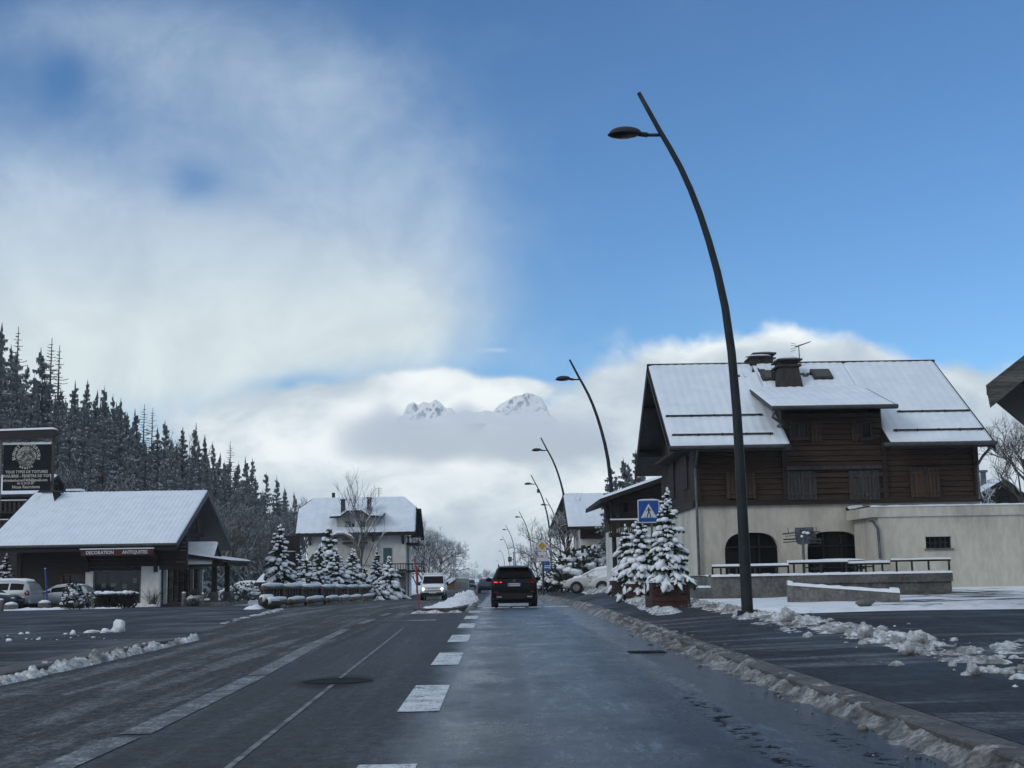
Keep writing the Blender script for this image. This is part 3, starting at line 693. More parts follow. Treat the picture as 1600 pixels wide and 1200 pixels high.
# ------------------------------------------------------------------ mountain
def mountain():
    Y0 = 7000.0
    prof = [(622, 656), (631, 645), (637, 632), (646, 628), (653, 633), (661, 628), (672, 630), (680, 624), (688, 629), (697, 638), (705, 637), (714, 648), (724, 662), (737, 668), (750, 666), (760, 656), (770, 643), (780, 632), (792, 626), (804, 619), (816, 617), (824, 613), (836, 617), (846, 621), (852, 632), (858, 644), (866, 660)]
    pts = [at(px, py, Y0) for px, py in prof]
    def ridge(X):
        for a, c in zip(pts, pts[1:]):
            if a.x <= X <= c.x: t = (X-a.x)/(c.x-a.x); return a.z+(c.z-a.z)*t
        return pts[0].z if X < pts[0].x else pts[-1].z
    x0, x1 = pts[0].x, pts[-1].x
    smooth = lambda X: sum(ridge(min(x1, max(x0, X+k*60.0))) for k in range(-5, 6))/11
    b = MB()
    na, nb = 260, 60
    # the saddle between the two summits lies deep inside the cloud
    g0, g1 = at(721, 650, Y0).x, at(763, 650, Y0).x
    gap = lambda i: False
    vs = []
    for i in range(na):
        X = x0+(x1-x0)*i/(na-1); rz_ = ridge(X)
        for j in range(nb):
            t = j/(nb-1); q = Vector((X*.006, t*3.0, 1.0))
            fall = 105*t**.9
            n = mn.ridged_multi_fractal(Vector((X*.010+t*1.3, t*6.0, 3.0)), 1.0, 2.1, 5, 1.0, 2.0)
            soft = min(1, t*5); vs.append((X+40*mn.noise(q)*t, Y0-170*t, rz_*(1-soft)+soft*smooth(X)-fall+(n-1.2)*34*min(1, t*6)*max(.1, 1-max(0, t-.1)*3)))
    fs = [(i*nb+j, (i+1)*nb+j, (i+1)*nb+j+1, i*nb+j+1) for i in range(na-1) for j in range(nb-1) if not gap(i)]
    # back side
    b.add(vs, [tuple(reversed(f)) for f in fs])
    bk = [(p[0], Y0+30, p[2]-22) for p in vs[::nb]]
    tp = [vs[i*nb] for i in range(na)]
    b.add(tp+bk, [(i, i+1, na+i+1, na+i) for i in range(na-1) if not gap(i)])
    m = bpy.data.materials.new('snowy_rock'); m.use_nodes = True
    nt = m.node_tree; nb_ = NB(nt); p = nt.nodes['Principled BSDF']
    geo = nb_.node('ShaderNodeNewGeometry'); nz = nb_.xyz(geo.outputs['Normal'])[2]
    tc = nb_.node('ShaderNodeTexCoord').outputs['Object']
    n = nb_.noise(nb_.mapping(tc, (1, 1, .45)), .03, 6, .7)
    zz_ = nb_.xyz(tc)[2]
    snowfield = nb_.ss(zz_, at(700, 662, 6800).z, at(700, 690, 6800).z)
    s = nb_.ss(nb_.m('ADD', nb_.m('ADD', nz, snowfield), nb_.m('MULTIPLY', nb_.m('SUBTRACT', n, .5), 1.1)), .15, .30)
    c = nb_.mix(s, (.33, .38, .45), (.97, .98, .98)); nt.links.new(c, p.inputs['Base Color']); p.inputs['Roughness'].default_value = .9
    b.build('mountain', m, kind='structure', text='snowy rock peaks showing through a gap in the clouds', cat='mountain')
mountain()

def cloud(name, text):
    """soft cloud bank standing in front of the foot of the peaks"""
    a, c = at(500, 815, 5800), at(990, 585, 5800)
    x0, x1, z0, z1 = a.x, c.x, a.z, c.z
    y0, y1 = 5450.0, 6250.0
    b = MB(); b.box(x0, x1, y0, y1, z0, z1)
    m = bpy.data.materials.new(name); m.use_nodes = True
    nt = m.node_tree; nt.nodes.clear(); q = NB(nt)
    tc = q.node('ShaderNodeTexCoord').outputs['Object']
    x, y, z = q.xyz(tc)
    n = q.noise(tc, .0052, 6, .60, .3)
    zt = at(700, 650, 5800).z
    h = q.m('SUBTRACT', zt, z)                        # metres below the mean top
    h = q.m('ADD', h, q.m('MULTIPLY', q.m('SUBTRACT', n, .5), 200.0))
    # a thinner veil clinging between the peaks
    vx = q.m('DIVIDE', q.m('SUBTRACT', x, at(722, 640, 5800).x), 75.0)
    veil = q.m('MULTIPLY', q.m('EXPONENT', q.m('MULTIPLY', q.m('MULTIPLY', vx, vx), -1.0)), 55.0)
    vl = q.m('DIVIDE', q.m('SUBTRACT', x, at(600, 640, 5800).x), 90.0)
    veil = q.m('ADD', veil, q.m('MULTIPLY', q.m('EXPONENT', q.m('MULTIPLY', q.m('MULTIPLY', vl, vl), -1.0)), 60.0))
    vr = q.m('DIVIDE', q.m('SUBTRACT', x, at(830, 640, 5800).x), 130.0)
    veil = q.m('ADD', veil, q.m('MULTIPLY', q.m('EXPONENT', q.m('MULTIPLY', q.m('MULTIPLY', vr, vr), -1.0)), 42.0))
    d = q.ss(q.m('ADD', h, veil), -25.0, 95.0)
    n9 = q.noise(tc, .011, 5, .6, .4)
    x = q.m('ADD', x, q.m('MULTIPLY', q.m('SUBTRACT', n9, .5), 260.0))
    sx = q.m('MULTIPLY', q.ss(x, x0+10, x0+260), q.ss(x, x1-10, x1-260))
    low = q.m('ADD', z, q.m('MULTIPLY', q.m('SUBTRACT', n, .5), 190.0))
    sx = q.m('MULTIPLY', sx, q.ss(low, at(700, 728, 5800).z, at(700, 690, 5800).z))
    sy = q.m('MULTIPLY', q.ss(y, y0+10, y0+200), q.ss(y, y1-10, y1-200))
    st = q.ss(z, z1-2, z1-60)
    d = q.m('MULTIPLY', q.m('MULTIPLY', q.m('MULTIPLY', d, sx), q.m('MULTIPLY', sy, st)), .0060)
    v = q.node('ShaderNodeVolumePrincipled'); v.inputs['Color'].default_value = (1.0, 1.0, 1.0, 1); v.inputs['Anisotropy'].default_value = -.1
    nt.links.new(d, v.inputs['Density'])
    o = q.node('ShaderNodeOutputMaterial'); nt.links.new(v.outputs[0], o.inputs['Volume'])
    return b.build(name, m, kind='stuff', text=text, cat='cloud')
cloud('cloud', 'white cloud bank hiding the foot of the snowy peaks')

# ------------------------------------------------------------------ building helpers
def planks(b, p0, p1, z0, z1, h, depth, rnd, gap=.012, jit=.012, nrm=None):
    """horizontal boards on the wall line p0->p1 (xy), outward normal on the right of the line"""
    a = Vector((p0[0], p0[1], 0)); c = Vector((p1[0], p1[1], 0)); d = (c-a).normalized(); n = Vector((d.y, -d.x, 0))
    if nrm is not None and n.dot(Vector(nrm)) < 0: n = -n
    z = z0
    while z < z1-.02:
        hh = min(h, z1-z)*1.0; k = depth+rnd.uniform(-jit, jit)
        q = [a, c, c+n*k, a+n*k]
        b.prism([(p.x, p.y, z) for p in q], (0, 0, hh-gap)); z += hh
def vplanks(b, p0, p1, z0, z1, w, depth, rnd, gap=.012, jit=.006, nrm=None):
    a = Vector((p0[0], p0[1], 0)); c = Vector((p1[0], p1[1], 0)); L = (c-a).length; d = (c-a)/L; n = Vector((d.y, -d.x, 0))
    if nrm is not None and n.dot(Vector(nrm)) < 0: n = -n
    k = max(1, int(round(L/w))); w = L/k
    for i in range(k):
        e = depth+rnd.uniform(-jit, jit); s, t = a+d*(i*w), a+d*((i+1)*w-gap)
        b.prism([(p.x, p.y, z0) for p in (s, t, t+n*e, s+n*e)], (0, 0, z1-z0))
def roof_slab(b, e0, e1, r0, r1, th):
    """slab below the plane eave e0-e1 / ridge r0-r1"""
    b.prism([e0, e1, r1, r0], (0, 0, -th))
def roof_snow(b, e0, e1, r0, r1, th, rib=.33, amp=.008, ins=.05, seed=0, na=None, nb=16, holes=None):
    """ribbed snow cover over a roof plane, with rounded lower lip"""
    e0, e1, r0, r1 = map(Vector, (e0, e1, r0, r1))
    L = (e1-e0).length; n = na or max(12, min(420, int(L/rib*6)))
    up = (r0-e0)
    b.smooth = True
    def fn(a, c):
        a2 = ins/L + a*(1-2*ins/L); c2 = min(1, max(0, (c-.02)/.98))
        lo = e0+(e1-e0)*a2; hi = r0+(r1-r0)*a2; p = lo+(hi-lo)*c2
        t = th*(1+.25*mn.noise(Vector((p.x*.6, p.y*.6, seed)))) + amp*math.cos(2*math.pi*a2*L/rib) + .012*mn.noise(Vector((p.x*3, p.y*3, p.z*3+seed)))
        edge = min(1, min(a, 1-a)*L/.12+.15)
        if c <= .021: t = -.02; 
        elif c < .06: t *= .75
        if holes: t = t if not holes(p) else -.03
        return p + Vector((0, 0, t*edge))
    b.grid(fn, n, nb)
    if (e1-e0).cross(up).z > 0: b.f[-((n-1)*(nb-1)):] = [tuple(f) for f in b.f[-((n-1)*(nb-1)):]]
    else: b.f[-((n-1)*(nb-1)):] = [tuple(reversed(f)) for f in b.f[-((n-1)*(nb-1)):]]
    b.smooth = False
def arch_pts(x0, x1, y, z0, z1, n=14, flat=.42):
    """outline of an opening with a basket-arch head"""
    w = (x1-x0)/2; cx = (x0+x1)/2; r = (z1-z0)*flat
    pts = [(x0, y, z0), (x1, y, z0)]
    for i in range(n+1):
        a = math.pi*i/n; ca, sa = math.cos(a), math.sin(a)
        pts.append((cx+w*math.copysign(abs(ca)**.62, ca), y, z1-r+r*sa**.8))
    return pts

# ------------------------------------------------------------------ big chalet on the right
def chalet():
    rnd = random.Random(5)
    eL, eR = at(1048, 697, 48.8), at(1562, 690, 48.8)
    ridL = at(1015, 572, 55.0)
    ez = (eL.z+eR.z)/2; rzz = ridL.z; x0, x1 = 6.35, 18.22
    yE, yR, yB = 48.8, 55.0, 61.2
    wl, wr = at(1086, 740, 50).x, at(1527, 740, 50).x
    zb = at(1230, 785, 50).z; zg = .62
    yF, yK = 50.0, 60.0
    sl = (rzz-ez)/(yR-yE)
    zr = lambda y: ez+(y-yE)*sl if y < yR else rzz-(y-yR)*sl
    root = thing('chalet', 'large dark timber chalet with snowy roof over a cream ground floor', 'chalet', ((wl+wr)/2, 55, .7), world=True)
    # ground floor with two arched openings
    b = MB(); Z1 = zb-.02
    ops = [(at(1134, 900, 50).x, at(1219, 900, 50).x, at(1176, 832, 50).z), (at(1263, 890, 50).x, at(1348, 890, 50).x, at(1305, 830, 50).z)]
    zs = .78
    xs = [wl, ops[0][0], ops[0][1], ops[1][0], ops[1][1], wr]
    for i in (0, 2, 4): b.quad((xs[i], yF, zg-.4), (xs[i+1], yF, zg-.4), (xs[i+1], yF, Z1), (xs[i], yF, Z1))
    for (a, c, zt) in ops:
        P = arch_pts(a, c, yF, zs, zt)[2:]            # head from right to left
        hl = [(p[0], yF, Z1) for p in P]
        for i in range(len(P)-1): b.quad(P[i+1], P[i], hl[i], hl[i+1])
        b.quad((a, yF, P[-1][2]), P[-1], hl[-1], (a, yF, Z1)); b.quad(P[0], (c, yF, P[0][2]), (c, yF, Z1), hl[0])
        b.quad((a, yF, zg-.4), (c, yF, zg-.4), (c, yF, zs), (a, yF, zs))
        full = arch_pts(a, c, yF, zs, zt)
        for p, q in zip(full, full[1:]+full[:1]): b.quad(p, q, (q[0], yF+.35, q[2]), (p[0], yF+.35, p[2]))
    b.quad((wl, yK, zg-.4), (wl, yF, zg-.4), (wl, yF, Z1), (wl, yK, Z1)); b.quad((wr, yF, zg-.4), (wr, yK, zg-.4), (wr, yK, Z1), (wr, yF, Z1))
    b.quad((wr, yK, zg-.4), (wl, yK, zg-.4), (wl, yK, Z1), (wr, yK, Z1))
    b.build('wall', M['stucco'], root)
    for (a, c, zt) in ops:
        g = MB(); g.poly([(p[0], yF+.3, p[2]) for p in arch_pts(a-.02, c+.02, yF, zs, zt+.02)])
        w = g.build('arched_window', M['glass'], root)
        f = MB()
        for x in (a+(c-a)*.33, a+(c-a)*.66): f.box(x-.03, x+.03, yF+.24, yF+.29, zs, zt-.08)
        f.box(a, c, yF+.24, yF+.28, zt-.55, zt-.50)
        f.build('frame', M['black'], w)
    # curtain and posters inside the right opening read as paler marks
    # timber storey
    b = MB(); dl, dr = at(1225, 720, 50).x, at(1379, 720, 50).x
    top = lambda y: zr(y)-.22
    planks(b, (wl, yF), (dl, yF), zb+.1, top(yF), .20, .05, rnd, jit=.02, gap=.025); planks(b, (dr, yF), (wr, yF), zb+.1, top(yF), .20, .05, rnd, jit=.02, gap=.025)
    dz = at(1300, 645, 50).z
    planks(b, (dl, yF-.06), (dr, yF-.06), zb+.1, dz, .20, .06, rnd, jit=.035, gap=.03)
    b.box(wl+.03, wr-.03, yF+.002, yF+.25, zb, top(yF)-.02); b.box(dl+.02, dr-.02, yF+.0, yF+.24, zb+1.2, dz-.01)
    tb = b.build('timber_wall', M['wood_weath'], root)
    b = MB(); b.box(wl-.06, wr+.06, yF-.14, yF+.05, zb-.09, zb+.10)
    for x in (wl+.07, dl-.02, dr+.02, wr-.07): b.box(x-.09, x+.09, yF-.17, yF-.0, zb+.10, top(yF)-.03)
    b.build('beam', M['wood_dark'], root)
    # gable wall towards the street
    b = MB()
    vplanks(b, (wl, yK), (wl, yF), zb, ez-.35, .19, .04, rnd, nrm=(-1, 0, 0))
    b.poly([(wl, yF, ez-.40), (wl, yR, rzz-.32), (wl, yK, ez-.40)]); b.poly([(wr, yK, ez-.4), (wr, yR, rzz-.32), (wr, yF, ez-.4)])
    b.quad((wr, yF, zb), (wr, yK, zb), (wr, yK, ez-.3), (wr, yF, ez-.3)); b.quad((wr, yK, zb), (wl, yK, zb), (wl, yK, ez-.3), (wr, yK, ez-.3))
    b.box(wl-.12, wl+.0, yF, yK, zb-.12, zb+.12); 
    b.build('gable_wall', M['wood_dark'], root)
    for (ya, yb2, z0, z1) in ((51.5, 52.8, 4.35, 5.6), (55.4, 57.0, 4.2, 5.7), (53.9, 55.0, 6.5, 7.5)):
        g = MB(); g.box(wl-.10, wl-.04, ya, yb2, z0, z1)
        g.build('shutter', M['wood_black'] if z0 < 6 else M['shut_red'], root)
    g = MB(); g.box(wl-.5, wl, 51, 58.5, 5.78, 5.88); g.build('purlin', M['wood_dark'], root)
    # roof
    b = MB(); th = .20
    yM = 52.8; yc_ = yM-.5
    roof_slab(b, (x0, yE, ez), (dl+.02, yE, ez), (x0, yR, rzz), (dl+.02, yR, rzz), th)
    roof_slab(b, (dr-.02, yE, ez), (x1, yE, ez), (dr-.02, yR, rzz), (x1, yR, rzz), th)
    roof_slab(b, (dl+.021, yc_, zr(yc_)), (dr-.021, yc_, zr(yc_)), (dl+.021, yR, rzz), (dr-.021, yR, rzz), th)
    roof_slab(b, (x1, yB, ez), (x0, yB, ez), (x1, yR+.001, rzz), (x0, yR+.001, rzz), th)
    for x in (x0, x1-.05): # bargeboards
        b.prism([(x, yE-.05, ez-.02), (x, yR, rzz+.03), (x, yR, rzz-.36), (x, yE-.05, ez-.36)], (.05, 0, 0))
        b.prism([(x, yB+.05, ez-.02), (x, yR+.002, rzz+.03), (x, yR+.002, rzz-.36), (x, yB+.05, ez-.36)], (.05, 0, 0))
    b.box(x0, x1, yR-.14, yR+.14, rzz-.02, rzz+.07)
    rf = b.build('roof', M['metal_dark'], root)
    for y in (50.6, 53, 57, 59.6): b = MB(); b.box(x0+.06, wl, y-.09, y+.09, zr(y)-.48, zr(y)-.21); b.build('roof_beam', M['wood_black'], root)
    # dormer: wall is the tall centre, shed roof above
    d0, d1 = at(1205, 637, 48.7), at(1402, 631, 48.7)
    ddz = (d0.z+d1.z)/2; yM = 52.8; zM = zr(yM)+.06; dx0, dx1 = d0.x, d1.x
    b = MB(); b.prism([(dx0, 48.7, ddz), (dx1, 48.7, ddz), (dx1, yM, zM), (dx0, yM, zM)], (0, 0, -.14))
    dr_ = b.build('dormer_roof', M['metal_dark'], root)
    for x in (dl-.03, dr-.03): b = MB(); b.prism([(x, yF-.02, ez+.35), (x, yF-.02, ddz+.1), (x, yM-.2, zM-.2), (x, yM-.2, zM-.3)], (.06, 0, 0)); b.build('dormer_cheek', M['metal_dark'], root)
    b = MB(); roof_snow(b, (dx0, 48.72, ddz), (dx1, 48.72, ddz), (dx0, yM+.35, zM+.1), (dx1, yM+.35, zM+.1), .07, seed=3)
    b.build('snow_cover', M['snow_roof'], dr_)
    # snow on the two lower sides and the upper roof, cut round the dormer
    hole = lambda p: (dl+.05 < p.x < dr-.05 and p.y < yM-1.2)
    ch = at(1231, 585, 52.4)
    def bare(p):
        u, v = p.x-ch.x, p.y-54.2
        return mn.noise(Vector((p.x*2.1, p.y*2.1, 1)))*1.1 + .12 - ((u/1.9)**2+(v/.75)**2)*.5 > 0
    b = MB()
    roof_snow(b, (x0, yE+.02, ez), (dl+.05, yE+.02, ez), (x0, yR-.12, rzz-.05), (dl+.05, yR-.12, rzz-.05), .075, seed=1, holes=lambda p: bare(p), nb=34)
    b.build('snow_cover', M['snow_roof'], rf); b = MB()
    roof_snow(b, (dr-.05, yE+.02, ez), (x1, yE+.02, ez), (dr-.05, yR-.12, rzz-.05), (x1, yR-.12, rzz-.05), .075, seed=2, nb=30)
    b.build('snow_cover', M['snow_roof'], rf); b = MB()
    roof_snow(b, (dl, yM-.3, zr(yM-.3)), (dr, yM-.3, zr(yM-.3)), (dl, yR-.12, rzz-.05), (dr, yR-.12, rzz-.05), .075, seed=4, holes=lambda p: bare(p), nb=26, na=300, ins=.0)
    b.build('snow_cover', M['snow_roof'], rf); b = MB()
    roof_snow(b, (x1, yB, ez), (x0, yB, ez), (x1, yR+.1, rzz), (x0, yR+.1, rzz), .075, seed=5, nb=6, na=60)
    b.build('snow_cover', M['snow_roof'], rf)
    # snow guards
    for (pa, pc) in (((1040, 650), (1192, 649)), ((1050, 680), (1208, 678)), ((1402, 644), (1536, 641)), ((1396, 673), (1555, 670))):
        def onroof(px, py):
            lo, hi = yE, yR
            for _ in range(40):
                mid = (lo+hi)/2; p = at(px, py, mid)
                if p.z > zr(mid)+.10: lo = mid
                else: hi = mid
            return at(px, py, lo)
        a, c = onroof(*pa), onroof(*pc); c.x = min(c.x, x1-.12); y = (a.y+c.y)/2; zz = zr(y)+.12
        g = MB(); g.box(a.x, c.x, y-.03, y+.03, zz-.03, zz+.03)
        n = int((c.x-a.x)/.8)
        for i in range(n+1): x = a.x+.1+(c.x-a.x-.2)*i/n; g.box(x-.02, x+.02, y-.02, y+.04, zz-.15, zz+.045)
        g.build('snow_guard', M['metal_dark'], root)
    # gutters and pipes
    for (xa, xb, yy, zz) in ((x0-.02, at(1226, 690, 48.7).x, 48.72, ez-.06), (at(1381, 690, 48.7).x, x1+.04, 48.72, ez-.06), (dx0, dx1, 48.62, ddz-.05)):
        g = MB(); g.tube([(xa, yy, zz), (xb, yy, zz)], .075, 8); g.build('gutter', M['gutter'], root)
    def pipe(pts, r=.05, m='metal'):
        g = MB(); g.tube(pts, r, 8); return g.build('drainpipe', M[m], root)
    px_ = at(1083, 705, 49.9).x
    pipe([(px_, 48.75, ez-.1), (px_+.02, 49.2, ez-.35), (px_+.05, 49.86, ez-.7), (px_+.06, 49.88, zg+.1)])
    pipe([(wr+.22, 48.75, ez-.1), (wr+.05, 49.5, ez-.5), (wr-.03, 49.86, ez-.8), (wr-.03, 49.86, zb)])
    pipe([(dx0+.12, 48.65, ddz-.08), (dx0+.10, 49.0, ddz-.35), (dl-.12, 49.5, ddz-.55), (dl-.2, 49.9, zr(49.9)+.1)])
    # windows and shutters
    def win(xa, xb, ya, yb2, frame='wood_brown', panes=2):
        p0, p1 = at(xa, yb2, 49.86), at(xb, ya, 49.86)
        g = MB(); g.box(p0.x, p1.x, 49.80, 49.9, p0.z, p1.z); w = g.build('window', M['glass'], root)
        f = MB(); t = .045
        f.box(p0.x-t, p1.x+t, 49.74, 49.82, p0.z-t, p0.z); f.box(p0.x-t, p1.x+t, 49.74, 49.82, p1.z, p1.z+t)
        f.box(p0.x-t, p0.x, 49.74, 49.82, p0.z, p1.z); f.box(p1.x, p1.x+t, 49.74, 49.82, p0.z, p1.z)
        for i in range(1, panes): x = p0.x+(p1.x-p0.x)*i/panes; f.box(x-.025, x+.025, 49.75, 49.81, p0.z, p1.z)
        f.build('frame', M[frame], w)
        s = MB(); s.box(p0.x-.12, p1.x+.12, 49.70, 49.83, p0.z-.12, p0.z-.055); s.build('sill', M['wood_dark'], w)
    win(1235, 1259, 662, 684, 'shut_red'); win(1346, 1358, 661, 684, 'shut_red', 1)
    def shut(xa, xb, ya, yb2, m, n=4, name='shutter', text=None):
        p0, p1 = at(xa, yb2, 49.84), at(xb, ya, 49.84)
        g = MB(); vplanks(g, (p0.x, 49.86), (p1.x, 49.86), p0.z, p1.z, (p1.x-p0.x)/n, .045, rnd, .01, .008, nrm=(0, -1, 0))
        g.box(p0.x+.02, p1.x-.02, 49.79, 49.815, p0.z+.15, p0.z+.25); g.box(p0.x+.02, p1.x-.02, 49.79, 49.815, p1.z-.25, p1.z-.15)
        return g.build(name, M[m], root, text=text)
    shut(1268, 1283, 658, 690, 'shut_red', 3); shut(1331, 1345, 657, 689, 'shut_red', 3)
    shut(1231, 1251, 736, 781, 'wood_grey'); shut(1253, 1275, 736, 781, 'wood_grey'); shut(1328, 1349, 735, 781, 'wood_grey'); shut(1351, 1373, 735, 781, 'wood_grey')
    shut(1136, 1157, 738, 779, 'wood_brown'); shut(1159, 1180, 738, 779, 'wood_brown')
    shut(1424, 1445, 730, 777, 'wood_brown'); shut(1447, 1467, 730, 777, 'wood_brown')
    g = MB(); a, c = at(1228, 732, 49.8), at(1377, 727, 49.8); g.box(a.x, c.x, 49.72, 49.86, a.z-.06, a.z+.06); g.build('ledge', M['wood_grey'], root)
    # roof lights
    for (xa, ya, xb, yb2) in ((1189, 579, 1209, 595), (1268, 578, 1298, 592)):
        ctr = None
        lo, hi = yE, yR
        for _ in range(40):
            mid = (lo+hi)/2
            if at((xa+xb)/2, (ya+yb2)/2, mid).z > zr(mid)+.1: lo = mid
            else: hi = mid
        p = at((xa+xb)/2, (ya+yb2)/2, lo); w = (xb-xa)/2*lo/F; hh = .42
        n = Vector((0, -sl, 1)).normalized(); u = Vector((0, 1, sl)).normalized(); X = Vector((1, 0, 0)); p = Vector((p.x, lo, zr(lo)))
        f = MB(); f.prism([p-X*w-u*hh, p+X*w-u*hh, p+X*w+u*hh, p-X*w+u*hh], n*.17); s_ = f.build('skylight', M['metal_dark'], root)
        f = MB(); q = p+n*.172; w2, h2 = w-.09, hh-.1; f.prism([q-X*w2-u*h2, q+X*w2-u*h2, q+X*w2+u*h2, q-X*w2+u*h2], n*.006); f.build('pane', M['glass'], s_)
    # the flared chimney
    b0, b1 = at(1206, 606, 52.9), at(1257, 606, 52.9); t0, t1 = at(1217, 574, 53.3), at(1246, 574, 53.3)
    def frustum(bb, xa, xb, ya, yb2, z0, xc, xd, yc, yd, z1):
        bb.add([(xa, ya, z0), (xb, ya, z0), (xb, yb2, z0), (xa, yb2, z0), (xc, yc, z1), (xd, yc, z1), (xd, yd, z1), (xc, yd, z1)],
               [(3, 2, 1, 0), (4, 5, 6, 7), (0, 1, 5, 4), (1, 2, 6, 5), (2, 3, 7, 6), (3, 0, 4, 7)])
    g = MB(); frustum(g, b0.x, b1.x, 52.7, 54.7, b0.z-.5, t0.x, t1.x, 53.1, 54.2, t0.z)
    g.box(t0.x-.1, t1.x+.1, 53.0, 54.3, t0.z, t0.z+.08); g.box(t0.x+.02, t1.x-.02, 53.15, 54.15, t0.z+.08, t0.z+.24)
    g.box(t0.x-.1, t1.x+.14, 52.95, 54.35, t0.z+.24, t0.z+.30); chm = g.build('chimney', M['chimney'], root)
    g = MB(); g.smooth = True; g.blob(((t0.x+t1.x)/2+.02, 53.65, t0.z+.33), ((t1.x-t0.x)/2+.16, .78, .13), 4, .12, 1.5, 18, 8, zmin=t0.z+.303); g.build('snow_cap', M['snow'], chm)
    # stepped chimney at the ridge
    a, c = at(1173, 571, 55.2), at(1210, 551, 55.2)
    g = MB(); g.box(a.x, c.x, 54.9, 56.1, rzz-.6, a.z+.28); g.box(a.x-.08, c.x-.3, 54.8, 56.2, a.z+.28, a.z+.34)
    g.box(a.x+.16, c.x-.1, 55.0, 56.0, a.z+.30, c.z-.1); g.box(a.x+.06, c.x+.02, 54.9, 56.1, c.z-.1, c.z-.03); ch2 = g.build('chimney', M['chimney'], root)
    g = MB(); g.smooth = True; g.blob(((a.x+c.x)/2+.04, 55.5, c.z-.02), ((c.x-a.x)/2, .62, .09), 5, .1, 1.5, 16, 8, zmin=c.z-.028); g.blob(((a.x+c.x)/2-.2, 55.1, a.z+.35), (.55, .35, .08), 6, .1, 1.5, 16, 8, zmin=a.z+.343); g.build('snow_cap', M['snow'], ch2)
    # aerial
    p = at(1251, 583, 54.6); tz = at(1249, 540, 54.6).z
    g = MB(); g.tube([(p.x, 54.6, p.z-.3), (p.x-.03, 54.6, tz)], .022, 6)
    q = at(1266, 534, 54.6); o = at(1243, 542, 54.6); g.tube([(o.x, 54.6, o.z), (q.x, 54.6, q.z)], [.035, .02], 6)
    for k, zz in enumerate((.18, .06, -.09, -.2)): g.tube([(o.x-.2, 54.6, o.z+zz), (o.x+.02, 54.6, o.z+zz*.6)], .009, 4)
    for k in range(6): t = k/5; x = o.x+(q.x-o.x)*t; z = o.z+(q.z-o.z)*t; g.tube([(x, 54.45, z), (x, 54.75, z)], .008, 4)
    g.build('aerial', M['metal'], root)
    # recessed door beside the garage and its little roof
    p0, p1 = at(1352, 880, 49.9), at(1370, 828, 49.9)
    g = MB(); g.box(p0.x, p1.x, 49.93, 49.99, .8, p1.z); g.build('door', M['wood_black'], root)
    p0 = at(1333, 806, 49.0); p1 = at(1362, 799, 49.0)
    g = MB(); g.prism([(p0.x, 48.9, p0.z), (p1.x, 48.9, p0.z+.05), (p1.x, 50, p0.z+.42), (p0.x, 50, p0.z+.35)], (0, 0, -.09)); cn = g.build('canopy', M['metal_dark'], root)
    g = MB(); roof_snow(g, (p0.x, 48.9, p0.z), (p1.x, 48.9, p0.z+.05), (p0.x, 50, p0.z+.35), (p1.x, 50, p0.z+.42), .06, seed=8, na=14, nb=6); g.build('snow_cover', M['snow'], cn)
    return root
chalet()

# ------------------------------------------------------------------ garage block with flat roof
def garage():
    Y = 46.6; x0 = at(1374, 850, Y).x; x1 = 24.5; zt = at(1480, 806, Y).z; zc = at(1480, 790, Y).z
    root = thing('garage', 'long cream rendered flat roofed garage wall right of the chalet', 'garage', (18, 48, .6), world=True)
    w0, w1 = at(1447, 857, Y), at(1486, 838, Y)
    b = MB(); zb = .1
    for (a, c, z0, z1) in ((x0, w0.x, zb, zt), (w1.x, x1, zb, zt), (w0.x, w1.x, zb, w0.z), (w0.x, w1.x, w1.z, zt)): b.quad((a, Y, z0), (c, Y, z0), (c, Y, z1), (a, Y, z1))
    for (a, c) in (((w0.x, w0.z), (w1.x, w0.z)), ((w1.x, w0.z), (w1.x, w1.z)), ((w1.x, w1.z), (w0.x, w1.z)), ((w0.x, w1.z), (w0.x, w0.z))):
        b.quad((a[0], Y, a[1]), (c[0], Y, c[1]), (c[0], Y+.22, c[1]), (a[0], Y+.22, a[1]))
    b.quad((x0, 49.8, zb), (x0, Y, zb), (x0, Y, zt), (x0, 49.8, zt)); b.quad((x1, Y, zb), (x1, 54, zb), (x1, 54, zt), (x1, Y, zt))
    b.box(at(1360, 800, Y).x, x1+.05, Y-.06, 49.8, zt, zc)
    b.build('wall', M['stucco'], root)
    b = MB(); b.smooth = True
    b.grid(lambda a, c: (x0-.2+(x1-x0)*a, Y-.09+3.3*c, zc-.01+(.07+.03*mn.noise(Vector((a*30, c*6, 0))))*(min(1, c*12))), 160, 8); b.f = [tuple(reversed(f)) for f in b.f] if False else b.f
    b.build('snow_cover', M['snow'], root)
    g = MB(); g.box(w0.x-.02, w1.x+.02, Y+.16, Y+.2, w0.z-.02, w1.z+.02); w = g.build('window', M['glass_shop'], root)
    f = MB()
    for i in range(6): x = w0.x+(w1.x-w0.x)*i/5; f.box(x-.025, x+.025, Y+.10, Y+.155, w0.z, w1.z)
    for i in range(3): z = w0.z+(w1.z-w0.z)*i/2; f.box(w0.x, w1.x, Y+.11, Y+.15, z-.025, z+.025)
    f.build('frame', M['metal_dark'], w)
    s = MB(); s.box(w0.x-.06, w1.x+.06, Y-.05, Y+.1, w0.z-.06, w0.z-.003); s.build('sill', M['concrete'], w)
    p = at(1357, 812, 46.5); q = at(1372, 826, 46.5)
    g = MB(); g.tube([(p.x, 46.5, p.z), (p.x+.15, 46.5, p.z-.05), (q.x, 46.52, q.z), (q.x+.03, 46.54, at(1375, 873, 46.5).z)], .05, 8); g.build('drainpipe', M['metal'], root)
garage()

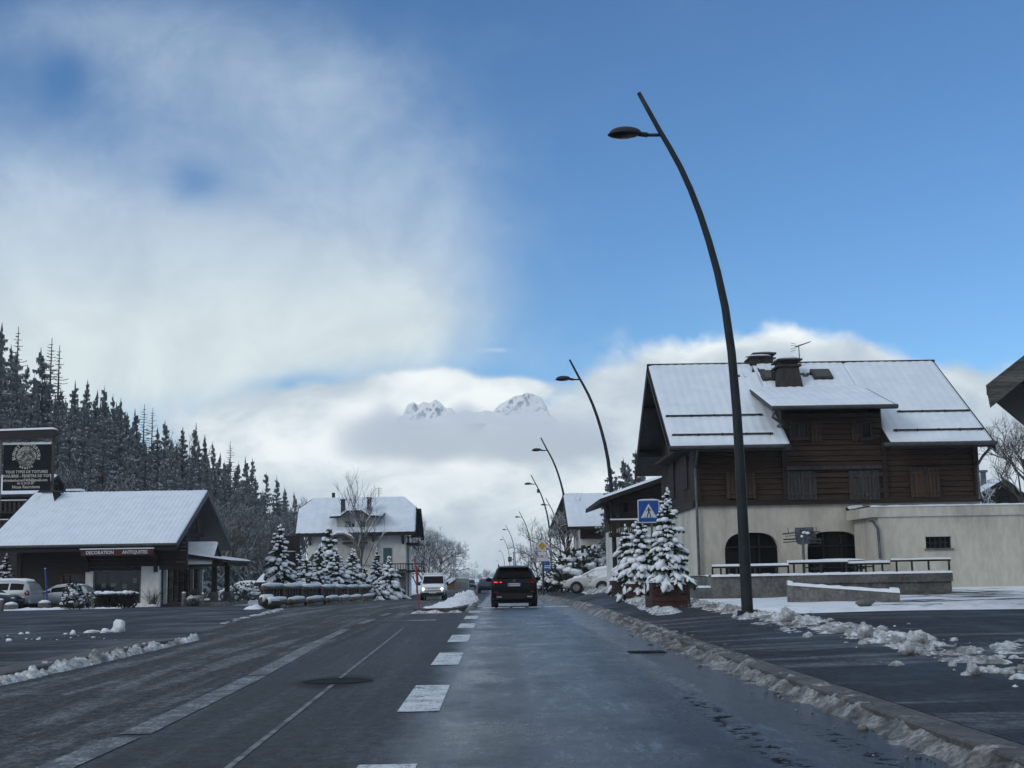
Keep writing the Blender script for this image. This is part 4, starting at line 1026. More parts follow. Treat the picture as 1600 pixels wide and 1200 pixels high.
# ------------------------------------------------------------------ terrace in front of the chalet
def terrace():
    root = thing('terrace', 'raised concrete terrace with snow on its edge in front of the chalet', 'terrace', (12, 43, .6), world=True)
    y0, y1 = 41.0, 49.9
    a, c = at(1111, 902, y0), at(1486, 893.5, y0); zt = (a.z+c.z)/2
    b = MB(); b.box(a.x, c.x, y0, 46.4, .2, zt); b.box(a.x, at(1372, 900, 49.6).x-.3, 46.4, y1, .2, zt-.003)
    d = at(1085, 907, y0+.1); b.box(d.x, a.x, y0+.06, y1, .2, zt-.32)
    e = at(1232, 900, y0); b.box(e.x, c.x+.03, y0-.05, y0, zt-.26, zt-.006)
    b.build('concrete_base', M['concrete'], root)
    b = MB(); b.smooth = True
    def sn(xa, xb, ya, yb2, z, t=.06, n=150):
        b.grid(lambda u, v: (xa+(xb-xa)*u, ya+(yb2-ya)*v, z-.008+(t+.035*mn.noise(Vector((u*40, v*5+ya, z))))*min(1, min(v, 1-v)*9)), n, 10)
    for args in ((a.x, c.x+.03, y0-.07, y0+.55, zt), (a.x+.1, c.x-.1, y0+1.3, 46.3, zt, .035), (d.x, a.x, y0+.04, y0+.8, zt-.32, .05, 20)):
        b = MB(); b.smooth = True; sn(*args); b.build('snow_cover', M['snow'], root)
    # railings
    def rail(xa, xb, yy, ztop, posts, name, text, zs2=None):
        r = thing('railing', text, 'railing', ((xa+xb)/2, yy, zt), world=True)
        g = MB(); g.box(xa, xb, yy-.03, yy+.03, ztop-.06, ztop); g.build('top_rail', M['wood_black'], r)
        for x in posts:
            p = MB(); p.box(x-.025, x+.025, yy-.025, yy+.025, zt-.02, ztop-.061); p.build('post', M['metal_dark'], r)
        g = MB(); g.smooth = True; n = int((xb-xa)*14)
        g.grid(lambda u, v: (xa+(xb-xa)*u, yy-.055+.11*v, ztop-.01+max(-.012, (.055+.05*mn.noise(Vector((xa+u*(xb-xa)*.7, v*.8, yy))))*min(1, min(v, 1-v)*5+.05))), n, 7)
        g.build('snow_cover', M['snow'], r)
    X = lambda px: at(px, 885, 41.25).x
    Z = lambda px, py: at(px, py, 41.25).z
    rail(X(1112), X(1232), 41.25, Z(1170, 884), [X(p) for p in (1113, 1126, 1139, 1151, 1180, 1213)], 'railing', 'low snow topped railing at the planter end of the terrace')
    rail(X(1230), X(1325), 41.3, Z(1280, 878), [X(p) for p in (1232, 1241, 1256, 1284, 1323)], 'railing', 'thickly snow topped middle railing of the terrace')
    rail(X(1326), X(1392), 41.35, Z(1350, 879.5), [X(p) for p in (1338, 1354, 1366, 1380)], 'railing', 'bare dark railing section beside the terrace table')
    rail(X(1392), X(1486), 41.25, Z(1440, 874), [X(p) for p in (1401, 1425, 1451, 1483)], 'railing', 'railing on the corner of the terrace next to the garage window')
    # ramp wall
    r = thing('ramp_wall', 'low sloping concrete wall with a snow cap before the terrace', 'wall', (11, 36, .4), world=True)
    p0, p1, q1, q0 = at(1231, 914, 37.2), at(1406, 926, 35.2), at(1406, 938, 35.2), at(1231, 929, 37.2)
    b = MB(); n = Vector((0.12, 1, 0)).normalized()*.3
    b.prism([p0, p1, (q1.x, q1.y, q1.z-.3), (q0.x, q0.y, q0.z-.3)], n); b.build('wall', M['concrete'], r)
    b = MB(); b.smooth = True
    def rs(u, v):
        p = p0+(p1-p0)*u+n*(v*1.2-.1); h = (.075+.03*mn.noise(Vector((u*14, v*3, 2))))*min(1, min(v, 1-v)*6)
        if u < .05 or u > .93: h += .05*min(1, min(v, 1-v)*6)
        return (p.x, p.y, p.z-.01+h)
    b.grid(rs, 90, 9); b.f = [tuple(f) for f in b.f]; b.build('snow_cover', M['snow'], r)
    # metal sign on a post
    s = thing('metal_sign', 'grey cut metal sign with branch like bars on a thin post', 'sign', (at(1255, 880, 44).x, 44, zt), world=True)
    P = lambda px, py, y=44: at(px, py, y)
    g = MB(); a = P(1255, 850); g.tube([(a.x, 44.03, zt-.05), (a.x, 44.03, a.z+.3)], .045, 8); g.build('post', M['metal'], s)
    g = MB(); a, c = P(1242, 850), P(1273, 824); g.prism([P(1242, 824.5), P(1271, 823.5), P(1272, 832), P(1275, 833), P(1276, 849), P(1258, 850), P(1256, 852), P(1246, 850), P(1243, 840)], (0, .03, 0)); g.build('panel', M['metal'], s)
    g = MB()
    for (x0, y0_, x1, y1_, t) in ((1223, 834.5, 1244, 832, 1.2), (1224, 843, 1246, 842, 1.3), (1224, 847.5, 1246, 846, .9), (1227, 838, 1243, 836.5, .6), (1262, 831, 1282, 831, 1.2), (1264, 844, 1284, 843, 1.4), (1266, 848, 1283, 848.5, 1.0), (1250, 828, 1277, 842, .9), (1231, 824.5, 1232, 833, .6), (1275, 823, 1275.5, 832, .6), (1280, 840, 1283, 849, .7)):
        g.tube([P(x0, y0_, 43.96), P(x1, y1_, 43.96)], t*44/F, 6)
    g.build('bars', M['wood_grey'], s)
    g = MB(); g.smooth = True
    for (px, py, w) in ((1256, 832, .07), (1262, 833, .08), (1253, 838, .05)): g.blob(P(px, py, 43.94), (w, .04, .045), int(px), .3, 2, 8, 6)
    g.build('snow_clump', M['snow'], s)
    # picnic table
    t = thing('picnic_table', 'dark picnic table with snow on top behind the terrace railing', 'table', (at(1315, 890, 43).x, 43, zt), world=True)
    cx = at(1310, 890, 43).x
    g = MB(); g.box(cx-.9, cx+.9, 42.6, 43.4, zt+.36, zt+.41); g.build('tabletop', M['wood_black'], t)
    for yy in (42.25, 43.75): g = MB(); g.box(cx-.85, cx+.85, yy-.14, yy+.14, zt+.20, zt+.24); g.build('bench_seat', M['wood_black'], t)
    for xx in (-.65, .65):
        g = MB(); g.box(cx+xx-.04, cx+xx+.04, 42.2, 43.8, zt+.15, zt+.20); g.box(cx+xx-.04, cx+xx+.04, 42.7, 42.8, zt, zt+.36); g.box(cx+xx-.04, cx+xx+.04, 43.2, 43.3, zt, zt+.36); g.build('leg', M['wood_black'], t)
    g = MB(); g.smooth = True; g.blob((cx, 43, zt+.42), (.9, .42, .07), 3, .1, 2, 20, 8, zmin=zt+.412); g.build('snow_cover', M['snow'], t)
terrace()

# ------------------------------------------------------------------ simple gabled house used for the further buildings
def gable_house(root, x0, x1, yE, yR, ez, rz_, wx0, wx1, yF, zg, roof_m, wall_m, gable_m, th=.22, snow=.09, rib=.4, band=None, seed=0):
    sl = (rz_-ez)/(yR-yE); yB = 2*yR-yE; yK = 2*yR-yF
    b = MB(); b.box(wx0, wx1, yF, yK, zg-.6, ez-.12); b.build('wall', wall_m, root)
    for x in (wx0, wx1-.08): g = MB(); g.prism([(x-.012, yF+.02, ez-.14), (x-.012, yR, ez+(yR-yF)*sl-.3+.35), (x-.012, yK-.02, ez-.14)], (.09, 0, 0)); g.build('gable', gable_m, root)
    b = MB()
    roof_slab(b, (x0, yE, ez), (x1, yE, ez), (x0, yR, rz_), (x1, yR, rz_), th); roof_slab(b, (x1, yB, ez), (x0, yB, ez), (x1, yR+.002, rz_), (x0, yR+.002, rz_), th)
    for x in (x0-.02, x1-.05):
        b.prism([(x, yE-.04, ez+.02), (x, yR, rz_+.03), (x, yR, rz_-.34), (x, yE-.04, ez-.32)], (.07, 0, 0)); b.prism([(x, yB+.04, ez+.02), (x, yR+.004, rz_+.03), (x, yR+.004, rz_-.34), (x, yB+.04, ez-.32)], (.07, 0, 0))
    rf = b.build('roof', roof_m, root)
    s = MB(); roof_snow(s, (x0, yE, ez), (x1, yE, ez), (x0, yR, rz_), (x1, yR, rz_), snow, rib=rib, seed=seed); s.build('snow_cover', M['snow_roof'], rf); s = MB(); roof_snow(s, (x1, yB, ez), (x0, yB, ez), (x1, yR, rz_), (x0, yR, rz_), snow, rib=rib, seed=seed+1, nb=5, na=40)
    s.build('snow_cover', M['snow_roof'], rf)
    return rf

def annex():
    """timber annex left of the chalet with a single sloping roof and balcony"""
    Y = 66.0
    root = thing('timber_annex', 'brown timber annex with balcony between chalet and spruces', 'house', (7.5, 70, .4), world=True)
    a, c = at(938, 779, Y), at(1030, 747, Y)
    sl = (c.z-a.z)/(c.x-a.x); xr = 10.5; zr_ = a.z+(xr-a.x)*sl
    b = MB(); b.prism([(a.x, Y, a.z), (xr, Y, zr_), (xr, Y+11, zr_), (a.x, Y+11, a.z)], (0, 0, -.22)); rf = b.build('roof', M['wood_black'], root)
    b = MB(); b.smooth = True; b.grid(lambda u, v: (a.x+(xr-a.x)*u, Y-.03+11*v, a.z+(xr-a.x)*u*sl-.01+.13*min(1, min(v, 1-v)*60)*min(1, u*30+.1)), 30, 30); b.build('snow_cover', M['snow_roof'], rf)
    w0 = at(968, 800, Y+.8).x; yw = Y+.8
    zt = lambda x: a.z+(x-a.x)*sl-.24
    zm = at(990, 822, Y).z
    b = MB(); b.prism([(w0, yw, zm), (xr-.3, yw, zm), (xr-.3, yw, zt(xr-.3)), (w0, yw, zt(w0))], (0, 9.5, 0)); b.build('timber_wall', M['wood_dark'], root)
    b = MB(); b.box(w0+.05, xr-.35, yw+.05, yw+9.4, -.3, zm-.01); b.build('wall', M['stucco_w'], root)
    for (px0, px1, py0, py1) in ((1000, 1010, 785, 806), (975, 981, 786, 800)):
        p, q = at(px0, py1, yw-.03), at(px1, py0, yw-.03); g = MB(); g.box(p.x, q.x, yw-.05, yw-.005, p.z, q.z); g.build('window', M['glass'], root)
    p, q = at(972, 892, yw), at(984, 850, yw); g = MB(); g.box(p.x, q.x, yw-.0, yw+.04, p.z, q.z); g.build('door', M['wood_brown'], root)
    p, q = at(954, 838, Y-.3), at(1002, 812, Y-.3)
    g = MB(); g.box(p.x, q.x, Y-.3, yw, p.z-.02, p.z+.18); g.box(p.x, q.x, Y-.3, Y-.24, q.z-.08, q.z); 
    n = 16
    for i in range(n+1): x = p.x+(q.x-p.x)*i/n; g.box(x-.03, x+.03, Y-.29, Y-.25, p.z+.18, q.z-.08)
    bal = g.build('balcony', M['wood_dark'], root)
    g = MB(); g.box(p.x, q.x, Y-.32, Y-.22, q.z+.003, q.z+.07); g.build('snow_cover', M['snow'], bal)
    for (pa, pc) in (((942, 784), (955, 822)), ((950, 782), (963, 815))):
        g = MB(); g.tube([at(*pa, Y+.2), at(*pc, Y+.6)], .09, 6); g.build('strut', M['wood_black'], root)
annex()

def far_house():
    root = thing('house', 'house with a wide snowy roof and wooden band behind the bare tree', 'house', (9, 106, -.2), world=True)
    e = at(895, 823, 100); r = at(882, 773, 106)
    gable_house(root, r.x-.15, 17, 100, 106, e.z, r.z, r.x+.9, 16, 101.2, -.2, M['wood_black'], M['stucco_w'], M['wood_black'], rib=.5, seed=21)
    p, q = at(890, 842, 101), at(967, 826, 101)
    g = MB(); g.box(r.x+.85, 16.1, 101.08, 101.19, p.z, q.z); g.build('wood_band', M['brick'], root)
    # deep dark overhang of the back slope on the street side
    t = at(852, 833, 112)
    g = MB(); g.prism([(r.x-.15, 106, r.z-.05), (t.x+.2, 112, t.z+.1), (t.x+.2, 112, t.z-.35), (r.x+.9, 107, t.z-.1)], (.4, .2, 0)); g.build('gable_overhang', M['wood_black'], root)
    for (a, c) in ((905, 915), (930, 942)):
        p, q = at(a, 892, 101.1), at(c, 862, 101.1); g = MB(); g.box(p.x, q.x, 101.1, 101.19, p.z, q.z); g.build('window', M['glass'], root)
far_house()

def small_chalet():
    root = thing('small_chalet', 'small dark chalet with a metal flue half hidden behind the garage', 'chalet', (30, 80, 2), world=True)
    Y = 76.0
    l, r, e = at(1528, 772, Y), at(1571, 747, Y), at(1601, 776, Y)
    yb = Y+9
    b = MB()
    b.prism([(l.x, Y, l.z), (r.x, Y, r.z), (r.x+.3, yb, r.z), (l.x+.3, yb, l.z)], (0, 0, -.2)); b.prism([(r.x, Y, r.z), (e.x+.6, Y, e.z-.3), (e.x+.9, yb, e.z-.3), (r.x+.3, yb, r.z)], (0, 0, -.2))
    rf = b.build('roof', M['wood_black'], root)
    b = MB(); b.smooth = True
    for (s0, s1) in ((l, r), (Vector((e.x+.6, Y, e.z-.3)), r)):
        k = len(b.f); b.grid(lambda u, v: (s0.x+(s1.x-s0.x)*u+.3*v, Y-.02+9*v, s0.z+(s1.z-s0.z)*u-.01+.12*min(1, min(v, 1-v)*40)), 14, 24)
    b.build('snow_cover', M['snow_roof'], rf)
    b = MB(); b.prism([(l.x+.6, Y+.7, -.5), (e.x-.1, Y+.7, -.5), (e.x-.1, Y+.7, e.z-.25), (r.x, Y+.7, r.z-.25), (l.x+.6, Y+.7, l.z-.05)], (.2, 7.6, 0)); b.build('wall', M['wood_dark'], root)
    p, q = at(1536, 760, Y+2), at(1536, 738, Y+2)
    g = MB(); g.tube([(p.x, Y+2, p.z-.4), (q.x, Y+2, q.z)], .16, 10); g.tube([(q.x, Y+2, q.z), (q.x, Y+2, q.z+.12)], .26, 10); g.build('flue', M['metal'], root)
    p, q = at(1563, 800, Y+.6), at(1578, 775, Y+.6); g = MB(); g.box(p.x, q.x, Y+.62, Y+.69, p.z, q.z); g.build('window', M['glass'], root)
small_chalet()

def near_house():
    """only the eave corner of this one shows; it stands turned towards the car park"""
    c = at(1541, 606, 30); c2 = at(1545, 637, 30)
    ang = R(-27)
    root = thing('house', 'neighbouring house showing only its grey timber eave corner', 'house', (c.x, c.y, gz(c.x, c.y)), ang)
    zg = root.location.z; E = c.z-zg; sl = .72; W = 9.0; D = 8.0; wid = 4.6
    b = MB()
    zz = lambda x: E+min(x, 2*wid-x)*sl
    for (xa, xb) in ((0, wid), (2*wid, wid)):
        b.prism([(xa, 0, zz(xa)), (xb, 0, zz(xb)), (xb, D, zz(xb)), (xa, D, zz(xa))], (0, 0, -.16))
    rf = b.build('roof', M['wood_black'], root)
    b = MB()
    for (xa, xb) in ((0, wid), (2*wid, wid)):
        b.prism([(xa, -.06, zz(xa)+.05), (xb, -.06, zz(xb)+.05), (xb, -.06, zz(xb)-.36), (xa+(.06 if xa == 0 else -.06), -.06, zz(xa)-.46)], (0, .055, 0))
    b.build('bargeboard', M['wood_silver'], root)
    b = MB(); b.smooth = True
    b.grid(lambda u, v: (wid*u, -.04+D*v, zz(wid*u)+.0+.10*min(1, min(v, 1-v)*30)*min(1, u*12)), 20, 24); b.build('snow_cover', M['snow_roof'], rf)
    b = MB(); b.prism([(1.5, 1.4, -.4), (2*wid-1.3, 1.4, -.4), (2*wid-1.3, 1.4, zz(1.3)-.2), (wid, 1.4, zz(wid)-.25), (1.5, 1.4, zz(1.5)-.2)], (0, D-2.4, 0)); b.build('wall', M['wood_dark'], root)
    b = MB(); b.box(.5, 3.2, .8, .95, E+.12, E+.24); b.box(1.3, 1.5, .0, 2.0, E+.1, E+.3); b.build('purlin', M['wood_grey'], root)
    b = MB(); b.box(3.0, 4.4, 1.3, 1.39, 1.2, 2.4); b.build('window', M['glass'], root)
near_house()

# ------------------------------------------------------------------ antique shop on the left
def shop():
    K = 1.12; rnd = random.Random(9)
    yE, yR = 76*K, 84*K; yF = 77.5*K
    er, rr = at(278, 849, yE), at(325, 768, yR)
    x1 = (er.x+rr.x)/2; x0 = at(52, 775, yR).x; ez = at(140, 851, yE).z; rz_ = at(190, 770, yR).z
    sl = (rz_-ez)/(yR-yE); zg = -.35; yB = 2*yR-yE
    root = thing('antique_shop', 'low brown wooden antique shop under a broad snowy roof', 'shop', ((x0+x1)/2, yR, zg), world=True)
    X = lambda px, y=yF: at(px, 900, y).x
    Z = lambda py, px=180, y=yF: at(px, py, y).z
    wx0, wxp, wx1 = X(26), X(222), X(249)
    # front wall boards, with openings for the shop window and the small window
    zt = ez+.25; b = MB()
    s0, s1, sz0, sz1 = X(146), X(221), Z(943), Z(892)
    t0, t1, tz0, tz1 = X(97), X(131), Z(925), Z(898)
    cuts = [wx0, t0, t1, X(134)]
    planks(b, (wx0, yF), (t0, yF), zg-.2, zt, .24, .06, rnd); planks(b, (t1, yF), (X(134), yF), zg-.2, zt, .24, .06, rnd)
    planks(b, (t0, yF), (t1, yF), zg-.2, tz0, .24, .06, rnd); planks(b, (t0, yF), (t1, yF), tz1, zt, .24, .06, rnd); planks(b, (X(134), yF), (X(290), yF), sz1+.02, zt, .24, .06, rnd)
    b.box(wx0, t0, yF+.003, yF+.3, zg-.3, zt); b.box(wx0+.01, wx0+.3, yF+.3, yB-2, zg-.3, zt); b.box(X(290), X(290)+.0 if False else X(292), yF+.003, yF+.3, sz1, zt)
    b.build('timber_wall', M['wood_dark'], root)
    b = MB(); b.box(X(134), s0-.0, yF-.08, yF+.4, zg-.3, sz1); b.box(s1, wx1, yF-.08, yF+.4, zg-.3, sz1+.25); b.box(s0, s1, yF-.05, yF+.4, zg-.3, sz0); b.build('pillar', M['stucco_w'], root)
    g = MB(); g.box(s0, s1, yF+.10, yF+.16, sz0, sz1); w = g.build('shop_window', M['glass_shop'], root)
    f = MB(); f.box(s0, s0+.12, yF+.0, yF+.09, sz0, sz1); f.box(s1-.1, s1, yF+.0, yF+.09, sz0, sz1); f.box(s0, s1, yF+.0, yF+.09, sz1-.06, sz1); f.build('frame', M['metal'], w)
    for (px, py, ww, hh) in ((162, 915, .28, .25), (177, 914, .35, .22), (211, 907, .22, .3), (195, 916, .3, .3), (170, 928, .4, .3)): q = at(px, py, yF+.09); f = MB(); f.box(q.x-ww/2, q.x+ww/2, yF+.085, yF+.097, q.z-hh/2, q.z+hh/2); f.build('window_display', M['concrete'], w)
    g = MB(); g.box(t0, t1, yF+.08, yF+.14, tz0, tz1); w = g.build('window', M['glass_shop'], root)
    f = MB(); f.box(t0-.05, t0+.07, yF-.09, yF+.06, tz0-.05, tz1+.1); f.box(t1-.07, t1+.05, yF-.09, yF+.06, tz0-.05, tz1+.1); f.box((t0+t1)/2-.3, (t0+t1)/2-.2, yF-.05, yF+.06, tz0, tz1); f.box(t0-.05, t1+.05, yF-.09, yF+.06, tz1, tz1+.12); f.build('frame', M['wood_red'], w)
    # glazed side under the porch, with pale posts
    xg = wx1-.2
    b = MB(); b.box(xg-.25, xg-.15, yF+.4, yB-2.5, zg+.02, 1.95); b.build('glazing', M['glass_shop'], root)
    b = MB(); b.box(xg-.3, xg+.2, yF+.4, yB-2, 1.95, 2.6); b.box(xg-.32, x1-.2, yF+.41, yB-2, zg-.35, zg+.06); b.build('lintel', M['wood_dark'], root)
    for y in [yF+.9+1.55*i for i in range(9)]:
        g = MB(); g.box(xg-.12, xg+.1, y-.13, y+.13, zg+.06, 1.95); g.build('post', M['wood_pale'] if int(y*3) % 3 else M['stucco_w'], root)
    # gable above
    b = MB(); n = 9
    vplanks(b, (xg, yB-2), (xg, yF), 2.6, ez+.0, .3, .05, rnd, nrm=(1, 0, 0))
    b.poly([(xg, yF, ez-.1), (xg, yB-1.7, ez-.1), (xg, yR, ez+(yR-yF)*sl-.1)])
    b.box(xg+.1, x1-.2, yR-.14, yR+.14, rz_-.55, rz_-.25); b.box(xg, xg+.15, yF+1.5, yB-3, 4.3, 4.55); b.box(xg+.0, xg+.2, yR-.1, yR+.1, 3.2, rz_-.3)
    b.build('gable', M['wood_dark'], root)
    g = MB(); g.tube([(xg+.6, yR-1.9, 4.5), (xg+.6, yR-.3, rz_-.6)], .09, 6); g.tube([(xg+.6, yR+1.9, 4.5), (xg+.6, yR+.3, rz_-.6)], .09, 6); g.build('strut', M['wood_brown'], root)
    # roof
    b = MB(); roof_slab(b, (x0, yE, ez), (x1, yE, ez), (x0, yR, rz_), (x1, yR, rz_), .16); roof_slab(b, (x1, yB, ez), (x0, yB, ez), (x1, yR+.002, rz_), (x0, yR+.002, rz_), .16)
    for x in (x0, x1-.06):
        b.prism([(x, yE-.03, ez+.03), (x, yR, rz_+.03), (x, yR, rz_-.32), (x, yE-.03, ez-.3)], (.07, 0, 0)); b.prism([(x, yB+.03, ez+.03), (x, yR+.003, rz_+.03), (x, yR+.003, rz_-.32), (x, yB+.03, ez-.3)], (.07, 0, 0))
    rf = b.build('roof', M['metal_dark'], root)
    b = MB(); b.box(x0, x1, yE+.0, yE+.09, ez-.42, ez-.165); b.build('fascia', M['wood_black'], root)
    b = MB(); b.tube([(x0, yE-.07, ez-.08), (x1, yE-.07, ez-.08)], .09, 8); b.build('gutter', M['gutter'], root)
    b = MB(); roof_snow(b, (x0, yE, ez), (x1, yE, ez), (x0, yR, rz_), (x1, yR, rz_), .10, rib=.30, amp=.012, seed=11); b.build('snow_cover', M['snow_roof'], rf); b = MB(); roof_snow(b, (x1, yB, ez), (x0, yB, ez), (x1, yR, rz_), (x0, yR, rz_), .10, rib=.3, seed=12, nb=5, na=40); b.build('snow_cover', M['snow_roof'], rf)
    for px in (137, 244):
        q = at(px, 880, yF-.1); g = MB(); g.prism([(q.x-.11, yF-.1, q.z-.55), (q.x+.11, yF-.1, q.z-.55), (q.x+.11, yF-.1, ez-.1), (q.x-.11, yF-.1, ez-.1)], (0, -.18, 0)); g.prism([(q.x-.1, yF-.28, ez-.75), (q.x-.1, yE+.2, ez-.25), (q.x-.1, yE+.2, ez-.45), (q.x-.1, yF-.28, ez-1.1)], (.2, 0, 0)); g.build('bracket', M['wood_black'], root)
    q = at(33, 860, yF-.12); g = MB(); g.tube([(at(22, 853, yE).x, yE, ez-.15), (q.x, yF-.14, q.z-.3), (q.x, yF-.14, zg)], .06, 8); g.build('drainpipe', M['wood_brown'], root)
    # sign board
    a, c = at(126, 868, yE-.28), at(239, 858, yE-.28); hz = .38; ys = yE-.28
    zs = (at(180, 863, ys).z)
    g = MB(); g.box(a.x, c.x, ys, ys+.06, zs-hz/2, zs+hz/2); sb = g.build('sign_board', M['shopred'], root)
    g = MB(); g.box(a.x-.05, c.x+.05, ys-.05, ys+.12, zs+hz/2+.003, zs+hz/2+.07); g.build('sign_trim', M['snow'], sb)
    text_mesh('sign_lettering', 'DECORATION', .29, M['white_s'], sb, facing((a.x+(c.x-a.x)*.265, ys-.012, zs-.01)), bold=.008, sx=.92)
    text_mesh('sign_lettering', 'ANTIQUITES', .29, M['white_s'], sb, facing((a.x+(c.x-a.x)*.75, ys-.012, zs-.01)), bold=.008, sx=.96)
    # flared snow-sided chimney and the second one
    c0, c1 = at(61, 798, yR-1.5), at(97, 798, yR-1.5); t0_, t1_ = at(70, 770, yR-.9), at(85, 770, yR-.9)
    zc0 = ez+(yR-1.9-yE)*sl-.1
    g = MB(); V = [(c0.x, yR-1.9, zc0), (c1.x-.35, yR-1.9, zc0), (c1.x, yR-.3, zc0+.5), (c0.x+.3, yR-.3, zc0+.5), (t0_.x, yR-1.3, t0_.z), (t1_.x, yR-1.3, t0_.z), (t1_.x+.25, yR-.5, t0_.z), (t0_.x+.2, yR-.5, t0_.z)]
    g.add(V, [(3, 2, 1, 0), (4, 5, 6, 7), (0, 1, 5, 4), (1, 2, 6, 5), (2, 3, 7, 6), (3, 0, 4, 7)]); g.box(t0_.x-.2, t1_.x+.45, yR-1.5, yR-.3, t0_.z, t0_.z+.12); cm = g.build('chimney', M['chimney'], root)
    g = MB(); off = Vector((0, -.05, .03)); g.add([Vector(V[0])+off, Vector(V[1])+off, Vector(V[5])+off, Vector(V[4])+off, V[0], V[1], V[5], V[4]], [(0, 1, 2, 3), (0, 4, 5, 1), (1, 5, 6, 2), (3, 2, 6, 7), (0, 3, 7, 4)]); g.build('snow_cover', M['snow_roof'], cm)
    a, c = at(108, 771, yR+.8), at(129, 765, yR+.8); g = MB(); g.box(a.x, c.x, yR+.3, yR+1.1, rz_-.6, c.z-.12); cm = g.build('chimney', M['chimney'], root); g = MB(); g.box(a.x-.06, c.x+.06, yR+.24, yR+1.16, c.z-.117, c.z+.03); g.build('snow_cap', M['snow'], cm)
    # porch
    zl = 3.05; xp = at(376, 875, 94).x; z2 = at(376, 876, 94).z; y0, y1 = 90.5, 98.5
    yc = 92.6
    b = MB(); b.prism([(xg+.3, y0, zl), (xp, y0, z2), (xp, y1, z2), (xg+.3, y1, zl)], (0, 0, -.14)); 
    zq = at(340, 848, yc).z; xq = at(341, 850, yc).x
    for s in (-1, 1): b.prism([(xg+.3, yc, zq), (xq, yc, zq), (xq, yc+s*2.0, zq-1.45), (xg+.3, yc+s*2.0, zq-1.45)], (0, 0, -.12))
    pr = b.build('porch_roof', M['wood_black'], root)
    b = MB(); b.smooth = True
    b.grid(lambda u, v: (xg+.3+(xp-xg-.3)*u, y0+(y1-y0)*v, zl+(z2-zl)*u-.01+.10*min(1, min(v, 1-v)*25)*min(1, (1-u)*15)), 24, 40)
    b.build('snow_cover', M['snow'], pr)
    for s in (-1, 1):
        b = MB(); b.smooth = True; b.grid(lambda u, v: (xg+.3+(xq-xg-.3)*u, yc+s*2.0*v, zq-1.45*v-.005+.10*min(1, (1-v)*14)*min(1, (1-u)*18)), 24, 14); b.build('snow_cover', M['snow'], pr)
    b = MB(); b.poly([(xq-.15, yc-1.8, zq-1.4), (xq-.15, yc+1.8, zq-1.4), (xq-.15, yc, zq-.12)]); b.box(xg+.3, xp-.2, y0+.2, y0+.4, z2-.35, z2-.12); b.box(xp-.5, xp-.3, y0+.2, y1-.2, z2-.33, z2-.12); b.build('porch_gable', M['wood_black'], root)
    for (px, yy) in ((335, 92.0), (355, 95.5)):
        q = at(px, 915, yy).x
        g = MB(); g.box(q-.16, q+.16, yy-.16, yy+.16, zg+.75, z2-.1); p_ = g.build('porch_post', M['wood_black'], root)
        g = MB(); g.box(q-.24, q+.24, yy-.24, yy+.24, zg-.3, zg+.75); g.build('post_base', M['concrete'], p_)
    g = MB(); g.box(xg-.3, xp-.3, y0-1.2, y1, zg-.3, zg+.10); g.build('porch_step', M['concrete'], root)
shop()

def left_house():
    root = thing('house', 'dark timber house with balcony behind the antique shop and black sign', 'house', (-41, 120, 0), world=True)
    Y = 116.0; xr = at(44, 800, Y).x; zt = at(30, 772, Y).z
    b = MB(); b.box(-52, xr, Y, Y+9, -1, zt); b.build('wall', M['wood_black'], root)
    b = MB(); b.prism([(-53, Y-1.2, zt-.1), (xr+1.0, Y-1.2, zt-.1), (xr+1.0, Y+4.5, zt+1.9), (-53, Y+4.5, zt+1.9)], (0, 0, -.2)); b.prism([(xr+1.0, Y+10, zt-.1), (-53, Y+10, zt-.1), (-53, Y+4.51, zt+1.9), (xr+1.0, Y+4.51, zt+1.9)], (0, 0, -.2)); rf = b.build('roof', M['wood_black'], root)
    b = MB(); roof_snow(b, (-53, Y-1.2, zt-.1), (xr+1, Y-1.2, zt-.1), (-53, Y+4.5, zt+1.9), (xr+1, Y+4.5, zt+1.9), .12, seed=31, nb=8, na=60); b.build('snow_cover', M['snow_roof'], rf)
    for py in (800, 830):
        z = at(20, py, Y-.8).z; g = MB(); g.box(-52, xr+.2, Y-1, Y, z-.1, z+.05)
        g.box(-52, xr+.2, Y-1, Y-.92, z+.85, z+.95)
        for i in range(24): x = -46+i*.38; g.box(x, x+.2, Y-.98, Y-.95, z+.05, z+.85)
        bl = g.build('balcony', M['wood_dark'], root); g = MB(); g.box(-52, xr+.2, Y-1.04, Y-.9, z+.953, z+1.03); g.build('snow_cover', M['snow'], bl)
    for px in (12, 30):
        p, q = at(px-5, 848, Y-.05), at(px+5, 835, Y-.05); g = MB(); g.box(p.x, q.x, Y-.08, Y-.01, p.z, q.z); g.build('window', M['glass'], root)
left_house()

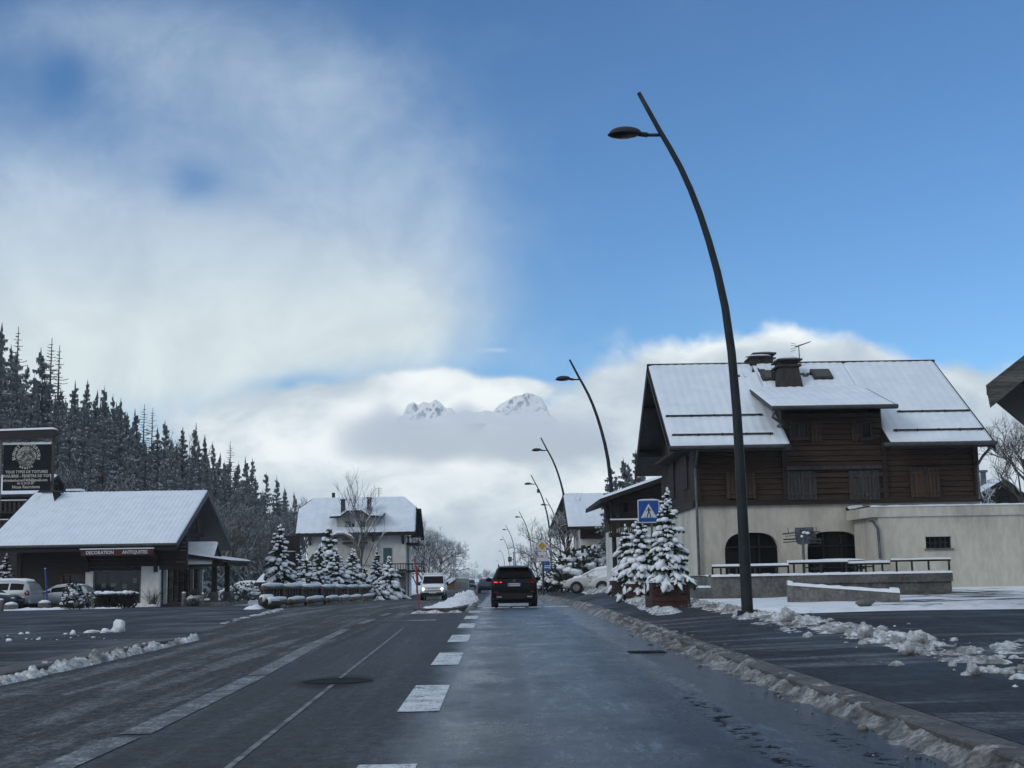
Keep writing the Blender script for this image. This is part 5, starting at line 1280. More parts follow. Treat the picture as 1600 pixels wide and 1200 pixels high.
# ------------------------------------------------------------------ white house with clipped gables
def white_house():
    K = 1.0; yE, yR, yF = 113.5, 118.2, 114.4
    root = thing('white_house', 'white rendered house with clipped snowy roof behind the spruces', 'house', (-12, 118, -.6), world=True)
    eL, eR = at(462, 834, yE), at(649, 830, yE); ez = (eL.z+eR.z)/2; rl, rr = at(490, 780, yR), at(633, 776, yR); rz_ = (rl.z+rr.z)/2
    kl, kr = at(468, 796, 116.5), at(650, 794, 116.5); zk = ez+(rz_-ez)*.70; yk = yE+(yR-yE)*.70
    x0, x1 = eL.x, eR.x; X0, X1 = rl.x, rr.x; yB = 2*yR-yE; yk2 = 2*yR-yk
    k0, k1 = at(467, 797, yk).x, at(650, 794, yk).x
    P = [(x0, yE, ez), (x1, yE, ez), (k1, yk, zk), (X1, yR, rz_), (X0, yR, rz_), (k0, yk, zk)]
    Q = [(x, 2*yR-y, z) for x, y, z in P]
    b = MB(); b.prism(P, (0, 0, -.18)); b.prism(Q, (0, 0, -.18)); b.prism([(X1, yR, rz_), (k1, yk, zk), (k1, yk2, zk)], (0, 0, -.18)); b.prism([(X0, yR, rz_), (k0, yk, zk), (k0, yk2, zk)], (0, 0, -.18))
    rf = b.build('roof', M['wood_black'], root)
    b = MB(); b.smooth = True
    def front(u, v):
        z = ez+(rz_-ez)*v; y = yE+(yR-yE)*v
        if v < .70: l, r = x0+(k0-x0)*v/.7, x1+(k1-x1)*v/.7
        else: t = (v-.7)/.3; l, r = k0+(X0-k0)*t, k1+(X1-k1)*t
        x = l+(r-l)*u
        return (x, y, z-.01+.08*min(1, min(u, 1-u)*80+.1)*min(1, v*20+.0)+.012*mn.noise(Vector((x*2.2, y*2.2, 0)))+.008*math.cos(y*14)+.008*math.cos(x*9))
    b.grid(front, 130, 41); nf = len(b.f)
    b.add([(X1, yR, rz_+.07), (k1, yk, zk+.07), (k1, yk2, zk+.07), (X0, yR, rz_+.07), (k0, yk2, zk+.07), (k0, yk, zk+.07)], [(0, 1, 2), (3, 4, 5)])
    b.build('snow_cover', M['snow_roof'], rf)
    wx0, wx1 = x0+.9, at(634, 870, yF).x
    b = MB(); b.box(wx0, wx1, yF, 2*yR-yF, -1.2, ez-.05)
    b.prism([(wx1-.3, yF, ez-.05), (wx1-.3, 2*yR-yF, ez-.05), (wx1-.3, yk2, zk-.2), (wx1-.3, yk, zk-.2)], (.3, 0, 0)); b.build('wall', M['stucco_w'], root)
    b = MB(); b.box(x0, x1, yE-.02, yE+.08, ez-.3, ez-.05); b.build('fascia', M['wood_black'], root); b = MB(); b.prism([(x1-.06, yE-.02, ez-.05), (k1, yk, zk), (k1, yk, zk-.35), (x1-.06, yE-.02, ez-.4)], (.08, 0, 0)); b.build('bargeboard', M['wood_black'], root); b = MB(); b.prism([(x1-.06, yB, ez-.05), (k1, yk2, zk), (k1, yk2, zk-.4), (x1-.06, yB, ez-.5)], (.3, 0, 0)); b.build('bargeboard', M['wood_black'], root)
    for px in (473, 485, 522, 584, 630):
        q = at(px, 843, yF-.1); g = MB(); g.prism([(q.x-.12, yF-.05, ez-.25), (q.x-.12, yE+.1, ez-.25), (q.x-.12, yF-.05, ez-1.0)], (.2, 0, 0)); g.build('bracket', M['gutter'], root)
    # dormer with a flattened gable
    d0, d1 = at(526, 835, yF-.3).x, at(588, 835, yF-.3).x; yd = yF-.25; zd = at(555, 806, yd).z; ztop = at(555, 799, yd).z
    dm = MB(); dm.prism([(d0, yd, 2.2), (d1, yd, 2.2), (d1, yd, zd), (d1-.8, yd, ztop+.2), (d0+.8, yd, ztop+.2), (d0, yd, zd)], (0, 3.6, 0)); dmo = dm.build('dormer', M['stucco_g'], root)
    e0, e1 = at(515, 807, yd-.8).x, at(598, 806, yd-.8).x
    xa, xb, xm0, xm1 = e0, e1, at(542, 799, yd-.8).x, at(565, 798, yd-.8).x; xi0, xi1 = at(533, 808, yd).x, at(577, 807, yd).x
    zl, zh = at(525, 807, yd-.8).z, at(553, 797.5, yd-.8).z; yb = yR-.9
    r = MB()
    for seg in (((xa, zl), (xi0, zl+.05)), ((xi0, zl+.05), (xm0, zh)), ((xm0, zh), (xm1, zh)), ((xm1, zh), (xi1, zl+.05)), ((xi1, zl+.05), (xb, zl))):
        (ax, az), (bx, bz) = seg; r.prism([(ax, yd-.8, az), (bx, yd-.8, bz), (bx, yb, bz+.5), (ax, yb, az+.5)], (0, 0, -.14))
    dro = r.build('dormer_roof', M['wood_black'], root)
    s = MB(); s.smooth = True
    for seg in (((xa, zl), (xi0, zl+.05)), ((xi0, zl+.05), (xm0, zh)), ((xm0, zh), (xm1, zh)), ((xm1, zh), (xi1, zl+.05)), ((xi1, zl+.05), (xb, zl))):
        (ax, az), (bx, bz) = seg; s.grid(lambda u, v: (ax+(bx-ax)*u, yd-.76+(yb-yd+.76)*v, az+(bz-az)*u+.5*v-.005+.08*min(1, v*12)), 5, 14)
    s.build('snow_cover', M['snow_roof'], dro)
    for (ch0, ch1, tp) in ((533, 539, 780), (574, 580, 777)):
        a, c = at(ch0, 800, 116), at(ch1, tp, 116); g = MB(); g.box(a.x, c.x, 115.8, 116.25, a.z-1.2, c.z-.1); g.box(a.x-.05, c.x+.05, 115.75, 116.3, c.z-.1, c.z); g.build('chimney', M['chimney'], root)
    a, c = at(519, 779, yR+.5), at(523, 770, yR+.5); g = MB(); g.box(a.x, c.x, yR+.3, yR+.8, rz_-.4, c.z); g.build('chimney', M['chimney'], root)
    p = at(592, 777, yR); g = MB(); g.tube([(p.x, yR, rz_-.2), (p.x, yR, rz_+.9)], .03, 5)
    for k in range(4): g.tube([(p.x-.3, yR, rz_+.35+.15*k), (p.x+.3, yR, rz_+.35+.15*k)], .012, 4)
    g.build('aerial', M['metal'], root)
    def opening(px0, py0, px1, py1, m, y, name='window', dep=.05):
        p, q = at(px0, py1, y), at(px1, py0, y); g = MB(); g.box(p.x, q.x, y-dep, y+.01, p.z, q.z); return g.build(name, M[m], root)
    yy = yd-.02
    opening(539, 815, 548, 834, 'teal', yy, 'shutter'); opening(549, 818, 553, 833, 'glass', yy); opening(555, 816, 558, 834, 'white_s', yy, 'door'); opening(561, 815, 571, 834, 'teal', yy, 'shutter')
    opening(599, 856, 612, 882, 'teal', yF-.02, 'shutter')
    p, q = at(535, 850, yd-.7), at(573, 843, yd-.7); g = MB(); g.box(p.x, q.x, yd-.8, yd, p.z, p.z+.15); g.box(p.x, q.x, yd-.8, yd-.74, q.z, q.z+.07); g.build('balcony', M['wood_dark'], root)
    p, q = at(585, 893, yF-.9), at(634, 880, yF-.9); g = MB(); g.box(p.x, q.x, yF-.95, yF, p.z, p.z+.15); g.box(p.x, q.x, yF-.95, yF-.88, q.z-.08, q.z); 
    for i in range(13): x = p.x+(q.x-p.x)*i/12; g.box(x-.03, x+.03, yF-.94, yF-.9, p.z+.15, q.z-.08)
    g.build('balcony', M['wood_dark'], root)
    for (py0, py1) in ((838, 851), (880, 894)):
        p, q = at(636, py1, yF+.5), at(655, py0, yF+.5); g = MB(); g.box(wx1, q.x, yF+.3, 2*yR-yF-1, p.z, p.z+.16); g.box(q.x-.07, q.x, yF+.3, 2*yR-yF-1, q.z-.1, q.z); g.box(wx1, q.x, yF+.3, yF+.37, q.z-.1, q.z)
        for i in range(5): x = wx1+(q.x-wx1)*i/4; g.box(x-.04, x+.01, yF+.31, yF+.35, p.z+.16, q.z-.1)
        g.build('balcony', M['wood_dark'], root)
    g = MB(); a = at(638, 930, yF+.4); g.box(a.x-.06, a.x+.06, yF+.32, yF+.44, -1, ez-.2); g.build('post', M['wood_pale'], root)
    g = MB(); g.box(at(600, 900, yF).x, wx1+.01, yF-.03, yF-.0, -1, at(610, 895, yF).z); g.build('plinth', M['concrete'], root)
white_house()

def shed():
    root = thing('shed', 'little grey shed with a snowy lean-to roof beside the spruces', 'shed', (-19, 110, -.5), world=True)
    Y = 110; a, c = at(398, 910, Y), at(428, 898, Y)
    b = MB(); b.box(a.x+.3, c.x, Y+.4, Y+2.4, -1, a.z-.08); b.build('wall', M['wood_grey'], root)
    b = MB(); b.prism([(a.x, Y, a.z), (c.x, Y, a.z), (c.x, Y+1.6, c.z), (a.x+.25, Y+1.6, c.z)], (0, 0, -.1)); b.prism([(a.x+.25, Y+1.6, c.z), (c.x, Y+1.6, c.z), (c.x, Y+3, a.z), (a.x+.25, Y+3, a.z)], (0, 0, -.1)); rf = b.build('roof', M['wood_black'], root)
    b = MB(); roof_snow(b, (a.x, Y, a.z), (c.x, Y, a.z), (a.x+.25, Y+1.6, c.z), (c.x, Y+1.6, c.z), .1, seed=3, na=20, nb=8); b.build('snow_cover', M['snow_roof'], rf)
shed()

def far_buildings():
    root = thing('barn', 'orange boarded barn with snowy roof far down the road', 'barn', (-8, 205, -1), world=True)
    Y = 205; a, c = at(695, 926, Y), at(711, 911, Y)
    b = MB(); b.prism([(a.x-2, Y, -2), (c.x, Y, -2), (c.x, Y, at(711, 906, Y).z), (a.x-2, Y, at(699, 916, Y).z-.8)], (0, 8, 0)); b.build('wall', M['orange'], root)
    p, q = at(697, 918, Y-.6), at(711.5, 905.5, Y-.6); b = MB(); b.prism([(p.x-1.8, Y-.6, p.z-.9), (q.x, Y-.6, q.z), (q.x-1.2, Y+9, q.z+.6), (p.x-3, Y+9, p.z-.4)], (0, 0, .3)); b.build('snow_cover', M['snow_roof'], root)
    b = MB(); b.prism([(p.x-1.8, Y-.6, p.z-.9), (q.x+.1, Y-.6, q.z), (q.x-1.1, Y+9, q.z+.6), (p.x-3, Y+9, p.z-.4)], (0, 0, -.2)); b.build('roof', M['wood_black'], root)
    root = thing('warehouse', 'plain grey green flat roofed building at the end of the road', 'building', (-5, 215, -1), world=True)
    Y = 214; a, c = at(711, 927, Y), at(731, 904, Y)
    b = MB(); b.box(a.x, c.x, Y, Y+10, -2.5, c.z); b.build('wall', M['greygreen'], root)
    b = MB(); b.box(a.x-.1, c.x+.1, Y-.1, Y+10.1, c.z, c.z+.12); b.build('snow_cover', M['snow_roof'], root)
far_buildings()

# ------------------------------------------------------------------ street lamps
LY = 29.7
def lamp_model():
    prof = [(1168, 958), (1164, 880), (1160, 800), (1156, 720), (1151, 640), (1143, 550), (1133, 480), (1121, 425), (1108, 378), (1094, 335), (1079, 296), (1063, 261), (1046, 230), (1030, 203), (1014, 174), (998, 145)]
    W = [at(px, py, LY) for px, py in prof]; base = W[0].copy()
    wid = [18.2, 17.3, 16.4, 15.5, 14.5, 13.5, 12.6, 11.8, 11.0, 10.4, 9.8, 9.3, 8.7, 8.1, 7.6, 7.0]
    L = [p-base for p in W]
    root = thing('street_lamp', 'tallest dark curved street lamp, nearest the camera, rising from the snow bank', 'street lamp', base, group='curved street lamps along the road')
    b = MB(); b.smooth = True
    b.tube([(L[0].x+.03, 0, -1.0)]+L, [wid[0]*LY/F/2]+[w*LY/F/2 for w in wid], 14); b.build('pole', M['lamp'], root)
    b = MB(); b.tube([(0.0, 0, -.5), (0, 0, .06)], .22, 14); b.build('base_collar', M['lamp'], root)
    a = at(1031, 211, LY)-base; c = at(1012, 211, LY)-base; d = at(997, 209, LY)-base
    b = MB(); b.smooth = True; b.tube([a, c], .04, 8); b.tube([c+(a-c)*.0, d], .06, 8); b.build('arm', M['lamp'], root)
    l, r = at(948, 209, LY)-base, at(1000, 209, LY)-base; cx, w = (l.x+r.x)/2, (r.x-l.x)/2; zc = (l.z+r.z)/2
    b = MB(); b.smooth = True
    vs = []
    nu, nv = 24, 7
    for i in range(nv+1):
        th = math.pi/2*i/nv
        for j in range(nu):
            ph = 2*math.pi*j/nu; k = math.cos(th)
            ex = w*(1.0+.10*math.cos(ph)*k); vs.append((cx+ex*math.cos(ph)*k**.75+(.04 if i else 0)*math.sin(th), .24*math.sin(ph)*k**.75, zc-.02+.17*math.sin(th)))
    b.add(vs, [(i*nu+j, i*nu+(j+1) % nu, (i+1)*nu+(j+1) % nu, (i+1)*nu+j) for i in range(nv) for j in range(nu)])
    lh = b.build('lamp_head', M['lamp'], root)
    b = MB(); b.smooth = True
    vs = []
    for i in range(5):
        th = math.pi/2*i/4
        for j in range(nu):
            ph = 2*math.pi*j/nu; vs.append((cx+w*.97*math.cos(ph)*math.cos(th), .225*math.sin(ph)*math.cos(th), zc-.022-.085*math.sin(th)))
    b.add(vs, [(i*nu+j, (i+1)*nu+j, (i+1)*nu+(j+1) % nu, i*nu+(j+1) % nu) for i in range(4) for j in range(nu)])
    b.build('lamp_glass', M['glass'], lh)
    return root, L[-1], base
lamp0, LTOP, LBASE = lamp_model()
TOPH = LBASE.z+LTOP.z-CAMZ
def lamp_at(px, py, text, Hk=1.0):
    lo, hi = 20, 1500
    for _ in range(60):
        mid = (lo+hi)/2
        if at(px, py, mid).z-CAMZ < TOPH*Hk-(.3 if mid > 60 else 0): lo = mid
        else: hi = mid
    p = at(px, py, lo)
    return dup(lamp0, (p.x-LTOP.x, p.y, p.z-LTOP.z), text=text), p
lamp_at(890, 562, 'second curved street lamp, rising behind the brown planters')
lamp_at(845, 684, 'third curved street lamp, in front of the snowy bare tree')
lb, _p = lamp_at(829.6, 742, 'curved street lamp with a small box on its shaft, before the far house gable')
g = MB(); g.box(LTOP.x+.62, LTOP.x+.86, -.12, .12, LTOP.z-1.95, LTOP.z-1.55); g.build('sensor_box', M['lamp'], lb)
lamp_at(852.6, 778, 'curved street lamp set back against the dark gable of the far house')
lamp_at(811, 799, 'curved street lamp just right of the black car roof')
lamp_at(790, 820.6, 'far curved street lamp above the black car roof, tallest of the distant ones')
lamp_at(785, 838, 'far curved street lamp showing left of the small boxed sign')
lamp_at(781, 857.6, 'tiny distant curved street lamp close above the black car')
lamp_at(776, 873.6, 'smallest curved street lamp at the left edge of the black car roof')

# ------------------------------------------------------------------ vehicles
def lerp(a, c, t): return a+(c-a)*t
def car(name, text, loc, rz_, st, paint, cat='car', wheels=(), wr=.33, glass='car_glass', details=None, group=None, snow=0.0, wins=None):
    """st: stations (y, half width, z bottom, z shoulder, z top, half width at top) from the rear to the nose"""
    root = thing(name, text, cat, loc, rz_, group)
    b = MB(); b.smooth = True
    rings = []
    for (y, w, zb, zs, zt, wt) in st:
        half = [(w*.80, zb), (w*.97, zb+.10), (w, lerp(zb, zs, .55)), (w*.985, zs-.03), (lerp(w, wt, .12), zs+.02), (lerp(w, wt, .82), lerp(zs, zt, .80)), (wt, lerp(zs, zt, .95)), (wt*.82, zt), (0, zt+.015)]
        full = half + [(-x, z) for x, z in reversed(half[:-1])]
        rings.append([(x, y, z) for x, z in full])
    n = len(rings[0]); vs = [p for r in rings for p in r]
    fs = [(i*n+j, i*n+j+1, (i+1)*n+j+1, (i+1)*n+j) for i in range(len(rings)-1) for j in range(n-1)]
    fs += [(i*n+n-1, i*n, (i+1)*n, (i+1)*n+n-1) for i in range(len(rings)-1)]
    fs += [tuple(range(n-1, -1, -1)), tuple(range((len(rings)-1)*n, len(rings)*n))]
    b.add(vs, [tuple(reversed(f)) for f in fs]); body = b.build('body', M[paint], root)
    # wheels with arches
    for (x, y) in wheels:
        s = 1 if x > 0 else -1
        a = MB(); a.lathe([(wr+.07, s*(abs(x)-.16)), (wr+.07, s*(abs(x)+.106))], 22, c=(0, y, wr+.01), axis='X'); a.build('wheel_arch', M['black'], body)
        t = MB(); t.smooth = True; t.lathe([(wr*.62, s*(abs(x)-.10)), (wr*.96, s*(abs(x)-.10)), (wr, s*(abs(x)-.06)), (wr, s*(abs(x)+.08)), (wr*.95, s*(abs(x)+.115)), (wr*.66, s*(abs(x)+.12))], 26, c=(0, y, wr), axis='X'); wo = t.build('wheel', M['tyre'], root)
        r = MB(); r.lathe([(wr*.66, s*(abs(x)+.08)), (wr*.66, s*(abs(x)+.124))], 20, c=(0, y, wr), axis='X')
        for k in range(5):
            an = 2*math.pi*k/5; r.prism([(s*(abs(x)+.126), y+wr*.15*math.cos(an+q), wr+wr*.15*math.sin(an+q)) for q in (-.8, .8)] + [(s*(abs(x)+.126), y+wr*.6*math.cos(an+q), wr+wr*.6*math.sin(an+q)) for q in (.22, -.22)], (s*.012, 0, 0))
        r.build('rim', M['rim'], wo)
    def surf(y):
        for p, q in zip(st, st[1:]):
            if p[0] <= y <= q[0]: t = (y-p[0])/(q[0]-p[0]); return [lerp(u, v, t) for u, v in zip(p, q)]
        return st[0]
    def side(ya, yb, za=.14, zb=.80, nm='side_window', m=None):
        for s in (-1, 1):
            g = MB()
            def pt(u, v):
                y = lerp(ya, yb, u); _, w, z0, zs, zt, wt = surf(y); k = za+(zb-za)*v
                kk = min(1, k/.80)*.70+.12
                return (s*(lerp(w, wt, kk)+.012), y, lerp(zs, zt, k))
            g.grid(pt, 7, 3)
            if s < 0: g.f = [tuple(reversed(f)) for f in g.f]
            g.build(nm, M[m or glass], root)
    def across(pa, pb, nm, m, off=.014):
        """panel between (y, z, half width) pa and pb"""
        g = MB(); (y0, z0, w0), (y1, z1, w1) = pa, pb; d = Vector((0, y1-y0, z1-z0)); nr = Vector((0, -d.z, d.y)).normalized()
        if nr.z < 0 and abs(nr.z) > .2: nr = -nr
        if abs(nr.z) <= .2: nr = Vector((0, -1 if y0 < 0 else 1, 0))
        o = nr*off
        g.prism([Vector((-w0, y0, z0))+o, Vector((w0, y0, z0))+o, Vector((w1, y1, z1))+o, Vector((-w1, y1, z1))+o], nr*.006)
        return g.build(nm, M[m], root)
    def box(x0, x1, y0, y1, z0, z1, nm, m, par=None, bev=0):
        g = MB(); g.box(x0, x1, y0, y1, z0, z1); return g.build(nm, M[m], par or root)
    if wins:
        for w_ in wins: side(*w_)
    if details: details(root, across, box, surf, body)
    if snow:
        g = MB(); g.smooth = True
        ys_ = [p[0] for p in st[1:-1]]
        def top(u, v):
            y = lerp(ys_[0]+.1, ys_[-1]-.1, u); _, w, z0, zs, zt, wt = surf(y); x = (v*2-1)*wt*1.0
            h = (snow+.03*mn.noise(Vector((x*3, y*3, loc[0]))))*min(1, min(v, 1-v)*8)*min(1, min(u, 1-u)*20)
            slope = abs(surf(y+.08)[4]-surf(y-.08)[4])/.16
            if slope > .42 and snow < .1: h = -.06
            return (x, y, zt+.008+h-(.03 if min(v, 1-v) < .01 else 0)-.07*abs(v*2-1)**4)
        g.grid(top, 80, 12); g.f = [tuple(reversed(f)) for f in g.f]; g.build('snow_cover', M['snow'], root)
    return root

SUV = [(-2.20, .80, .42, .62, .70, .76), (-2.17, .87, .34, .80, .93, .80), (-2.10, .905, .30, 1.00, 1.06, .82), (-1.98, .915, .29, 1.03, 1.13, .78), (-1.80, .915, .28, 1.04, 1.40, .69), (-1.66, .915, .28, 1.04, 1.57, .63), (-1.3, .92, .28, 1.04, 1.62, .62), (-.4, .92, .27, 1.02, 1.65, .63), (.25, .92, .26, 1.0, 1.60, .62), (.95, .915, .26, .98, 1.05, .74), (1.6, .90, .27, .92, .98, .74), (2.05, .84, .30, .78, .84, .70), (2.2, .70, .40, .62, .66, .55)]
def suv_details(root, across, box, surf, body):
    across((-1.99, 1.15, .70), (-1.69, 1.54, .58), 'rear_window', 'car_glass')
    g = MB(); g.prism([(-.60, -1.62, 1.585), (.60, -1.62, 1.585), (.56, -1.86, 1.555), (-.56, -1.86, 1.555)], (0, 0, .03)); g.build('roof_spoiler', M['black_p'], root)
    for s in (-1, 1):
        g = MB(); g.prism([(s*.88, -2.08, .96), (s*.84, -2.10, 1.06), (s*.46, -2.155, 1.015), (s*.44, -2.16, .965)], (0, -.05, 0)); tl = g.build('tail_light', M['tail'], root)
        for (xa, xb) in ((.80, .66), (.62, .50)):
            if s < 0: g = MB(); g.prism([(s*xa, -2.14, .985), (s*xa, -2.14, 1.025), (s*xb, -2.185, 1.012), (s*xb, -2.185, .978)], (0, -.03, 0)); g.build('lit_bar', M['tail_on'], tl)
        g = MB(); g.smooth = True; g.blob((s*1.02, .62, 1.10), (.12, .07, .085), 2, .1, 1, 12, 8); g.tube([(s*.85, .66, 1.03), (s*1.0, .63, 1.06)], .03, 6); g.build('mirror', M['black_p'], root)
        g = MB(); g.tube([(s*.60, -1.35, 1.64), (s*.60, -1.2, 1.69), (s*.61, .0, 1.69), (s*.60, .2, 1.63)], .022, 6); g.build('roof_rail', M['black'], root)
        box(s*.60-.10, s*.60+.10, -2.235, -2.19, .40, .455, 'exhaust_tip', 'chrome')
        box(s*.72-.09, s*.72+.09, -2.215, -2.17, .60, .635, 'reflector', 'tail')
    box(-.72, .72, -2.225, -2.10, .34, .58, 'bumper', 'plastic')
    pl = box(-.27, .27, -2.205, -2.185, .84, .955, 'number_plate', 'plate')
    text_mesh('plate_lettering', 'GR-252-WT', .085, M['ink'], pl, facing((0.0, -2.208, .897)), bold=.002, extrude=.002)
    for s in (-1, 1): box(s*.245-.024, s*.245+.024, -2.2085, -2.2055, .842, .953, 'plate_band', 'blue', pl)
    g = MB(); g.lathe([(.050, -2.145), (.050, -2.13), (.042, -2.13), (.042, -2.145)], 20, c=(0, 0, 1.05), axis='Y'); 
    for k in range(3): a = math.pi/2+2*math.pi*k/3; g.prism([(.008*math.cos(a+1.57), -2.14, 1.05+.008*math.sin(a+1.57)), (.044*math.cos(a), -2.14, 1.05+.044*math.sin(a)), (.008*math.cos(a-1.57), -2.14, 1.05+.008*math.sin(a-1.57))], (0, -.008, 0))
    g.build('emblem', M['chrome'], root)
    box(-.9, .9, -1.9, 1.95, .17, .27, 'underbody', 'plastic')
p = at(804, 945, 54.0)
car('suv', 'black SUV driving away in the right lane with one red tail light lit', (p.x, p.y+2.2, road_z(56)), 0, SUV, 'black_p', wheels=[(-.80, -1.42), (.80, -1.42), (-.80, 1.32), (.80, 1.32)], wr=.36, details=suv_details, wins=[(-1.55, -.85), (-.8, .0), (.05, .62, .14, .62)])

VAN = [(-2.2, .78, .35, .9, 1.72, .70), (-2.15, .88, .30, 1.05, 1.78, .76), (-1.0, .90, .28, 1.08, 1.82, .77), (.2, .90, .28, 1.08, 1.80, .76), (.55, .90, .28, 1.08, 1.70, .74), (1.25, .89, .28, 1.02, 1.10, .78), (1.85, .86, .28, .90, .96, .74), (2.08, .80, .32, .74, .78, .70), (2.2, .70, .38, .58, .62, .6)]
def van_details(root, across, box, surf, body):
    across((1.20, 1.16, .74), (.62, 1.66, .68), 'windscreen', 'car_glass')
    for s in (-1, 1):
        g = MB(); g.smooth = True; g.blob((s*.66, 2.05, .80), (.14, .10, .10), 1, .0, 1, 14, 8); hl = g.build('headlight', M['lens'], root)
        g = MB(); g.smooth = True; g.blob((s*.66, 2.12, .80), (.085, .06, .075), 1, .0, 1, 12, 8); g.build('bulb', M['head_on'], hl)
        g = MB(); g.smooth = True; g.blob((s*1.0, .95, 1.16), (.09, .06, .13), 2, .1, 1, 12, 8); g.tube([(s*.84, .97, 1.1), (s*.98, .95, 1.13)], .03, 6); g.build('mirror', M['plastic'], root)
    box(-.50, .50, 2.10, 2.16, .84, .89, 'grille', 'black'); box(-.80, .80, 2.12, 2.235, .32, .56, 'bumper', 'plastic')
    pl = box(-.26, .26, 2.236, 2.25, .50, .60, 'number_plate', 'plate'); box(-.6, .6, 2.19, 2.20, .62, .70, 'lower_grille', 'black')
    box(-.68, .68, .25, .42, 1.82, 1.92, 'roof_bar', 'snow')
p = at(676, 936, 96)
van = car('van', 'white delivery van coming towards the camera with both headlights on', (p.x, p.y+2.2, road_z(97)), math.pi, VAN, 'white_p', 'van', wheels=[(-.78, -1.4), (.78, -1.4), (-.78, 1.38), (.78, 1.38)], wr=.33, details=van_details, snow=.05, wins=[(.1, .85, .12, .7)])

MINI = [(-2.35, .80, .45, .80, .86, .76), (-2.3, .90, .34, .98, 1.10, .82), (-2.15, .94, .30, 1.04, 1.45, .74), (-1.95, .95, .30, 1.05, 1.66, .68), (-1.4, .96, .28, 1.05, 1.75, .66), (0, .96, .27, 1.03, 1.76, .66), (.5, .96, .27, 1.0, 1.66, .66), (1.35, .95, .27, .98, 1.05, .78), (2.0, .9, .28, .84, .9, .74), (2.35, .74, .36, .62, .66, .6)]
def mini_details(root, across, box, surf, body):
    across((-2.20, 1.12, .74), (-2.02, 1.58, .66), 'rear_window', 'car_glass'); across((1.28, 1.10, .74), (.58, 1.60, .64), 'windscreen', 'snow')
    for s in (-1, 1):
        g = MB(); g.smooth = True; g.blob((s*.90, -2.16, .98), (.09, .17, .17), 3, .0, 1, 12, 8); tl = g.build('tail_light', M['tail'], root)
        g = MB(); g.smooth = True; g.blob((s*.955, -2.2, .96), (.05, .06, .06), 3, .0, 1, 10, 6); g.build('lens', M['lens'], tl)
    box(-.9, .9, -2.42, -2.25, .36, .60, 'bumper', 'silver_p'); box(-.985, .985, -1.0, 1.0, .62, .67, 'side_trim', 'plastic')
    g = MB(); g.smooth = True; g.blob((.98, 1.0, 1.1), (.1, .06, .08), 2, .1, 1, 12, 8); g.build('mirror', M['silver_p'], root)
p = at(57, 945, 82)
car('minivan', 'silver minivan with a snowy roof and red tail light parked by the shop', (p.x-2.4, 82.6, gz(p.x, 82)), R(82), MINI, 'silver_p', wheels=[(-.85, -1.45), (.85, -1.45), (-.85, 1.5), (.85, 1.5)], wr=.34, details=mini_details, snow=.09, wins=[(-1.9, -1.05, .16, .72), (-.95, .1, .16, .72), (.15, .95, .14, .55)])
SED = [(-2.1, .74, .40, .72, .78, .7), (-2.0, .84, .30, .88, .98, .74), (-1.8, .87, .28, .95, 1.25, .66), (-1.5, .88, .27, .96, 1.42, .6), (-.6, .88, .26, .95, 1.47, .6), (.1, .88, .26, .93, 1.40, .6), (1.0, .87, .26, .90, .95, .7), (1.7, .84, .27, .80, .85, .68), (2.1, .72, .34, .60, .64, .56)]
def sed_details(root, across, box, surf, body):
    across((.95, .99, .66), (.2, 1.35, .57), 'windscreen', 'car_glass'); across((-1.88, 1.05, .66), (-1.58, 1.36, .56), 'rear_window', 'car_glass')
    for s in (-1, 1):
        g = MB(); g.smooth = True; g.blob((s*.98, .62, 1.02), (.1, .07, .09), 2, .1, 1, 12, 8); g.build('mirror', M['silver_p'], root)
        g = MB(); g.smooth = True; g.blob((s*.66, 2.0, .68), (.13, .12, .08), 2, .0, 1, 12, 8); g.build('headlight', M['lens'], root)
        g = MB(); g.smooth = True; g.blob((s*.76, -2.0, .84), (.1, .10, .11), 2, .0, 1, 12, 8); g.build('tail_light', M['tail'], root)
def sedan(name, text, loc, rz_, paint, snow=.0, glass='car_glass', group=None, cat='car'):
    return car(name, text, loc, rz_, SED, paint, cat, wheels=[(-.77, -1.3), (.77, -1.3), (-.77, 1.3), (.77, 1.3)], wr=.31, glass=glass, details=sed_details, snow=snow, wins=[(-1.55, -.65), (-.58, .25, .14, .72), (.3, .7, .14, .5)], group=group)
p = at(104, 946, 84.3); sedan('hatchback', 'silver hatchback facing the minivan and half hidden by the snowy bush', (p.x-.35, 84.0, gz(p.x, 84)), R(88), 'silver_p', .03)
p = at(-22, 948, 79.5); sedan('saloon_car', 'dark blue car cut off by the left edge of the view', (p.x-.1, 79.5, gz(p.x, 79)), R(-95), 'navy_p', .02)
p = at(927, 926, 82); sedan('parked_car', 'snow buried pale car parked between second lamp and third lamp', (p.x+.35, 82, gz(p.x, 82)), R(83), 'beige_p', .10, 'snow')
p = at(948, 927, 80); sedan('parked_car', 'snow buried pale car behind the second lamp post and spruces', (p.x+1.0, 79.4, gz(p.x, 79)), R(86), 'beige_p', .10, 'snow')
p = at(735, 916, 225); sedan('oncoming_car', 'small dark green car beyond the traffic island', (p.x, 225, road_z(225)), math.pi, 'green_p')
p = at(761, 921, 135); sedan('distant_car', 'dark car far ahead beside the black SUV', (p.x, 135, road_z(135)), 0, 'navy_p', .02)
p = at(378, 930, 118); sedan('snowed_car', 'snow buried car behind the shop porch posts', (p.x, 118, gz(p.x, 118)), R(80), 'silver_p', .16, 'snow')
p = at(400, 934, 112); sedan('snowed_car', 'snowy blue car parked before the little grey shed', (p.x, 112, gz(p.x, 112)), R(70), 'navy_p', .14)

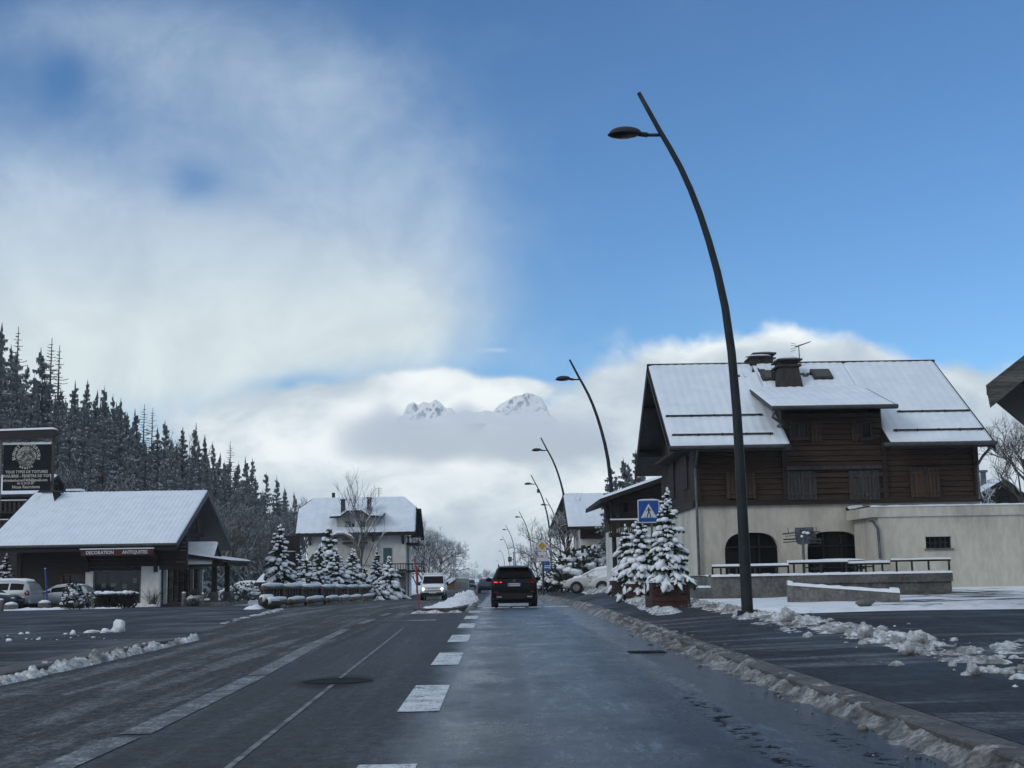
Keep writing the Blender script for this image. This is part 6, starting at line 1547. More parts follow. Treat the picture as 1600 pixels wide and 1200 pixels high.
# ------------------------------------------------------------------ signs
def crossing_sign():
    Y = 38.4; a, c = at(997, 818, Y), at(1030, 780, Y); s = (c.x-a.x); cx, cz = (a.x+c.x)/2, (a.z+c.z)/2
    root = thing('crossing_sign', 'square blue pedestrian crossing sign partly behind a snowy spruce', 'road sign', (cx+.08, Y+.05, gz(cx, Y)), world=True)
    b = MB(); b.tube([(cx+.08, Y+.05, gz(cx, Y)-.2), (cx+.08, Y+.05, cz+s/2+.05)], .033, 10); b.build('post', M['metal'], root)
    h = s/2
    b = MB(); b.box(cx-h, cx+h, Y-.01, Y+.012, cz-h*1.05, cz+h*1.05); pn = b.build('panel', M['white_s'], root)
    k = .91
    b = MB(); b.box(cx-h*k, cx+h*k, Y-.0135, Y-.0105, cz-h*k*1.05, cz+h*k*1.05); b.build('blue_face', M['blue'], pn)
    t = h*.74
    b = MB(); b.prism([(cx-t, Y-.014, cz-t*.80), (cx+t, Y-.014, cz-t*.80), (cx, Y-.014, cz+t*.95)], (0, -.003, 0)); b.build('triangle', M['white_s'], pn)
    y = Y-.0175; g = MB(); q = lambda u, v: (cx+u*h, y, cz+v*h); T = lambda pts: g.prism([q(*w) for w in pts], (0, -.003, 0))
    g.lathe([(.055*h*2*.5, -.003), (.055*h*2*.5, .0)], 14, c=(cx+.02*h, y, cz+.34*h), axis='Y')
    T([(-.06, .27), (.08, .27), (.07, -.05), (-.06, -.05)]); T([(-.06, -.04), (.02, -.04), (-.13, -.50), (-.22, -.50)]); T([(.0, -.04), (.08, -.04), (.22, -.50), (.13, -.50)])
    T([(-.06, .25), (-.05, .17), (-.22, -.02), (-.26, .03)]); T([(.07, .25), (.06, .16), (.20, -.0), (.25, .04)])
    for u in (-.44, -.20, .04, .28): T([(u, -.56), (u+.13, -.56), (u+.10, -.40), (u-.0, -.40)]) if False else T([(u, -.57), (u+.12, -.57), (u+.12, -.515), (u, -.515)])
    g.build('pictogram', M['ink'], pn)
    b = MB(); b.smooth = True; b.blob((cx, Y, cz+h*1.06), (h*.9, .03, .02), 1, .2, 3, 14, 6); b.build('snow_cap', M['snow'], root)
crossing_sign()

def priority_sign():
    Y = 97.0; c = at(847, 853, Y); h = .43
    root = thing('priority_sign', 'yellow and white diamond priority sign above white plates', 'road sign', (c.x, Y, gz(c.x, Y)), world=True)
    b = MB(); b.tube([(c.x, Y+.05, gz(c.x, Y)-.2), (c.x, Y+.05, c.z+.9)], .045, 8); b.build('post', M['metal'], root)
    b = MB(); b.prism([(c.x-h, Y, c.z), (c.x, Y, c.z-h), (c.x+h, Y, c.z), (c.x, Y, c.z+h)], (0, -.02, 0)); pn = b.build('panel', M['white_s'], root)
    k = h*.68; b = MB(); b.prism([(c.x-k, Y-.022, c.z), (c.x, Y-.022, c.z-k), (c.x+k, Y-.022, c.z), (c.x, Y-.022, c.z+k)], (0, -.006, 0)); b.build('yellow_face', M['yellow'], pn)
    for (py0, py1, ww) in ((862, 868, .30), (871, 877, .40)):
        a, d = at(847, py1, Y), at(847, py0, Y); b = MB(); b.box(c.x-ww, c.x+ww, Y-.02, Y, a.z, d.z); pl = b.build('name_plate', M['white_s'], root)
        b = MB(); b.box(c.x-ww-.03, c.x+ww+.03, Y-.0, Y+.015, a.z-.03, d.z+.03); b.build('red_edge', M['red_s'], pl)
priority_sign()
def bus_sign():
    Y = 95.0; a, c = at(849.5, 893, Y), at(859, 877, Y)
    root = thing('blue_sign', 'tall blue information sign with white bars on a dark post', 'road sign', (a.x, Y, gz(a.x, Y)), world=True)
    b = MB(); b.box(a.x-.06, a.x+.03, Y, Y+.09, gz(a.x, Y)-.2, c.z); b.build('post', M['lamp'], root)
    b = MB(); b.box(a.x+.04, c.x, Y, Y+.05, a.z, c.z); pn = b.build('panel', M['blue'], root)
    for k in (.38, .56): z = a.z+(c.z-a.z)*k; b = MB(); b.box(a.x+.06, c.x-.02, Y-.006, Y-.001, z-.03, z+.03); b.build('white_bar', M['white_s'], pn)
bus_sign()
def dir_sign():
    Y = 104.0; a, c = at(861, 889, Y), at(880, 878, Y)
    root = thing('direction_sign', 'pale direction board on two posts behind the blue sign', 'road sign', ((a.x+c.x)/2, Y, gz(a.x, Y)), world=True)
    for x in (a.x+.15, c.x-.15): b = MB(); b.tube([(x, Y+.05, gz(x, Y)-.2), (x, Y+.05, c.z)], .04, 8); b.build('post', M['metal'], root)
    b = MB(); b.box(a.x, c.x, Y-.02, Y+.0, a.z, c.z); b.build('panel', M['metal'], root)
    for k in (.2, .5, .8): z = a.z+(c.z-a.z)*k; b = MB(); b.box(a.x+.06, c.x-.06, Y-.03, Y-.022, z-.05, z+.05); b.build('white_bar', M['white_s'], root)
dir_sign()
def box_sign():
    Y = 140.0; a, c = at(794, 878, Y), at(799.5, 870, Y); q = at(802.5, 862, Y)
    root = thing('boxed_sign', 'small grey box sign on a post above the black car roof', 'road sign', (q.x, Y, road_z(Y)), world=True)
    b = MB(); b.tube([(q.x, Y, road_z(Y)-.2), (q.x, Y, q.z)], .05, 8); b.tube([(q.x, Y, (a.z+c.z)/2), (c.x-.1, Y, (a.z+c.z)/2)], .04, 6); b.build('post', M['metal'], root)
    b = MB(); b.box(a.x, c.x, Y-.1, Y+.1, a.z, c.z); pn = b.build('panel', M['lamp'], root)
    b = MB(); b.box(a.x+.09, c.x-.09, Y-.11, Y-.102, a.z+.2, c.z-.08); b.build('face', M['metal'], pn)
box_sign()
def brown_sign():
    Y = 101.0; P = lambda px, py: at(px, py, Y)
    a, c = P(441, 863.5), P(469, 837)
    root = thing('brown_sign', 'tall dark brown sign board with a smaller board on its post', 'sign', ((a.x+c.x)/2, Y, gz(a.x, Y)), world=True)
    b = MB(); b.box(a.x, c.x, Y-.08, Y+.08, a.z, c.z); pn = b.build('panel', M['sign_brown'], root)
    b = MB(); b.smooth = True; b.blob(((a.x+c.x)/2-.15, Y-.09, a.z+.08), (.5, .05, .05), 1, .3, 2, 12, 6); b.build('snow_clump', M['snow'], pn)
    d, e = P(448, 915), P(462, 863); b = MB(); b.box(d.x, e.x, Y-.05, Y+.07, gz(a.x, Y)-.2, a.z); b.build('post', M['sign_brown'], root)
    d, e = P(444, 885), P(466, 874.5); b = MB(); b.box(d.x, e.x, Y-.12, Y-.055, d.z, e.z); b.build('lower_panel', M['sign_brown'], root)
brown_sign()

def big_sign():
    Y = 107.0; P = lambda px, py: at(px, py, Y)
    a, c = P(4, 767), P(80.5, 694); zg = -1.0
    root = thing('roofing_sign', 'tall black sign board with round emblem and ivory lettering under a snowy beam', 'sign', ((a.x+c.x)/2, Y, gz(a.x, Y)), world=True)
    b = MB(); b.box(a.x, c.x, Y-.05, Y+.05, a.z, c.z); pn = b.build('panel', M['sign_black'], root)
    b = MB(); b.smooth = True; b.grid(lambda u, v: (lerp(a.x-.1, c.x+.02, u), Y-.1+.2*v, c.z-.02+(.20+.09*mn.noise(Vector((u*9, v, 3))))*min(1, min(v, 1-v)*5+.1)), 40, 7); b.build('snow_cap', M['snow'], pn)
    for px, m in ((83.5, 'wood_brown'), (1.5, 'wood_pale')):
        q = P(px, 700); b = MB(); b.box(q.x-.09, q.x+.09, Y-.09, Y+.09, -1.5, P(px, 684).z); b.build('post', M[m], root)
    d, e = P(-12, 688), P(93, 672)
    b = MB(); b.prism([(d.x, Y-.45, P(40, 687).z), (e.x-.5, Y-.45, P(86, 683).z), (e.x, Y-.45, P(93, 677).z), (e.x-.15, Y-.45, P(90, 672).z), (d.x, Y-.45, P(40, 674).z)], (0, .9, 0)); rf = b.build('canopy_beam', M['wood_black'], root)
    b = MB(); b.smooth = True; zt = P(40, 674).z; ze = P(88, 671.5).z
    b.grid(lambda u, v: (lerp(d.x, e.x-.2, u), Y-.5+1.0*v, lerp(zt, ze, u)-.01+.19*min(1, min(v, 1-v)*6+.1)*min(1, (1-u)*25)), 30, 9); b.build('snow_cover', M['snow'], rf)
    k = Y/F; ctr = P(41.5, 713); y = Y-.062
    b = MB(); b.lathe([(15.6*k, -.008), (15.6*k, 0)], 40, c=(ctr.x, y, ctr.z), axis='Y'); em = b.build('emblem', M['sign_em'], pn)
    rr = random.Random(4)   # plain engraved hills, a roof and a ladder
    g = MB(); q = lambda u, v: (ctr.x+u*k, y-.01, ctr.z+v*k)
    for (u0, v0, u1, v1, t) in ((-9, 6, 1, 9, 1.1), (3, 4, 12, 9, .8), (4, 2, 13, 7, .8), (-12, -6, -2, -10, 1.2), (2, -6, 10, -2, 1.0), (-6, -2, -2, 6, 1.4), (-2, 6, 5, -3, 1.1), (-13, 1, -8, 3, 1.2)):
        dx, dz = u1-u0, v1-v0; l = math.hypot(dx, dz); nx, nz = -dz/l*t/2, dx/l*t/2
        g.prism([q(u0+nx, v0+nz), q(u1+nx, v1+nz), q(u1-nx, v1-nz), q(u0-nx, v0-nz)], (0, -.006, 0))
    g.build('engraving', M['sign_black'], em)
    def arc(word, r, a0, a1, size, flip=False):
        n = len(word)
        for i, chh in enumerate(word):
            if chh == ' ': continue
            an = R(a0+(a1-a0)*i/(n-1)); rot = an-math.pi/2 if not flip else an+math.pi/2
            m = Matrix.Translation((ctr.x+r*k*math.cos(an), y-.004, ctr.z+r*k*math.sin(an))) @ Matrix.Rotation(-rot, 4, 'Y') @ Matrix.Rotation(R(90), 4, 'X')
            arcs.append((chh, size*k, m))
    arcs = []
    arc('BURNET COUVERTURE', 19.2, 192, -12, 6.4); arc('MEGEVE', 18.6, 242, 300, 4.2, True)
    objs = [text_mesh('letter', ch_, sz, M['sign_ivory'], None, m, bold=.012) for ch_, sz, m in arcs]
    # join the curved words into one lettering mesh
    lb_ = MB()
    for o in objs:
        lb_.add([v.co.copy() for v in o.data.vertices], [tuple(p.vertices) for p in o.data.polygons]); bpy.data.objects.remove(o)
    lb_.build('arched_lettering', M['sign_ivory'], pn)
    for (txt, py, sz, sx, px) in (('TOUS TYPES DE TOITURES', 737.5, 6.0, .92, 42), ('ZINGUERIE - FENETRE DE TOIT', 744, 6.2, .92, 41), ('christianburnet7425@gmail.com', 750.5, 5.6, .93, 40), ('06 12 35 25 50', 755.5, 4.6, .9, 40), ('Nous Recrutons', 761, 6.6, .98, 41)):
        c_ = P(px, py); text_mesh('lettering', txt, sz*k, M['sign_ivory'], pn, facing((c_.x, y-.004, c_.z)), bold=.008, sx=sx)
    b = MB(); q0, q1 = P(80, 757), P(90, 754.5); b.box(q0.x, q1.x, Y-.2, Y+.2, q0.z, q1.z); b.build('bracket', M['wood_dark'], root)
big_sign()

# ------------------------------------------------------------------ snow poles and small street things
def snow_pole(text, p0, p1, Y, m, r=.03, flag=None):
    a, c = at(*p0, Y), at(*p1, Y)
    root = thing('snow_pole', text, 'snow pole', (a.x, Y, a.z), world=True)
    b = MB(); b.tube([(a.x, Y, a.z-.3), c], r, 8); b.build('shaft', M[m], root)
    if flag:
        d, e = at(*flag[0], Y), at(*flag[1], Y); b = MB(); b.tube([d, e], r*1.5, 8); b.build('sleeve', M['red_snowpole'], root)
    b = MB(); b.tube([c, c+Vector((0, 0, .05))], r*1.15, 8); b.build('cap', M['white_s'], root)
snow_pole('leaning red snow pole at the corner of the traffic island', (655, 943), (648, 868), 47.8, 'red_snowpole', .022, ((651.8, 905), (650, 884)))
snow_pole('leaning blue snow pole before the parked hatchback', (75, 943), (70.5, 889), 80.5, 'blue_pole', .05)
def stone_block(text, x0, x1, y0, y1, Y, cat='stone block'):
    a, c = at(x0, y1, Y), at(x1, y0, Y); root = thing('stone_block', text, cat, ((a.x+c.x)/2, Y, a.z), world=True)
    b = MB(); b.box(a.x, c.x, Y-.25, Y+.25, a.z-.4, c.z); b.build('block', M['concrete'], root)
    b = MB(); b.smooth = True; b.blob(((a.x+c.x)/2, Y, c.z), ((c.x-a.x)/2+.03, .28, .16), x0, .2, 2, 16, 8, zmin=c.z+.002); b.build('snow_cap', M['snow'], root)
stone_block('dark stone block with snow cap beneath the minivan wheel', 8, 26, 945, 956, 76); stone_block('dark stone block with snow cap at the foot of the blue pole', 61, 78, 942, 952, 78)
def bollard(text, px, py0, py1, w, Y, m='concrete'):
    a, c = at(px, py1, Y), at(px, py0, Y); root = thing('bollard', text, 'bollard', (a.x, Y, a.z), world=True)
    b = MB(); b.smooth = True; r = w/2*Y/F; b.lathe([(r, a.z-.3), (r, c.z-.05), (r*.8, c.z)], 14, c=(a.x, Y, 0)); b.build('post', M[m], root)
    b = MB(); b.smooth = True; b.blob((a.x, Y, c.z), (r, r, .10), 1, .1, 2, 12, 6, zmin=c.z+.001); b.build('snow_cap', M['snow'], root)
bollard('round stone bollard with snow cap before the shop side glazing', 287, 927, 946, 6.5, 84.5); bollard('stone post at the left edge of the view', 1, 938, 966, 8, 72)
bollard('wide stone bollard right of the barrel planter', 317, 928, 944, 4, 85.5)

def planter(text, x0, x1, y0, y1, Y, dep=1.1, m='wood_red'):
    a, c = at(x0, y1, Y), at(x1, y0, Y); zb = a.z-.12; w = c.x-a.x
    root = thing('planter', text, 'planter', ((a.x+c.x)/2, Y+dep/2, a.z), R(0), world=True, group='timber planters along the pavement')
    b = MB(); t = .06
    rnd = random.Random(int(x0)); n = 4
    for i in range(n):
        z0 = zb+(c.z-zb)*i/n; z1 = zb+(c.z-zb)*(i+1)/n-.012
        b.box(a.x, c.x, Y, Y+t, z0, z1); b.box(a.x, c.x, Y+dep-t, Y+dep, z0, z1); b.box(a.x, a.x+t, Y+t, Y+dep-t, z0, z1); b.box(c.x-t, c.x, Y+t, Y+dep-t, z0, z1)
    bx = b.build('box', M[m], root)
    for xx in (a.x-.01, c.x-.08):
        for yy in (Y-.01, Y+dep-.08): b = MB(); b.box(xx, xx+.09, yy, yy+.09, zb, c.z+.015); b.build('corner_post', M['wood_grey'], root)
    b = MB(); b.smooth = True
    b.grid(lambda u, v: (lerp(a.x-.03, c.x+.03, u), lerp(Y-.03, Y+dep+.03, v), c.z-.02+(.10+.06*mn.noise(Vector((u*5, v*5, x0))))*min(1, min(min(u, 1-u), min(v, 1-v))*9)), 30, 24); b.build('snow_cover', M['snow'], root)
    return Vector(((a.x+c.x)/2, Y+dep/2, c.z))
PL1 = planter('nearest red brown timber planter carrying the tallest spruce', 1016, 1077, 908, 943, 36.4)
PL2 = planter('small red brown timber planter right behind the second lamp post', 957, 976, 906, 932, 51, 1.0)
PL3 = planter('dark timber planter between the small one and the nearest one', 979, 1008, 911, 936, 45, 1.1)
def log_fence():
    ends = [(408, 439), (440, 468), (470, 499), (501, 521), (522, 539), (540, 558), (560, 578)]
    A, B = (405, 62.0), (580, 105.0)
    texts = ['nearest section of the snow topped log fence, with two round log ends', 'second section of the log fence, with pale slats', 'third section of the log fence, below the brown sign', 'fourth section of the log fence, middle one of the row', 'fifth section of the log fence, in front of the tallest spruce', 'sixth section of the log fence, second from its far end', 'last far section of the log fence, next to the open road']
    def Yof(px):  # straight line on the ground between the two ends
        xa, xb = (405-775)/F*62, (580-775)/F*105
        k = (px-775)/F; return (xa*(105-62)-62*(xb-xa))/(k*(105-62)-(xb-xa))
    for (p0, p1), tx in zip(ends, texts):
        ya, yb = Yof(p0), Yof(p1); a = Vector((at(p0, 930, ya).x, ya, 0)); c = Vector((at(p1, 930, yb).x, yb, 0)); d = (c-a); L = d.length; d /= L
        n = Vector((d.y, -d.x, 0)); n = n if n.y < 0 else -n
        mid = (a+c)/2; z = gz(mid.x, mid.y)
        root = thing('log_fence', tx, 'fence', (mid.x, mid.y, z), world=True, group='log fence sections before the spruces')
        def P(s, o, h): q = a+d*s+n*o; return (q.x, q.y, z+h)
        g = MB(); g.smooth = True; g.tube([P(-.1, .12, .98), P(L*.93, .12, .98)], .115, 12); tl = g.build('top_log', M['wood_pale'], root)
        g = MB(); g.smooth = True; g.tube([P(-.08, .12, 1.06), P(L*.3, .12, 1.08), P(L*.91, .12, 1.06)], [.10, .13, .10], 10, flat=1.0); g.build('snow_cover', M['snow'], tl)
        g = MB(); g.prism([P(.1, -.02, -.2), P(L*.95, -.02, -.2), P(L*.95, -.02, .95), P(.1, -.02, .95)], n*.05); g.build('back_board', M['wood_dark'], root)
        k = 5
        for i in range(k): s = L*(.18+.62*i/(k-1)); g = MB(); g.prism([P(s, .05, .42), P(s+.17, .05, .42), P(s+.17, .05, .86), P(s, .05, .86)], n*.04); g.build('slat', M['wood_pale'], root)
        for s in (.1, L*.93): g = MB(); g.prism([P(s, .0, -.3), P(s+.2, .0, -.3), P(s+.2, .0, 1.0), P(s, .0, 1.0)], n*.16); g.build('post', M['wood_grey'], root)
        g = MB(); g.smooth = True; g.tube([P(.02, .40, .30), P(L*.78, .40, .30)], .135, 12); g.tube([P(.1, .42, .04), P(L*.7, .42, .04)], .13, 12); ll = g.build('lower_log', M['wood_pale'], root)
        g = MB(); g.smooth = True; g.tube([P(.05, .40, .40), P(L*.4, .40, .43), P(L*.76, .40, .40)], [.11, .13, .11], 10); g.build('snow_cover', M['snow'], ll)
    q = at(415, 942, Yof(407)); root = thing('log_end', 'pair of round log ends standing off the near fence end', 'log', (q.x, q.y-.6, gz(q.x, q.y)), world=True)
    for (px, py) in ((410, 940), (419, 944)):
        e = at(px, py, Yof(407)-.8); g = MB(); g.smooth = True; g.tube([e, e+Vector((.25, .9, 0))], .22, 12); lo = g.build('log', M['wood_grey'], root)
        g = MB(); g.smooth = True; g.tube([e+Vector((0, 0, .15)), e+Vector((.24, .85, .15))], .17, 10); g.build('snow_cap', M['snow'], lo)
log_fence()
snow_bank('snow', [(-10.9, 60.5), (-10.9, 75), (-10.4, 90), (-9.8, 104)], [.5, .6, .6, .5], [.16, .20, .2, .2], M['snow'], 'snow at the foot of the log fence', 31, .18, rough=1.2)
def arch():
    Y = 108.0; P = lambda px, py: at(px, py, Y)
    root = thing('garden_arch', 'snow lined wooden arch among the spruces before the white house', 'arch', (P(525, 920).x, Y, gz(-12, Y)), world=True)
    pts = [(484, 905), (489, 880), (499, 862), (508, 848), (517, 839), (528, 834), (538, 834), (548, 839), (555, 849), (560, 862), (563, 885), (564, 905)]
    g = MB(); g.smooth = True; g.tube([P(*p) for p in pts], .13, 8); ar = g.build('hoop', M['wood_pale'], root)
    g = MB(); g.smooth = True; g.tube([P(px, py)+Vector((0, -.02, .10)) for px, py in pts[3:9]], [.05, .09, .12, .12, .09, .05], 8); g.build('snow_cover', M['snow'], ar)
    g = MB(); g.prism([P(482, 876), P(488, 866), P(496, 866), P(494, 876), P(490, 880)], (0, .08, 0)); g.build('green_panel', M['green_board'], root)
arch()
def barrel(text, x0, x1, y0, y1, Y):
    a, c = at(x0, y1, Y), at(x1, y0, Y); r = (c.x-a.x)/2; cx = (a.x+c.x)/2
    root = thing('barrel_planter', text, 'planter', (cx, Y, a.z), world=True)
    b = MB(); b.smooth = True; h = (c.z-a.z)*.5; b.lathe([(r*.85, a.z-.1), (r, a.z+h*.5), (r*.92, a.z+h)], 18, c=(cx, Y, 0)); b.build('barrel', M['wood_grey'], root)
    b = MB(); rr = random.Random(3)
    for i in range(70):
        an, l = rr.uniform(0, 6.28), rr.uniform(.3, 1); p0 = Vector((cx, Y, a.z+h)); p1 = p0+Vector((math.cos(an)*r*l, math.sin(an)*r*l, h*rr.uniform(.4, 1.6))); b.tube([p0, (p0+p1)/2+Vector((0, 0, .08)), p1], .018, 4)
    b.build('twigs', M['bush_brown'], root)
    b = MB(); b.smooth = True; b.blob((cx, Y, a.z+h+.02), (r*1.05, r, .2), 3, .6, 2.5, 18, 10); b.build('snow_cover', M['dirty_snow'], root)
barrel('old barrel planter with bare twigs and snow before the shop glazing', 292, 312, 925, 946, 84)

# ------------------------------------------------------------------ trees
def spruce_parts(seed, H, Rb, whorls, per, snow=.8, near=True, droop=.55, lift=.18, cmax=1.0, bare=0.0):
    """returns crown, snow, trunk mesh builders; leaf-sized blades along drooping boughs"""
    r = random.Random(seed); cr, sn, tr = MB(), MB(), MB(); sn.smooth = True; tr.smooth = True
    pts = [(r.uniform(-.01, .01)*H*(i/8), r.uniform(-.01, .01)*H*(i/8), H*i/8) for i in range(9)]
    tr.tube(pts, [H*.0125*(1-i/8.15)+.0006*H for i in range(9)], 7)
    def trunk(z):
        k = min(7.99, z/H*8); i = int(k); t = k-i; a, c = pts[i], pts[i+1]; return Vector((a[0]+(c[0]-a[0])*t, a[1]+(c[1]-a[1])*t, z))
    for w in range(whorls):
        t = (w+r.uniform(-.3, .3))/whorls; t = min(.985, max(.0, t)); z = H*(.05+.94*t)
        Lw = Rb*((1-t)**.82)*r.uniform(.82, 1.12)*(1 if t > .06 else .8)+.03*Rb
        n = max(4, int(per*(.45+.55*(1-t)))); a0 = r.uniform(0, 6.28)
        for k in range(n):
            if r.random() < .10: continue
            az = a0+6.283*k/n+r.uniform(-.28, .28); L = Lw*r.uniform(.52, 1.24); zj = min(H*.985, max(H*.03, z+r.uniform(-.55, .55)*H/whorls))
            d = Vector((math.cos(az), math.sin(az), 0)); sd = Vector((-d.y, d.x, 0)); o = trunk(zj)
            up = lift*(1+1.6*t); dr_ = droop*r.uniform(.7, 1.3)*(1.15-.7*t)
            sp = lambda s: o+d*(L*s)+Vector((0, 0, L*(up*s-dr_*s*s)))
            segs = 4 if L > Rb*.35 else 3
            for j in range(segs):
                s = (j+.6)/segs; p = sp(s); tg = (sp(min(1, s+.1))-sp(s-.1)).normalized()
                for sgn in (-1, 1):
                    if r.random() < .08: continue
                    l = L*(.46-.24*s)*r.uniform(.7, 1.25); wdt = l*r.uniform(.30, .46)
                    v = (sd*sgn*.85+tg*.62+Vector((0, 0, -.40-.55*r.random()))).normalized()
                    q = (tg*.8-v*.4); q = (q-v*q.dot(v)).normalized()
                    cr.quad(p-q*wdt*.2, p+v*l*.45-q*wdt*.5, p+v*l, p+v*l*.5+q*wdt*.5)
                    if not near and r.random() < snow:
                        h = Vector((0, 0, l*.07)); cr.cur = 1
                        cr.quad(p+v*l*.15+h, p+v*l*.5-q*wdt*.30+h, p+v*l*.95+h*.8, p+v*l*.55+q*wdt*.30+h); cr.cur = 0
            # hanging sprays below the bough, seen from the side
            dp = max(H/whorls*1.25, L*.34)*r.uniform(.75, 1.25)
            for j in range(segs):
                s0, s1 = .10+.9*j/segs, .10+.9*(j+1)/segs+.03
                pa, pb = sp(s0), sp(s1); dz = dp*(1.05-.55*s0)
                for sg in (-1, 1):
                    m1 = pa.lerp(pb, r.uniform(.3, .7))+sd*sg*dz*r.uniform(.05, .40)-Vector((0, 0, dz*r.uniform(.75, 1.15)))
                    cr.quad(pa, pa.lerp(m1, .55)-d*dz*.16, m1, pb)
                if not near and r.random() < snow*1.1:
                    cr.cur = 1; h = Vector((0, 0, .035*L)); sg = r.choice((-1, 1))
                    cr.quad(pa+h, pa.lerp(pb, .3)+sd*sg*dz*.22-Vector((0, 0, dz*.30)), pa.lerp(pb, .8)+sd*sg*dz*.26-Vector((0, 0, dz*.26)), pb+h); cr.cur = 0
            p = sp(.85); tg = (sp(1)-sp(.8)).normalized(); l = L*.34; wd = l*.34
            cr.quad(p, p+tg*l*.5-sd*wd*.5, p+tg*l, p+tg*l*.5+sd*wd*.5)
            if near and r.random() < snow:
                # a pillow of snow lying along the bough, heavier at the tip
                P = [sp(s)+Vector((0, 0, L*.045)) for s in (.30, .5, .7, .88, 1.02)]
                m_ = Rb*.076*r.uniform(.55, 1.6)*(.5+.5*L/Rb*1.5)
                sn.tube(P, [m_*.35, m_*.9, m_*1.35, m_*1.35, m_*.35], 6, flat=.72)
                if L > Rb*.35:
                    for sgn in (-1, 1):
                        for s in (.45, .7):
                            if r.random() < .38: continue
                            p = sp(s); v = (sd*sgn*.8+d*.6+Vector((0, 0, -.30))).normalized(); l = L*.30
                            sn.tube([p+Vector((0, 0, m_*.4)), p+v*l*.55+Vector((0, 0, m_*.5)), p+v*l*1.02], [m_*.4, m_*1.0, m_*.3], 5, flat=.7)
    tip = trunk(H*.985); cr.quad(tip+Vector((.007*H, 0, -.03*H)), tip+Vector((0, 0, .022*H)), tip+Vector((-.007*H, 0, -.03*H)), tip+Vector((0, 0, -.05*H)))
    if near and snow: sn.blob(tip+Vector((0, 0, .0)), (Rb*.05, Rb*.05, H*.025), seed, .3, 2, 8, 6)
    return cr, sn, tr
def near_spruce(name, text, loc, H, Rb, seed, whorls=17, per=11, snow=.86, droop=.55, group=None, lift=.18):
    root = thing(name, text, 'spruce', loc, 0, group)
    cr, sn, tr = spruce_parts(seed, H, Rb, whorls, per, snow, True, droop, lift)
    cr.build('crown', M['needle'], root); tr.build('trunk', M['bark'], root); sn.build('snow_cover', M['snow_tree'], root, kind='stuff')
    return root
def spruce_at(text, px, ptop, pbase, pw, Y, seed, **k):
    a, c = at(px, pbase, Y), at(px, ptop, Y); zb = a.z-.1; return near_spruce('snowy_spruce', text, (a.x, Y, zb), (c.z-zb)*.985, pw/2*Y/F*1.05, seed, **k)
GR = 'snow laden spruces along the road'
spruce_at('tallest snow laden spruce, standing in the nearest timber planter', 1046, 760, 915, 76, 36.9, 11, whorls=27, per=13, snow=.92, group=GR)
spruce_at('snow laden spruce behind the crossing sign, left of the tallest planter spruce', 1003, 806, 918, 78, 45.5, 12, whorls=21, per=12, snow=.92, group=GR)
spruce_at('drooping snow laden spruce over the small planter by the second lamp', 980, 818, 912, 60, 51.4, 13, whorls=15, droop=.9, snow=.92, group=GR)
for i, (px, pt, pb, pw, Y, tx) in enumerate([
        (437, 818, 922, 62, 100, 'snow laden spruce at the left end of the group, beside the brown sign'),
        (466, 846, 925, 50, 104, 'snow laden spruce peeping out right of the brown sign'),
        (478, 872, 928, 52, 99, 'low bushy snow laden spruce between brown sign and arch'),
        (514, 822, 930, 74, 106, 'tallest snow laden spruce of the group, under the left of the arch'),
        (500, 850, 930, 48, 101, 'snow laden spruce tucked in front of the tallest one of the group'),
        (526, 856, 931, 52, 103, 'snow laden spruce right of the tallest one, under the arch'),
        (550, 856, 932, 54, 104, 'snow laden spruce below the bare poplar trunk'),
        (570, 885, 933, 34, 106, 'small snow laden spruce in the gap right of the poplar'),
        (589, 855, 934, 34, 109, 'thin pointed snow laden spruce before the white house wall'),
        (608, 868, 934, 60, 107, 'broad snow laden spruce at the right end of the group, below the teal shutter'),
        (590, 905, 936, 44, 104, 'low frosty snow laden spruce in front of the thin pointed one'),
        (7, 862, 945, 44, 88, 'snow laden spruce behind the minivan at the left edge of the view')]):
    spruce_at(tx, px, pt, pb, pw, Y, 40+i, whorls=17 if pb-pt > 70 else 12, per=11, snow=.93, group=GR if i < 11 else None)

